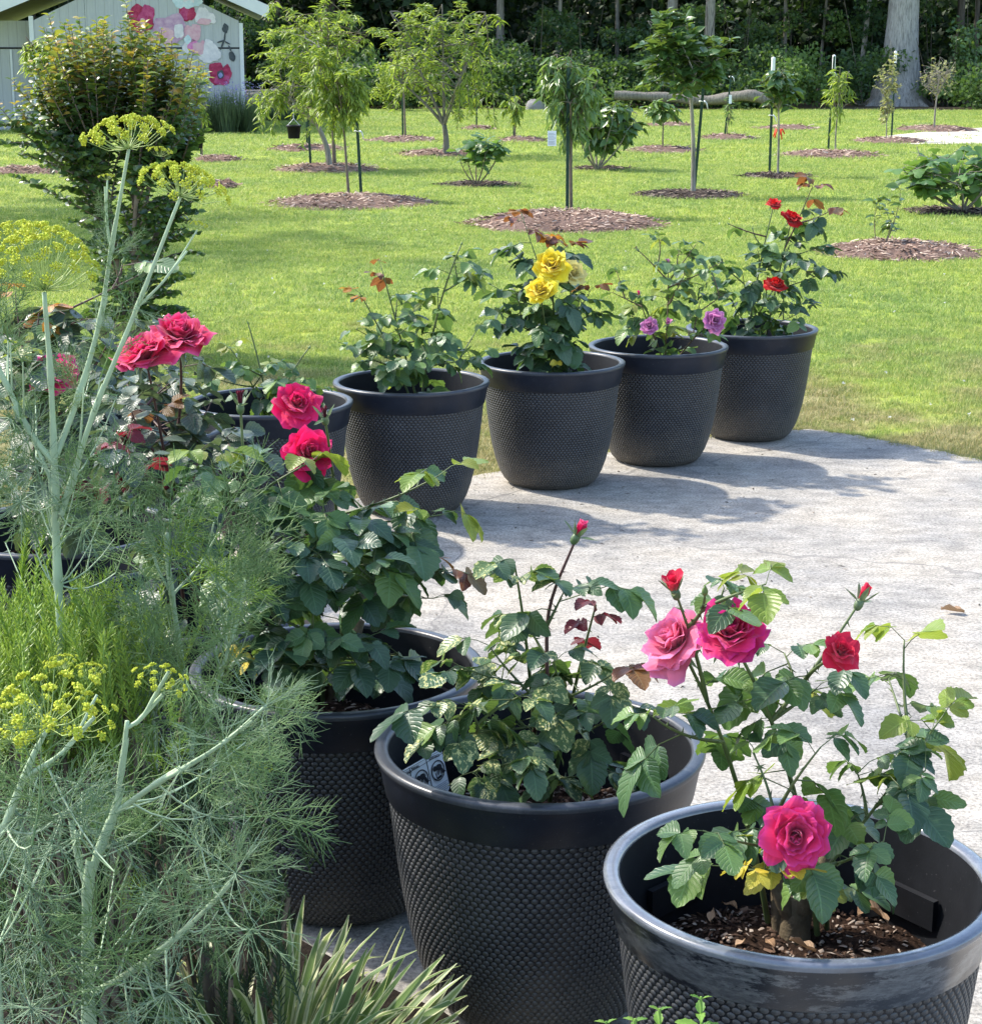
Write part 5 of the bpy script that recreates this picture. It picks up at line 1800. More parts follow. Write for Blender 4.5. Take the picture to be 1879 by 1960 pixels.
rose_bush('rose bush with mottled leaves and one crimson bud on a long stalk', G(1010, 1510, SOILZ + .01), [
    (A(1104, 1025, 3.22), 'bud', dict(rad=.034, n=11, mat='p_rosered', smax=.28, axis=(.3, -.1, .4), bare=.22, cane='cane_red', via=[A(1040, 1350, 3.22), A(1050, 1170, 3.22)])),
    (A(985, 1082, 3.22), 'shoot', dict(t0=.8)),
    (A(1140, 1158, 3.18), 'shoot', dict(young='rose_red', yf=.78, t0=.45, ls=.7)),
    (A(1190, 1278, 3.14), 'shoot', dict(young='rose_bronze', yf=.92)),
    (A(1010, 1195, 3.24), 'shoot', {}), (A(935, 1235, 3.22), 'shoot', {}), (A(880, 1275, 3.14), 'shoot', dict(t0=.4)),
    (A(850, 1405, 3.06), 'shoot', dict(t0=.45)), (A(890, 1350, 3.06), 'shoot', {}), (A(1165, 1372, 3.12), 'shoot', dict(t0=.5)),
    (A(905, 1480, 3.05), 'shoot', dict(t0=.5)), (A(1010, 1450, 3.02), 'shoot', dict(t0=.45)), (A(1000, 1330, 3.06), 'shoot', {}),
    (A(950, 1310, 3.22), 'shoot', {}), (A(1060, 1260, 3.16), 'shoot', {}), (A(1150, 1480, 3.20), 'shoot', dict(t0=.7)), (A(1080, 1130, 3.22), 'shoot', dict(t0=.6)),
], .057, SPT, 102, spread=.06, loose=6, t0=.34, nodes=.042)

rose_bush('rose bush with two crimson pink blooms and dark buds by the fennel', G(640, 1335, SOILZ + .01), [
    (A(569, 778, 3.80), 'bloom', dict(rad=.046, n=28, mat='p_crimson', axis=(.15, -.8, .45), bare=.16, cane='cane_red')),
    (A(588, 872, 3.66), 'bloom', dict(rad=.054, n=26, mat='p_crimson', axis=(.4, -.7, .3), bare=.08)),
    (A(622, 800, 3.60), 'bud', dict(rad=.033, n=8, mat='p_burgundy', smax=.1, bare=.14)),
    (A(460, 775, 3.60), 'bud', dict(rad=.035, n=8, mat='p_burgundy', smax=.1, bare=.12, via=[A(508, 1180, 3.6), A(500, 1060, 3.6), A(470, 900, 3.6)])),
    (A(432, 930, 3.55), 'bud', dict(rad=.026, n=8, mat='p_burgundy', smax=.1)),
    (A(600, 880, 3.58), 'shoot', dict(young='rose_young', yf=.85, t0=.6)),
    (A(840, 910, 3.66), 'shoot', dict(t0=.6, young='rose_young', yf=.93)),
    (A(845, 985, 3.60), 'shoot', dict(t0=.6, young='rose_young', yf=.92)),
    (A(850, 1092, 3.52), 'shoot', dict(young='rose_bronze', yf=.9, t0=.55)), (A(830, 1145, 3.50), 'shoot', dict(t0=.5)),
    (A(405, 880, 3.55), 'shoot', dict(young='rose_young', yf=.9, t0=.5)), (A(440, 985, 3.50), 'shoot', {}), (A(530, 1000, 3.56), 'shoot', {}), (A(700, 990, 3.64), 'shoot', {}),
    (A(770, 1035, 3.60), 'shoot', {}), (A(610, 1060, 3.46), 'shoot', {}), (A(690, 1100, 3.44), 'shoot', {}), (A(540, 1145, 3.44), 'shoot', {}), (A(760, 1250, 3.46), 'shoot', dict(t0=.5)),
    (A(530, 1270, 3.40), 'shoot', dict(t0=.4)), (A(690, 1230, 3.40), 'shoot', {}), (A(600, 1240, 3.38), 'shoot', {}), (A(490, 1245, 3.46), 'shoot', dict(t0=.6, young='rose_yellow', yf=.9, ls=.7)),
    (A(650, 1000, 3.56), 'shoot', {}), (A(480, 905, 3.58), 'shoot', {}), (A(520, 1060, 3.5), 'shoot', {}), (A(620, 960, 3.6), 'shoot', {}), (A(660, 1060, 3.5), 'shoot', {}), (A(720, 1040, 3.55), 'shoot', {}), (A(560, 1010, 3.52), 'shoot', {}), (A(420, 920, 3.5), 'shoot', {}), (A(600, 1130, 3.42), 'shoot', {}), (A(480, 1140, 3.46), 'shoot', {}), (A(500, 1205, 3.42), 'shoot', {}), (A(455, 1060, 3.48), 'shoot', {}),
], .066, DK, 103, spread=.05, loose=12, t0=.36, nodes=.046)

rose_bush('rose bush with two wide rose red blooms on dark stems', potbase('P8'), [
    (A(345, 656, 4.15), 'bloom', dict(rad=.068, n=30, mat='p_rosered', axis=(.1, -.25, .95), bare=.24, cane='cane_red', t0=.3, via=[A(336, 960, 4.2), A(347, 760, 4.25)])),
    (A(280, 690, 4.08), 'bloom', dict(rad=.066, n=26, mat='p_rosered', axis=(-.35, -.35, .85), bare=.16, cane='cane_red')),
    (A(322, 938, 3.95), 'bud', dict(rad=.034, n=8, mat='p_burgundy', smax=.12)),
    (A(400, 780, 4.3), 'shoot', dict(t0=.4)), (A(440, 830, 4.2), 'shoot', {}), (A(250, 780, 4.1), 'shoot', {}), (A(215, 850, 4.0), 'shoot', dict(young='rose_red', yf=.8)),
    (A(300, 800, 4.2), 'shoot', dict(young='rose_bronze', yf=.9)), (A(380, 880, 4.0), 'shoot', {}), (A(270, 900, 3.95), 'shoot', dict(young='rose_red', yf=.85)), (A(420, 960, 3.95), 'shoot', {}), (A(350, 1000, 3.9), 'shoot', dict(t0=.3)),
    (A(240, 730, 4.4), 'shoot', {}), (A(330, 730, 4.4), 'shoot', {}),
], .066, GR, 104, cane='cane_red', spread=.06, loose=40, cmax=290, nodes=.032)

rose_bush('tall rose bush with a magenta pink bloom and orange young leaves', potbase('P7'), [
    (A(108, 718, 4.55), 'bloom', dict(rad=.056, n=20, mat='p_hotpink', axis=(.2, -.7, .5))),
    (A(78, 742, 4.7), 'bloom', dict(rad=.030, n=14, mat='p_hotpink', axis=(-.3, -.7, .3))),
    (A(75, 600, 4.8), 'shoot', dict(young='rose_orange', yf=.85, cane='cane_red')), (A(30, 560, 4.9), 'shoot', dict(young='rose_orange', yf=.93, cane='cane_red')),
    (A(275, 522, 5.0), 'bud', dict(rad=.034, n=8, mat='p_burgundy', smax=.14, bare=.3)), (A(235, 505, 5.0), 'green', dict(rad=.017, bare=.3)),
    (A(160, 610, 4.8), 'shoot', {}), (A(205, 660, 4.7), 'shoot', {}), (A(140, 680, 4.6), 'shoot', {}), (A(60, 670, 4.6), 'shoot', dict(young='rose_young', yf=.8)), (A(10, 640, 4.7), 'shoot', {}),
    (A(180, 760, 4.5), 'shoot', {}), (A(120, 800, 4.5), 'shoot', {}), (A(40, 790, 4.5), 'shoot', {}), (A(230, 830, 4.5), 'shoot', {}), (A(190, 930, 4.4), 'shoot', dict(young='rose_red', yf=.85)), (A(60, 900, 4.4), 'shoot', {}), (A(130, 1000, 4.4), 'shoot', dict(t0=.3)), (A(230, 620, 4.9), 'shoot', {}),
], .070, GR, 105, cane='cane_red', spread=.07, loose=50, cmax=300, nodes=.034)

rose_bush('shorter dark leaved rose behind the wide rose red blooms', potbase('P6'), [
    (A(300, 655, 6.2), 'shoot', {}), (A(240, 640, 6.2), 'shoot', {}), (A(360, 690, 6.2), 'shoot', {}), (A(180, 700, 6.0), 'shoot', {}), (A(320, 720, 6.0), 'shoot', {}), (A(260, 610, 6.3), 'green', {}), (A(215, 740, 6.0), 'shoot', {}),
], .064, GR, 106, spread=.06, loose=30, cmax=220, nodes=.034)

rose_bush('small sparse rose bush with thin upright buds', potbase('P5'), [
    (A(476, 622, 6.75), 'green', dict(rad=.012, bare=.12, cane='cane')), (A(590, 668, 6.75), 'green', dict(rad=.014, bare=.12)),
    (A(440, 665, 6.7), 'shoot', dict(young='rose_young', yf=.8)), (A(515, 700, 6.6), 'shoot', {}), (A(415, 725, 6.6), 'shoot', {}), (A(565, 725, 6.6), 'shoot', {}), (A(470, 700, 6.5), 'shoot', {}), (A(610, 745, 6.7), 'shoot', {}), (A(540, 745, 6.5), 'shoot', dict(t0=.3)),
], .060, MD, 107, spread=.05, loose=4, cmax=200, nodes=.055)

rose_bush('bushy rose with no open blooms and tall bronze tipped shoots', potbase('P4'), [
    (A(730, 512, 7.16), 'shoot', dict(young='rose_bronze', yf=.88, t0=.4)), (A(688, 560, 7.1), 'shoot', dict(young='rose_orange', yf=.93)), (A(882, 470, 7.2), 'green', dict(rad=.014, bare=.04)),
    (A(905, 525, 7.2), 'shoot', dict(t0=.5)), (A(870, 500, 7.2), 'shoot', dict(t0=.6)), (A(838, 565, 7.15), 'green', dict(rad=.012)), (A(682, 630, 7.0), 'shoot', {}), (A(725, 640, 6.95), 'shoot', {}), (A(790, 620, 7.0), 'shoot', {}),
    (A(850, 640, 7.0), 'shoot', {}), (A(922, 680, 7.1), 'shoot', dict(t0=.4)), (A(668, 665, 7.0), 'shoot', dict(t0=.5)), (A(780, 690, 6.92), 'shoot', {}), (A(830, 680, 6.95), 'shoot', {}), (A(730, 700, 6.95), 'shoot', {}), (A(920, 620, 7.2), 'shoot', dict(t0=.5)), (A(760, 575, 7.2), 'shoot', {}),
], .064, LT, 108, spread=.06, loose=16, t0=.12, nodes=.042)

rose_bush('rose bush with full yellow blooms', potbase('P3'), [
    (A(1055, 512, 7.42), 'bloom', dict(rad=.066, n=24, mat='p_yellow', axis=(.05, -.8, .5))), (A(1035, 560, 7.34), 'bloom', dict(rad=.060, n=24, mat='p_yellow', axis=(-.2, -.7, .6))), (A(1092, 526, 7.46), 'bloom', dict(rad=.054, n=20, mat='p_paleyellow', axis=(.5, -.7, .4))),
    (A(1000, 415, 7.6), 'shoot', dict(young='rose_bronze', yf=.85)), (A(1060, 460, 7.65), 'shoot', dict(young='rose_orange', yf=.9)), (A(978, 480, 7.6), 'shoot', {}), (A(1085, 470, 7.6), 'shoot', dict(young='rose_bronze', yf=.85)),
    (A(940, 545, 7.6), 'green', dict(rad=.014, bare=.05)), (A(1130, 555, 7.6), 'shoot', dict(young='rose_bronze', yf=.9)), (A(955, 600, 7.5), 'shoot', {}), (A(1122, 605, 7.55), 'shoot', {}), (A(1000, 620, 7.42), 'shoot', {}), (A(1070, 640, 7.40), 'shoot', {}), (A(1010, 670, 7.42), 'shoot', {}), (A(1095, 660, 7.45), 'shoot', {}),
    (A(985, 560, 7.5), 'shoot', {}), (A(1110, 570, 7.55), 'shoot', {}), (A(1076, 695, 7.38), 'shoot', dict(t0=.9, young='rose_yellow', yf=.5, ls=.5)),
], .078, DK, 109, spread=.05, loose=22, t0=.15, nodes=.042)

rose_bush('airy rose bush with small lilac blooms low over its rim', potbase('P2'), [
    (A(1243, 626, 7.80), 'bloom', dict(rad=.036, n=20, mat='p_lilac', axis=(-.2, -.8, .5))), (A(1277, 620, 7.80), 'bud', dict(rad=.034, n=12, mat='p_lilac', smax=.3)), (A(1366, 614, 7.70), 'bloom', dict(rad=.048, n=28, mat='p_lilac', axis=(.2, -.9, .2))),
    (A(1223, 566, 7.9), 'bud', dict(rad=.024, n=9, mat='p_magenta', smax=.2)), (A(1278, 505, 8.0), 'bud', dict(rad=.024, n=9, mat='p_lilac', smax=.35)), (A(1220, 478, 8.0), 'bud', dict(rad=.020, n=7, mat='p_burgundy', smax=.1)),
    (A(1260, 455, 8.0), 'shoot', dict(t0=.4)), (A(1330, 470, 8.05), 'shoot', {}), (A(1382, 500, 8.05), 'shoot', {}), (A(1172, 560, 7.95), 'shoot', dict(t0=.5)), (A(1200, 600, 7.9), 'shoot', dict(t0=.4)), (A(1340, 575, 7.9), 'shoot', {}), (A(1390, 560, 7.95), 'shoot', {}),
    (A(1312, 520, 7.9), 'shoot', {}), (A(1290, 560, 7.85), 'shoot', {}), (A(1180, 520, 8.0), 'shoot', dict(t0=.6)), (A(1360, 520, 7.9), 'shoot', {}), (A(1300, 480, 8.1), 'shoot', {}),
], .058, LT, 110, cane='cane_old', spread=.04, loose=12, t0=.38, nodes=.05)

rose_bush('rose bush with scarlet blooms and tall wine red shoots', potbase('P1'), [
    (A(1480, 394, 8.6), 'bloom', dict(rad=.036, n=20, mat='p_red', axis=(0, -.4, .8))), (A(1514, 422, 8.6), 'bloom', dict(rad=.046, n=22, mat='p_red', axis=(.1, -.5, .7))), (A(1483, 550, 8.4), 'bloom', dict(rad=.048, n=24, mat='p_red', axis=(0, -.45, .85))),
    (A(1556, 352, 8.6), 'shoot', dict(young='rose_bronze', yf=.7, cane='cane_red', t0=.4)), (A(1592, 402, 8.6), 'shoot', dict(young='rose_bronze', yf=.82, cane='cane_red')), (A(1397, 430, 8.6), 'green', dict(rad=.014, cane='cane_red', bare=.25)), (A(1440, 440, 8.6), 'green', dict(rad=.012)),
    (A(1560, 475, 8.55), 'shoot', {}), (A(1582, 520, 8.5), 'shoot', {}), (A(1420, 520, 8.5), 'shoot', {}), (A(1400, 575, 8.5), 'shoot', {}), (A(1545, 590, 8.4), 'shoot', dict(t0=.3)), (A(1500, 560, 8.5), 'shoot', {}), (A(1450, 480, 8.6), 'shoot', {}), (A(1530, 500, 8.45), 'shoot', {}),
    (A(1372, 500, 8.6), 'shoot', dict(t0=.5)), (A(1470, 530, 8.4), 'shoot', {}), (A(1510, 470, 8.6), 'shoot', {}), (A(1440, 590, 8.4), 'shoot', dict(t0=.3)),
], .066, DK, 111, spread=.06, loose=16, t0=.25, nodes=.045)

# ------------------------------------------------------------------ tall myrtle bush
def myrtle():
    r_ = np.random.default_rng(200)
    Y = 11.3
    b = np.array([A(250, 640, Y)[0], Y, LZ])
    root = empty('myrtle_bush', b, 'tall dark myrtle bush with orange tipped shoots before the shed', 'bush')
    px = Y / FPX
    W = lambda vx, vy, dy=0.0: np.array([A(vx, vy, Y)[0], Y + dy, A(vx, vy, Y)[2]]) - b
    mb = MB()
    stems = []
    for i, (vx, vy, dy) in enumerate([(165, 330, .1), (205, 300, -.2), (250, 290, .15), (300, 300, -.1), (335, 330, .1), (280, 360, -.3)]):
        P = bezier((r_.normal(0, .04), r_.normal(0, .04), -.02), W((vx + 250) / 2 + (250 - vx) * .15, (vy + 640) / 2, dy * .5), W(vx, vy, dy), 12)
        stems.append(P)
        mb.add(*tube(P, np.linspace(.024, .012, 12), 7))
    child(root, 'stems', mb.mesh('stems', M_['woody']))
    L = []
    mt = MB()
    for k in range(420):
        if k >= 370:
            vx, vy, up_ = r_.uniform(150, 290), r_.uniform(35, 210), True
        elif k < 225:
            a = r_.uniform(0, 6.28)
            q = r_.uniform(.25, 1) ** .5
            vx = 208 + 192 * q * math.cos(a)
            vy = 185 - 150 * q * math.sin(a) + (45 if vx < 90 else 0) - (r_.uniform(0, 45) if k % 4 == 0 and math.sin(a) > .3 else 0)
            up_ = vy < 230
        else:
            vy = r_.uniform(330, 625)
            hw = np.interp(vy, [330, 450, 640], [140, 118, 98])
            vx = 262 + hw * r_.uniform(-1, 1)
            up_ = False
        dy = r_.uniform(-.5, .4) * (1 if k < 225 else .6)
        P0 = stems[r_.integers(0, 6)]
        tip = W(vx, vy, dy)
        cand = [S[j] for S in stems for j in range(3, 12) if S[j][2] < tip[2] - .05] or [stems[0][2]]
        s = min((c for c in cand), key=lambda c: np.linalg.norm((c - tip) * [1, 1, .45]) + r_.uniform(0, .12))
        d = tip - s
        P = bezier(s, s + d * .5 + np.array([d[0] * .15, d[1] * .15, -.03 if up_ else .08]), tip, 8)
        mt.add(*tube(P, np.linspace(.007, .002, 8), 5))
        ln = np.linalg.norm(np.diff(P, axis=0), axis=1).sum()
        n = int(min(ln * .85, .70) / .026) + 3
        for j in range(n):
            t = 1 - j * .026 / ln
            if t < .05:
                break
            p = np.array([np.interp(t * 7, range(8), P[:, i]) for i in range(3)])
            tng = norm(P[-1] - P[-3])
            az = (j % 2) * math.pi / 2 + r_.uniform(-.4, .4) + k
            for sg in (0, math.pi):
                o = np.array([math.cos(az + sg), math.sin(az + sg), 0])
                dd = norm(o * .9 + tng * .5 + np.array([0, 0, r_.uniform(-.2, .25)]))
                new = up_ and j < 10 and r_.random() < .75 and vy < 200
                L.append((p, dd, norm(tng + r_.normal(0, .3, 3)), .062 * r_.uniform(.75, 1.2) * (.7 if j < 3 else 1), 'myrtle_new' if new else 'myrtle'))
    child(root, 'twigs', mt.mesh('twigs', M_['woody']), kind='stuff')
    put_leaves(root, b, L, 'myrtle', [leaf_geom(.29, 4, (-1, 0, 1), fold=.4, droop=d, p=.9, q=.8, seed=i) for i, d in enumerate((.1, .3, .5))], r_, 300)
    print('myrtle leaves', len(L))


myrtle()

# ------------------------------------------------------------------ fennel
def frond_geom(seed, n_nodes=7, dense=6, r=.0034):
    """feathery frond along +Y, length 1"""
    r_ = np.random.default_rng(300 + seed)
    S0, S1, Ra, Rb = [], [], [], []

    def seg(a, b, ra, rb):
        S0.append(a); S1.append(b); Ra.append(ra); Rb.append(rb)
    ax = [np.array([0.0, 0, 0])]
    d = np.array([0, 1.0, 0])
    for i in range(n_nodes):
        d = norm(d + r_.normal(0, .10, 3) + [0, 0, -.05])
        ax.append(ax[-1] + d / n_nodes)
    for i in range(n_nodes):
        seg(ax[i], ax[i + 1], .010 * (1 - i / n_nodes * .6), .010 * (1 - (i + 1) / n_nodes * .6))
    for i in range(2, n_nodes + 1):
        t = i / n_nodes
        T = norm(ax[i] - ax[i - 1])
        for sg in (0, 1) if i < n_nodes else (0,):
            az = r_.uniform(0, 6.28) if i == n_nodes else sg * math.pi + r_.uniform(-.7, .7)
            X = norm(np.cross(T, [0.1, 0, 1])); Z = np.cross(X, T)
            out = X * math.cos(az) + Z * math.sin(az)
            bd = norm(T * .75 + out) if i < n_nodes else T
            bl = .42 * (1.12 - t) + .12
            q = ax[i]
            nb = dense - int(t * 2)
            for j in range(nb):
                q2 = q + bd * bl / nb
                seg(q, q2, .0055, .0045)
                for m in range(2 + j % 2):
                    a2 = r_.uniform(0, 6.28)
                    Xb = norm(np.cross(bd, [0.2, .1, 1])); Zb = np.cross(Xb, bd)
                    td = norm(bd * .8 + (Xb * math.cos(a2) + Zb * math.sin(a2)))
                    tl = r_.uniform(.13, .26) * (1.15 - .4 * j / nb)
                    e1 = q2 + td * tl * .55
                    e2 = e1 + norm(td + bd * .5 + r_.normal(0, .15, 3)) * tl * .45
                    seg(q2, e1, r, r); seg(e1, e2, r, r * .5)
                q = q2
                bd = norm(bd + r_.normal(0, .12, 3))
    return sticks(S0, S1, np.array(Ra), np.array(Rb))


FROND_G = [frond_geom(i) for i in range(7)]
FROND = [geo_mesh('frond', g, M_['frond']) for g in FROND_G]
FROND_Y = [geo_mesh('frond', g, M_['frond_young']) for g in FROND_G[:3]]


def burst_geom(seed):
    """whorl of long forking threads round a joint, radius about 1"""
    r_ = np.random.default_rng(350 + seed)
    S0, S1, Ra, Rb = [], [], [], []
    for k in range(20):
        d = norm(r_.normal(size=3) + [0, .55, 0])
        p = np.zeros(3)
        L = r_.uniform(.5, 1.0)
        for j in range(4):
            q = p + d * L / 4
            S0.append(p); S1.append(q); Ra.append(.0085 - .001 * j); Rb.append(.0075 - .001 * j)
            if j:
                for m in range(2):
                    e = norm(d + r_.normal(0, .45, 3))
                    l2 = L * r_.uniform(.22, .45)
                    e1 = q + e * l2 * .5
                    e2 = e1 + norm(e + d * .4 + r_.normal(0, .15, 3)) * l2 * .5
                    S0 += [q, e1]; S1 += [e1, e2]; Ra += [.006, .0055]; Rb += [.0055, .003]
            d = norm(d + r_.normal(0, .10, 3) + [0, .06, -.03])
            p = q
    return sticks(S0, S1, np.array(Ra), np.array(Rb))


BURST = [geo_mesh('frond', burst_geom(i), M_['frond_pale']) for i in range(5)]


def umbel_meshes(seed, nray=34, nfl=16, blob=.030, dome=.45, high=.62):
    """flat-topped flower head: unit radius, rays from the origin"""
    r_ = np.random.default_rng(400 + seed)
    i = np.arange(nray) + .5
    ph = i * 2.39996
    q = np.sqrt(i / nray)
    E = np.stack([q * np.cos(ph), q * np.sin(ph), high - dome * q ** 2 + r_.normal(0, .03, nray)], -1)
    mid = E * .5 + np.stack([0 * q, 0 * q, .05 - .18 * q], -1)
    mb = MB()
    o = np.zeros((nray, 3))
    mb.add(*sticks(o, mid, .011, .009)); mb.add(*sticks(mid, E, .009, .008))
    rays = mb.mesh('rays', M_['umbel_ray'])
    ax = norm(E - mid)
    fl = []
    for e, a in zip(E, ax):
        j = np.arange(nfl) + .5
        p2 = j * 2.39996 + r_.uniform(0, 6)
        q2 = np.sqrt(j / nfl)
        X = norm(np.cross(a, [.3, .2, 1])); Z = np.cross(X, a)
        fl.append(e + (X[None] * (q2 * np.cos(p2))[:, None] + Z[None] * (q2 * np.sin(p2))[:, None]) * .115 + a[None] * (.085 - .04 * q2 ** 2)[:, None] + r_.normal(0, .008, (nfl, 3)))
    FL = np.concatenate(fl)
    octa = (np.array([[1, 0, 0], [-1, 0, 0], [0, 1, 0], [0, -1, 0], [0, 0, .9], [0, 0, -.9]], float), np.array([[0, 2, 4], [2, 1, 4], [1, 3, 4], [3, 0, 4], [2, 0, 5], [1, 2, 5], [3, 1, 5], [0, 3, 5]]), np.zeros((6, 2)))
    mb = MB()
    k = len(FL)
    mb.instance(octa, place(FL, r_.normal(size=(k, 3)), r_.normal(size=(k, 3)), blob * r_.uniform(.7, 1.3, k)), r_.random(k))
    mb.add(*sticks(np.repeat(E, nfl, 0), FL, .0045, .0045), r=.4)
    return rays, mb.mesh('florets', M_['umbel_flower'], smooth=False)


UMB = [umbel_meshes(0), umbel_meshes(1, 30, 18), umbel_meshes(2, 18, 20, .034, .25), umbel_meshes(3, 46, 18, .028, .85, 1.15)]


def umbel(root, base, pos, axis, rad, k):
    h = child(root, 'flower_head', UMB[k][0], basis(np.asarray(pos) - base, axis, rad))
    child(h, 'florets', UMB[k][1], kind='stuff')


def fennel(label, basep, stems, umbels, fronds, fill, seed, bursts=()):
    """stems: (list of (vx, vy, Y), r0, r1); fronds: ((vx,vy,Y),(vx,vy,Y) tip, young); fill: (polygon of pixels, Y range, count, size, up)"""
    r_ = np.random.default_rng(seed)
    base = np.asarray(basep, float)
    root = empty('fennel_plant', base, label, 'fennel', 'fennel plants in the garden bed')
    SP = []
    for pts, r0, r1 in stems:
        P = smoothpath([A(*p) - base if isinstance(p, tuple) else np.asarray(p) - base for p in pts], 6)
        rad = np.linspace(r0, r1, len(P)) * .84
        mb = MB().add(*tube(P, rad, 10))
        for j in range(6, len(P) - 3, 6):       # swollen joints where leaves sheathe the stem
            T = norm(P[j + 1] - P[j - 1])
            mb.add(*tube([P[j] - T * .012, P[j], P[j] + T * .02, P[j] + T * .05], np.array([1.02, 1.3, 1.22, 1.02]) * rad[j], 10, False))
        child(root, 'stem', mb.mesh('stem', M_['fennel_stem']))
        SP.append(P)
    allp = np.concatenate(SP)
    for pos, axis, rad, k in umbels:
        umbel(root, base, A(*pos), axis, rad, k)
    st0, st1 = [], []

    def frond(p, tip, young=False):
        ln = np.linalg.norm(tip - p)
        M = place([p], [tip - p], [r_.normal(0, .5, 3) + [0, -.3, .8]], ln)[0]
        child(root, 'frond', (FROND_Y[r_.integers(0, 3)] if young else FROND[r_.integers(0, 7)]), M)
    for a, b, yg in fronds:
        frond(A(*a) - base, A(*b) - base, yg)
    for vx, vy, Y, rad in bursts:
        p = A(vx, vy, Y) - base
        i = np.argmin(np.linalg.norm(allp - p, axis=1))
        dv = p - allp[i]
        if np.linalg.norm(dv) > .01:
            st0.append(allp[max(0, i - 2)]); st1.append(p)
        else:
            dv = allp[i] - allp[max(0, i - 2)]
        child(root, 'frond', BURST[r_.integers(0, 5)], place([p], [norm(dv) + r_.normal(0, .3, 3)], [r_.normal(size=3)], rad)[0])
    for poly, (ya, yb), cnt, size, upw, yp in fill:
        poly = np.array(poly, float)
        lo, hi = poly.min(0), poly.max(0)
        k = 0
        while k < cnt:
            q = lo + r_.random(2) * (hi - lo)
            if not inside(poly, np.array([q[0]]), np.array([q[1]]))[0]:
                continue
            Y = r_.uniform(ya, yb)
            c = A(q[0], q[1], Y) - base
            i = np.argmin(np.linalg.norm((allp - c) * [1, 1, .6] + [0, 0, .08], axis=1))
            out = c - allp[i]
            d = norm(norm(out) * .8 + r_.normal(0, .45, 3) + [0, 0, upw])
            ln = size * r_.uniform(.7, 1.25)
            s = c - d * ln * .5
            st0.append(allp[i]); st1.append(s)
            frond(s, s + d * ln, r_.random() < yp)
            k += 1
    if st0:
        mb = MB()
        for a, b in zip(st0, st1):
            mb.add(*tube(bezier(a, (np.array(a) + b) / 2 + [0, 0, -.03], b, 5), np.linspace(.0017, .0010, 5), 4, False))
        child(root, 'leaf_stalk', mb.mesh('leaf_stalk', M_['fennel_stem']), kind='stuff')
    return root


g0 = lambda vx, vy, Y, z: np.array([A(vx, vy, Y)[0], Y, z])
Y1 = 2.85
fennel('tallest fennel with three yellow flower heads against the myrtle', g0(112, 1200, Y1, .012), [
    ([g0(112, 1200, Y1, .012), (112, 1120, Y1), (107, 960, Y1), (104, 870, Y1), (98, 730, Y1), (85, 560, Y1)], .0085, .0042),
    ([(117, 985, Y1), (132, 940, Y1), (180, 790, Y1 - .02), (262, 590, Y1 - .04), (345, 378, Y1 - .05)], .0066, .0030),
    ([(107, 875, Y1), (150, 760, Y1 + .03), (190, 620, Y1 + .04), (213, 480, Y1 + .04), (247, 285, Y1 + .03)], .0064, .0030),
    ([(104, 885, Y1), (60, 830, Y1), (15, 740, Y1), (-40, 640, Y1)], .0060, .0036),
    ([(213, 480, Y1 + .04), (205, 420, Y1 + .05), (206, 345, Y1 + .05)], .0028, .0016),
    ([(262, 590, Y1 - .04), (320, 530, Y1 - .04), (378, 440, Y1 - .03)], .0028, .0014),
    ([(107, 960, Y1), (90, 900, Y1), (70, 875, Y1)], .004, .002),
], [((85, 556, Y1), (.0, -.12, 1), .084, 3), ((247, 284, Y1 + .03), (-.12, -.05, 1), .072, 1), ((346, 376, Y1 - .05), (.25, -.05, 1), .070, 0), ((40, 470, Y1 + .25), (-.1, 0, 1), .06, 1), ((306, 300, Y1 + .1), (.2, 0, 1), .022, 2), ((205, 345, Y1 + .05), (0, 0, 1), .014, 2), ((379, 438, Y1 - .03), (.3, 0, 1), .016, 2)],
    [((213, 480, Y1), (180, 400, Y1), False), ((213, 500, Y1), (260, 440, Y1), False), ((250, 610, Y1), (225, 500, Y1), False), ((205, 420, Y1), (190, 370, Y1), False)],
    [([(120, 680), (200, 620), (215, 640), (190, 780), (130, 780)], (2.8, 3.0), 5, .11, .3, .05), ([(0, 800), (60, 800), (150, 900), (150, 1010), (0, 1000)], (2.7, 3.1), 9, .13, .25, .03), ([(0, 560), (60, 600), (60, 700), (0, 700)], (2.7, 3.0), 4, .12, .5, .0), ([(120, 900), (330, 960), (330, 1060), (100, 1060)], (2.75, 3.0), 6, .14, .3, .05)], 501, bursts=[(107, 960, 2.85, .07), (60, 830, 2.85, .08), (20, 800, 2.85, .07), (70, 890, 2.8, .07), (160, 1000, 2.8, .08), (40, 960, 2.8, .09), (182, 790, 2.83, .05), (262, 590, 2.81, .05), (213, 485, 2.89, .05), (190, 620, 2.89, .045), (15, 680, 2.9, .07)])

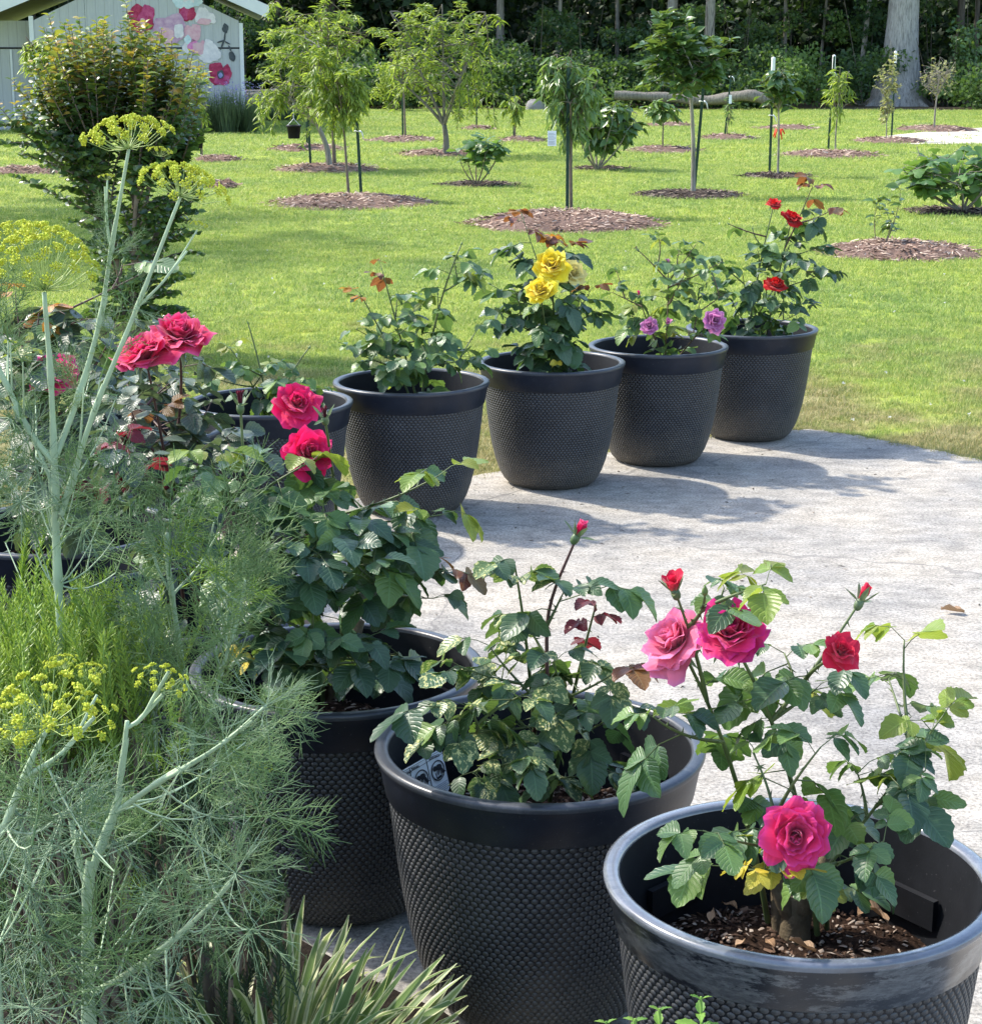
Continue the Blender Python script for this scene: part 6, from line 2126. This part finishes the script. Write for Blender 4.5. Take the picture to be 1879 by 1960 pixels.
Y2 = 2.30
fennel('nearest fennel with a thick stem and a yellow opening flower bud', g0(172, 1990, Y2, .012), [
    ([g0(172, 2000, Y2, .012), (171, 1960, Y2), (169, 1840, Y2), (168, 1710, Y2), (190, 1630, Y2), (215, 1570, Y2), (232, 1480, Y2), (244, 1380, Y2)], .0108, .0036),
    ([(241, 1395, Y2), (270, 1375, Y2), (292, 1340, Y2 - .01), (304, 1318, Y2 - .01)], .0036, .0020),
    ([(222, 1555, Y2), (300, 1500, Y2 - .02), (345, 1475, Y2 - .04), (430, 1420, Y2 - .06), (510, 1350, Y2 - .06)], .0052, .0022),
    ([(168, 1705, Y2), (150, 1640, Y2 + .02), (146, 1590, Y2 + .02)], .0060, .0030),
    ([(180, 1900, Y2 - .02), (250, 1860, Y2 - .08), (330, 1800, Y2 - .12), (400, 1735, Y2 - .14), (452, 1672, Y2 - .15)], .0058, .0026),
], [((304, 1322, Y2 - .01), (.35, -.1, 1), .040, 2), ((500, 1475, Y2 + .3), (.3, 0, 1), .018, 2)],
    [((430, 1420, Y2 - .06), (560, 1370, Y2 - .1), False), ((430, 1420, Y2 - .06), (500, 1500, Y2), False), ((345, 1475, Y2 - .04), (470, 1480, Y2 - .1), False), ((400, 1735, Y2 - .14), (510, 1740, Y2 - .16), False), ((400, 1735, Y2 - .14), (440, 1850, Y2 - .16), False), ((452, 1672, Y2 - .15), (540, 1640, Y2 - .15), False), ((452, 1672, Y2 - .15), (520, 1720, Y2 - .15), False), ((452, 1672, Y2 - .15), (420, 1600, Y2 - .15), False), ((310, 1500, Y2), (335, 1425, Y2), True), ((304, 1330, Y2), (350, 1370, Y2), True),
     ((510, 1350, Y2), (580, 1300, Y2 + .1), False), ((510, 1350, Y2), (550, 1400, Y2 + .1), False), ((240, 1760, Y2), (260, 1690, Y2), True)],
    [([(0, 1600), (170, 1600), (190, 1960), (0, 1960)], (2.1, 2.5), 9, .16, .15, .02), ([(180, 1480), (330, 1470), (530, 1370), (560, 1500), (490, 1640), (330, 1640), (230, 1580)], (2.3, 2.65), 10, .15, .1, .04), ([(180, 1680), (420, 1640), (480, 1760), (380, 1960), (180, 1960)], (2.05, 2.35), 5, .15, .05, .03)], 502, bursts=[(452, 1672, 2.15, .085), (400, 1735, 2.16, .085), (330, 1800, 2.18, .08), (250, 1860, 2.22, .08), (430, 1420, 2.24, .075), (510, 1350, 2.24, .07), (345, 1475, 2.26, .07), (385, 1620, 2.2, .06), (60, 1700, 2.2, .10), (10, 1640, 2.2, .09), (110, 1620, 2.25, .09), (90, 1790, 2.2, .10), (30, 1850, 2.2, .10), (120, 1900, 2.2, .09), (215, 1610, 2.3, .06), (320, 1900, 2.1, .09), (480, 1780, 2.1, .07), (250, 1945, 2.15, .08), (60, 1930, 2.1, .10), (400, 1560, 2.35, .06)])

Y3 = 2.15
fennel('fennel at the corner with wide open pale yellow flower head', g0(-10, 1900, Y3, .012), [
    ([g0(-10, 1900, Y3, .012), (-12, 1700, Y3), (10, 1580, Y3), (45, 1490, Y3), (92, 1392, Y3)], .0062, .0036),
    ([(45, 1490, Y3), (130, 1430, Y3), (186, 1330, Y3 + .02)], .004, .002),
], [((92, 1392, Y3), (-.05, -.35, 1), .078, 2), ((150, 1400, Y3 + .15), (.2, -.2, 1), .055, 2), ((20, 1420, Y3 + .1), (-.2, -.2, 1), .07, 2), ((170, 1300, Y3 + .2), (.0, 0, 1), .028, 2), ((120, 1280, Y3 + .3), (-.1, 0, 1), .026, 2)],
    [], [([(0, 1420), (200, 1480), (190, 1660), (0, 1680)], (2.05, 2.4), 7, .14, .2, .05)], 503, bursts=[(40, 1560, 2.15, .09), (120, 1560, 2.2, .08), (150, 1500, 2.25, .07)])

Y4 = 2.95
fennel('soft young fennel reaching in front of the rose with crimson pink blooms', g0(370, 1500, Y4, .012), [
    ([g0(370, 1500, Y4, .012), (365, 1420, Y4), (345, 1250, Y4), (330, 1140, Y4), (322, 1080, Y4), (320, 1020, Y4)], .0068, .0036),
    ([(385, 1420, Y4 - .05), (420, 1300, Y4 - .05), (455, 1180, Y4 - .05), (470, 1110, Y4 - .05)], .0045, .002),
    ([(300, 1480, Y4 - .1), (290, 1330, Y4 - .1), (275, 1220, Y4 - .1), (262, 1130, Y4 - .1)], .0045, .002),
    ([(330, 1140, Y4), (300, 1080, Y4), (285, 1000, Y4)], .003, .0015),
    ([(330, 1140, Y4), (390, 1070, Y4 + .05), (410, 1000, Y4 + .05)], .003, .0015),
], [], [((322, 1080, Y4), (340, 980, Y4), True), ((322, 1080, Y4), (300, 960, Y4), False), ((322, 1060, Y4), (370, 990, Y4), True), ((465, 1130, Y4 - .05), (500, 1040, Y4), False), ((285, 1000, Y4), (300, 920, Y4), False)],
    [([(240, 960), (420, 930), (440, 1060), (330, 1130), (240, 1080)], (2.8, 3.1), 8, .15, .45, .15), ([(385, 1060), (510, 1050), (490, 1220), (430, 1300), (385, 1250)], (2.75, 3.0), 13, .14, .25, .06), ([(240, 1110), (330, 1100), (340, 1400), (250, 1400)], (2.7, 3.0), 11, .15, .25, .10), ([(330, 1250), (450, 1280), (440, 1420), (330, 1440)], (2.6, 2.9), 9, .14, .2, .08)], 504)

# ------------------------------------------------------------------ rosemary
def rosemary():
    r_ = np.random.default_rng(600)
    protos = []
    for k in range(4):
        q = np.random.default_rng(610 + k)
        n = 64
        t = np.linspace(.06, 1, n)
        bend = q.normal(0, .10, 2)
        c = np.stack([bend[0] * t ** 2, bend[1] * t ** 2, t], -1)
        a = np.arange(n) * 2.4
        d = norm(np.stack([np.cos(a), np.sin(a), np.full(n, .9) + .8 * t], -1))
        needle = (np.array([[-.5, 0, 0], [.5, 0, 0], [0, .0, .4], [-.5, .55, 0], [.5, .55, 0], [0, .55, .35], [0, 1, .1]]), [np.array([[0, 2, 5, 3], [2, 1, 4, 5]]), np.array([[3, 5, 6], [5, 4, 6]])], np.zeros((7, 2)))
        L = .135 * (1.05 - .5 * t ** 3) * q.uniform(.8, 1.15, n)
        mb = MB().instance(needle, place(c, d, np.tile([[0, 0, 1.0]], (n, 1)), np.stack([np.full(n, .017), L, np.full(n, .02)], -1)), q.random(n) * .3 + .35 * t)
        mb.add(*tube([(0, 0, 0), (bend[0] * .25, bend[1] * .25, .5), (bend[0], bend[1], 1)], [.010, .008, .005], 5), r=.2)
        protos.append(mb.mesh('sprig', M_['rosemary']))
    base = g0(130, 1330, 2.85, .012)
    root = empty('rosemary_bush', base, 'bright green rosemary with upright needle sprigs among the fennel', 'rosemary')
    woody = MB()
    for k in range(210):
        vx, Y = r_.uniform(-15, 262), r_.uniform(2.72, 3.1)
        vy = r_.uniform(1100, 1215) + (Y < 2.9) * r_.uniform(0, 130) + (20 if vx > 200 else 0)
        tip = A(vx, vy, Y) - base
        ln = r_.uniform(.13, .20)
        lean = norm([r_.normal(0, .22), r_.normal(0, .2), 1])
        s = tip - lean * ln
        child(root, 'sprig', protos[r_.integers(0, 4)], basis(s, lean, ln, r_.uniform(0, 6)))
        if k % 3 == 0:
            woody.add(*tube(bezier((0, 0, 0), s * [.6, .6, .3], s, 6), np.linspace(.009, .004, 6), 5, False))
    for (vx, vy, Y) in [(30, 985, 3.0), (55, 960, 3.05), (20, 1015, 3.0), (70, 1030, 3.05), (300, 1180, 2.85), (318, 1170, 2.9), (285, 1230, 2.8), (250, 1290, 2.75), (60, 1050, 3.0), (310, 1120, 2.95)]:
        tip = A(vx, vy, Y) - base
        child(root, 'sprig', protos[r_.integers(0, 4)], basis(tip - np.array([0, 0, .18]), (r_.normal(0, .1), 0, 1), .18, 0))
    child(root, 'branches', woody.mesh('branches', M_['woody']))
    # a second, low one, needles coloured darker to deepen the shade behind the nearest fennel
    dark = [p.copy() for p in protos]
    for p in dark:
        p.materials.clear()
        p.materials.append(M_['rosemary_shaded'])
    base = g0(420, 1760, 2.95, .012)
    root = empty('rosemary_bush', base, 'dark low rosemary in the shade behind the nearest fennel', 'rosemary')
    woody = MB()
    for k in range(250):
        vx, vy, Y = r_.uniform(-20, 545), r_.uniform(1380, 1860), r_.uniform(2.70, 3.2)
        if vx > 430 and vy < 1480:
            continue
        tip = A(vx, vy, Y) - base
        tip[2] = max(tip[2], .14)
        ln = r_.uniform(.13, .20)
        lean = norm([r_.normal(0, .35), r_.normal(0, .3), 1])
        s = tip - lean * ln
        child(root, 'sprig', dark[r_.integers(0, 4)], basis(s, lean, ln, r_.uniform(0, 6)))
        if k % 4 == 0:
            woody.add(*tube(bezier((0, 0, 0), s * [.6, .6, .3], s, 6), np.linspace(.009, .004, 6), 5, False))
    child(root, 'branches', woody.mesh('branches', M_['woody']))


M_['rosemary_shaded'] = leafmat('shaded rosemary needle', [(.022, .045, .018), (.035, .065, .024), (.05, .085, .03)], .15, (.1, .2, .03), .5, veins=False)  # shade put into the needle colour
rosemary()

# ------------------------------------------------------------------ variegated grass
def mat_blade():
    m, nt, out = new_mat('cream edged blade')
    uvn = N(nt, 'UVMap')
    s = N(nt, 'SeparateXYZ')
    nt.links.new(uvn.outputs[0], s.inputs[0])
    au = math_n(nt, 'ABSOLUTE', math_n(nt, 'SUBTRACT', s.outputs[0], .5))
    oi = nt.nodes.new('ShaderNodeObjectInfo')
    g = ramp(nt, oi.outputs['Random'], [(.1, (.10, .19, .06)), (.6, (.17, .27, .07)), (.9, (.30, .36, .10))])
    st = math_n(nt, 'MULTIPLY_ADD', math_n(nt, 'SINE', math_n(nt, 'MULTIPLY', s.outputs[0], 42.0)), .5, .5)
    g = mixc(nt, math_n(nt, 'MULTIPLY', st, .35), g, (.36, .44, .18))
    w = math_n(nt, 'MULTIPLY_ADD', oi.outputs['Random'], -.20, .42)
    c = mixc(nt, math_n(nt, 'GREATER_THAN', au, w), g, (.64, .66, .38))
    p = principled(nt, out, c, .4, .45)
    t = N(nt, 'BsdfTranslucent')
    nt.links.new(c, t.inputs[0])
    mx = N(nt, 'MixShader')
    mx.inputs[0].default_value = .35
    nt.links.new(p.outputs[0], mx.inputs[1]); nt.links.new(t.outputs[0], mx.inputs[2]); nt.links.new(mx.outputs[0], out.inputs[0])
    return m


M_['blade'] = mat_blade()


def blade_geom(bend, w=.045, n=9):
    t = np.linspace(0, 1, n)
    a = bend * t ** 1.6
    y = np.concatenate([[0], np.cumsum(np.cos(a[1:]) / (n - 1))])
    z = -np.concatenate([[0], np.cumsum(np.sin(a[1:]) / (n - 1))])
    hw = w * (.75 + .4 * t) * np.clip((1 - t) * 3.2, .03, 1) ** .7
    u = np.array([-1, -.35, .35, 1])
    V = np.stack([u[None] * hw[:, None], np.repeat(y[:, None], 4, 1), z[:, None] + .35 * np.abs(u)[None] * hw[:, None]], -1).reshape(-1, 3)
    uv = np.stack([np.repeat((u[None] + 1) / 2, n, 0), np.repeat(t[:, None], 4, 1)], -1).reshape(-1, 2)
    return V, grid_faces(n, 4), uv


def striped_grass():
    r_ = np.random.default_rng(700)
    protos = [geo_mesh('blade', blade_geom(b, w), M_['blade']) for b, w in ((.1, .035), (.5, .034), (.9, .032), (1.5, .030), (.25, .031))]
    base = g0(525, 1990, 2.84, .012)
    root = empty('striped_grass', base, 'clump of cream edged striped grass blades in the garden bed', 'grass clump')
    for k in range(270):
        a = r_.uniform(0, 6.28)
        q = math.sqrt(r_.random())
        p = np.array([q * .19 * math.cos(a), q * .12 * math.sin(a), 0])
        out = np.array([math.cos(a), math.sin(a) * .7, 0])
        d = norm(out * q * r_.uniform(.5, 1.5) + [r_.normal(0, .12), r_.normal(0, .12), 1])
        ln = r_.uniform(.20, .36) * (1.05 - .25 * q)
        side = norm(np.cross(d, [0, 0, 1]) + r_.normal(0, .4, 3))
        nrm = -out + np.array([0, 0, .6]) + r_.normal(0, .5, 3)
        child(root, 'blade', protos[r_.integers(0, 5)], place([p], [d], [nrm], ln)[0])
    return root


striped_grass()

# ------------------------------------------------------------------ mint sprigs in front of the nearest planter
M_['mint'] = leafmat('mint leaf', [(.10, .22, .04), (.15, .29, .05), (.20, .34, .06)], .3, (.4, .6, .08), .5, .35)


def mint(vx, vy, Y, h, label, seed, n=7):
    r_ = np.random.default_rng(seed)
    top = A(vx, vy, Y)
    base = np.array([top[0], top[1], .012])
    root = empty('mint_plant', base, label, 'mint', 'mint sprigs at the foot of the nearest planter')
    H = top[2] - base[2]
    child(root, 'stem', MB().add(*tube([(0, 0, 0), (.01, 0, H * .5), (0, 0, H)], [.0035, .003, .002], 6)).mesh('stem', M_['mint']))
    ms = leaf_meshes('mint', [leaf_geom(.26, 8, fold=.3, droop=d, serr=.10, seed=i) for i, d in enumerate((.2, .45))], 'mint')
    for k in range(n):
        z = H - .004 - k * .021
        for sg in (0, math.pi):
            a = k * math.pi / 2 + sg + r_.uniform(-.25, .25)
            L = .016 + .009 * min(k, 4)
            d = [math.cos(a), math.sin(a), .7 - .14 * k]
            child(root, 'leaf', ms[r_.integers(0, 2)], place([(0, 0, z)], [d], [[0, 0, 1.0] + r_.normal(0, .15, 3)], L)[0])


mint(1341, 1908, 2.24, .3, 'tallest mint sprig at the frame edge', 801)
mint(1262, 1930, 2.26, .3, 'mint sprig between the two shorter mint tips', 802)
mint(1215, 1950, 2.26, .3, 'shortest mint tip beside the striped planter wall', 803)
mint(1160, 1955, 2.30, .3, 'mint tip farthest from the tall sprig', 804)

# ------------------------------------------------------------------ warning sticker in planter E
TL, TR, RB = A(761, 1480, 3.185), A(846, 1431, 3.36), A(862, 1505, 3.335)
ex, ez = TR - TL, RB - TR
nz = norm(np.cross(ez, ex))
if nz[1] > 0:
    nz = -nz
card = empty('warning_sticker', TL, 'white warning sticker with pictograms standing inside the planter', 'sticker')


def on_card(pts, lift):
    return np.array([ex * u + ez * v + nz * lift for u, v in pts])


def card_poly(name, pts, lift, mat, th=.0006):
    F_ = on_card(pts, lift)
    n = len(pts)
    V = np.concatenate([F_, F_ - nz * th])
    j = np.arange(n)
    return child(card, name, MB().add(V, [np.array([j]), np.array([j[::-1] + n]), np.stack([j, n + j, n + (j + 1) % n, (j + 1) % n], -1)]).mesh(name, M_[mat], smooth=False))


card_poly('paper', [(0, 0), (1, 0), (1, .98), (.93, 1.08), (0, 1.15)], 0, 'white_card')
lines = [((.01, .035), (.99, .035), .006), ((.0, .125), (1, .125), .010), ((.24, .03), (.24, 1.12), .008), ((.61, .03), (.61, 1.1), .008), ((.985, .03), (.985, .98), .008)]
for (a, b, w) in lines:
    if abs(a[1] - b[1]) < .01:
        card_poly('printed_line', [(a[0], a[1]), (b[0], a[1]), (b[0], a[1] + w), (a[0], a[1] + w)], .0008, 'ink')
    else:
        card_poly('printed_line', [(a[0] - w / 2, a[1]), (a[0] + w / 2, a[1]), (a[0] + w / 2, b[1]), (a[0] - w / 2, b[1])], .0012, 'ink')
th = np.linspace(0, 2 * np.pi, 28, endpoint=False)
for cu in (.055, .43, .80):
    cv = .46
    ru, rv = .150, .250
    outer = [(cu + ru * math.cos(t), cv + rv * math.sin(t)) for t in th]
    inner = [(cu + ru * .86 * math.cos(t), cv + rv * .88 * math.sin(t)) for t in th]
    if cu < .1:
        keep = [i for i in range(28) if outer[i][0] > .005]
    V = on_card(outer + inner, .0016)
    j = np.arange(28)
    F = np.stack([j, (j + 1) % 28, 28 + (j + 1) % 28, 28 + j], -1)
    if cu < .1:
        F = F[[all(V2 > .004 for V2 in (np.array(outer + inner)[f][:, 0])) for f in F]]
    child(card, 'pictogram_ring', MB().add(V, F).mesh('pictogram_ring', M_['ink'], smooth=False))
    if cu > .1:
        blob = lambda x, y, a, b_, r=0: [(cu + ru * (x + a * math.cos(t) * math.cos(r) - b_ * math.sin(t) * math.sin(r)), cv + rv * (y + a * math.cos(t) * math.sin(r) + b_ * math.sin(t) * math.cos(r))) for t in th[::2]]
        card_poly('pictogram_figure', blob(-.42, -.32, .28, .25), .0022, 'ink')
        card_poly('pictogram_figure', blob(.16, -.28, .42, .30, .2), .0026, 'ink')
        card_poly('pictogram_figure', blob(.48, .12, .16, .45, -.45), .0030, 'ink')
        card_poly('pictogram_figure', blob(-.08, .12, .09, .36, .35), .0034, 'ink')
        q = lambda *P: [(cu + ru * x, cv + rv * y) for x, y in P]
        card_poly('pictogram_figure', q((-.60, .10), (-.52, .10), (-.40, .72), (-.48, .72)), .0038, 'ink')
        card_poly('pictogram_figure', q((.20, .30), (.28, .28), (.24, .72), (.17, .72)), .0038, 'ink')
        card_poly('pictogram_figure', q((-.46, .56), (.22, .50), (.19, .74), (-.42, .78)), .0042, 'ink')
        card_poly('pictogram_figure', q((.62, .34), (.68, .28), (.92, .40), (.88, .47)), .0042, 'ink')
for k in range(5):
    card_poly('small_print', [(.63, .80 + k * .045), (.96 - .04 * (k % 2), .80 + k * .045), (.96 - .04 * (k % 2), .812 + k * .045), (.63, .812 + k * .045)], .0012, 'ink_grey')


def card_text(s, u, v, size):
    cu_ = bpy.data.curves.new('lettering', 'FONT')
    cu_.body = s
    cu_.size = 1.0
    cu_.extrude = .002
    cu_.materials.append(M_['ink'])
    M = np.eye(4)
    L_ = np.linalg.norm(ez)
    M[:3, 0] = norm(ex) * size * L_ * .85
    M[:3, 1] = -norm(ez) * size * L_
    M[:3, 2] = nz * .1
    M[:3, 3] = ex * u + ez * v + nz * .0014
    tmp = bpy.data.objects.new('lettering', cu_)
    me = bpy.data.meshes.new_from_object(tmp)
    bpy.data.objects.remove(tmp)
    child(card, 'lettering', me, M)


card_text('ADVERTENCIA', .025, .115, .10)
card_text('WARNING', .27, .115, .10)
card_text('ADVERTENCIA', .66, .115, .10)

# ------------------------------------------------------------------ dry leaves on the soil and the slab
DRY = [geo_mesh('dry_leaf', leaf_geom(.24, 6, (-1, 0, 1), fold=f, droop=d, ruf=.1, seed=i), M_['dry_leaf']) for i, (f, d) in enumerate([(.7, -.25), (.4, .3), (.9, -.1)])]
r_ = np.random.default_rng(900)


def dry_leaf(p, L, az, label, tilt=.25, group='dry leaves on the soil'):
    o = solo('dry_leaf', DRY[r_.integers(0, 3)], (0, 0, 0), label, 'leaf', group)
    o.matrix_world = Matrix(place([p], [[math.cos(az), math.sin(az), tilt]], [[r_.normal(0, .3), r_.normal(0, .3), 1]], L)[0].tolist())


for (vx, vy, L, az, lab) in [(1640, 1748, .045, .4, 'long pale dry leaf lying on the soil under the stocky trunk'), (1700, 1762, .05, 2.6, 'curled dry leaf toward the wall plate of the nearest planter'), (1480, 1812, .03, 1.9, 'cream dry leaf upright before the rose stump'),
                             (1410, 1740, .035, 2.2, 'brown dry leaf standing by the back soil edge'), (1360, 1765, .03, 1.2, 'small brown dry leaf near the film edge'), (1790, 1790, .04, .2, 'dry leaf sliver at the soil rim past the trunk'),
                             (1560, 1822, .045, 2.8, 'amber dry leaf at the foot of the rose stump'), (1425, 1800, .028, 3.9, 'tiny pale dry leaf before the stump')]:
    dry_leaf(G(vx, vy, SOILZ + .02), L, az, lab)
dry_leaf(G(1845, 1172, .008), .075, 3.0, 'grey brown dry leaf curled flat on the concrete', .02, 'dry leaves on the slab')
dry_leaf(G(1305, 862, .008), .06, .2, 'small dark dry leaf on concrete by the lilac planter', .02, 'dry leaves on the slab')

# woody old stump of the nearest rose and of the mottled one
for k, rx, ry, ln, lab in [('F', -.05, -.03, .15, 'woody grey rose stump with pruned arms in the nearest planter'), ('D', -.02, -.06, .16, 'dark woody rose stump under the crimson pink rose')]:
    b = G(1520, 1792, SOILZ) if k == 'F' else G(640, 1345, SOILZ)
    mb = MB()
    mb.add(*tube([(0, 0, -.02), (0, 0, .03), (.005, 0, .07)], [.030, .024, .018], 9))
    mb.add(*tube(bezier((0, 0, .04), (.035, 0, .08), (.06, .01, ln + .03), 6), [.019, .017, .015, .013, .012, .011], 8))
    mb.add(*tube(bezier((0, 0, .03), (-.03, -.01, .06), (-.05, 0, ln), 6), [.017, .015, .013, .012, .011, .010], 8))
    mb.add(*tube(bezier((.012, .02, -.01), (.03, .03, .06), (.022, .035, ln - .02), 6), np.linspace(.015, .009, 6), 8))
    mb.add(*tube(bezier((-.022, .01, -.01), (-.03, .02, .06), (-.034, .02, ln + .02), 6), np.linspace(.013, .008, 6), 8))
    mb.add(*tube([(.01, -.01, .05), (.012, -.014, .10), (.018, -.015, .135)], [.015, .013, .012], 8))
    solo('rose_stump', mb.mesh('rose_stump', M_['cane_old']), b, lab, 'stump')
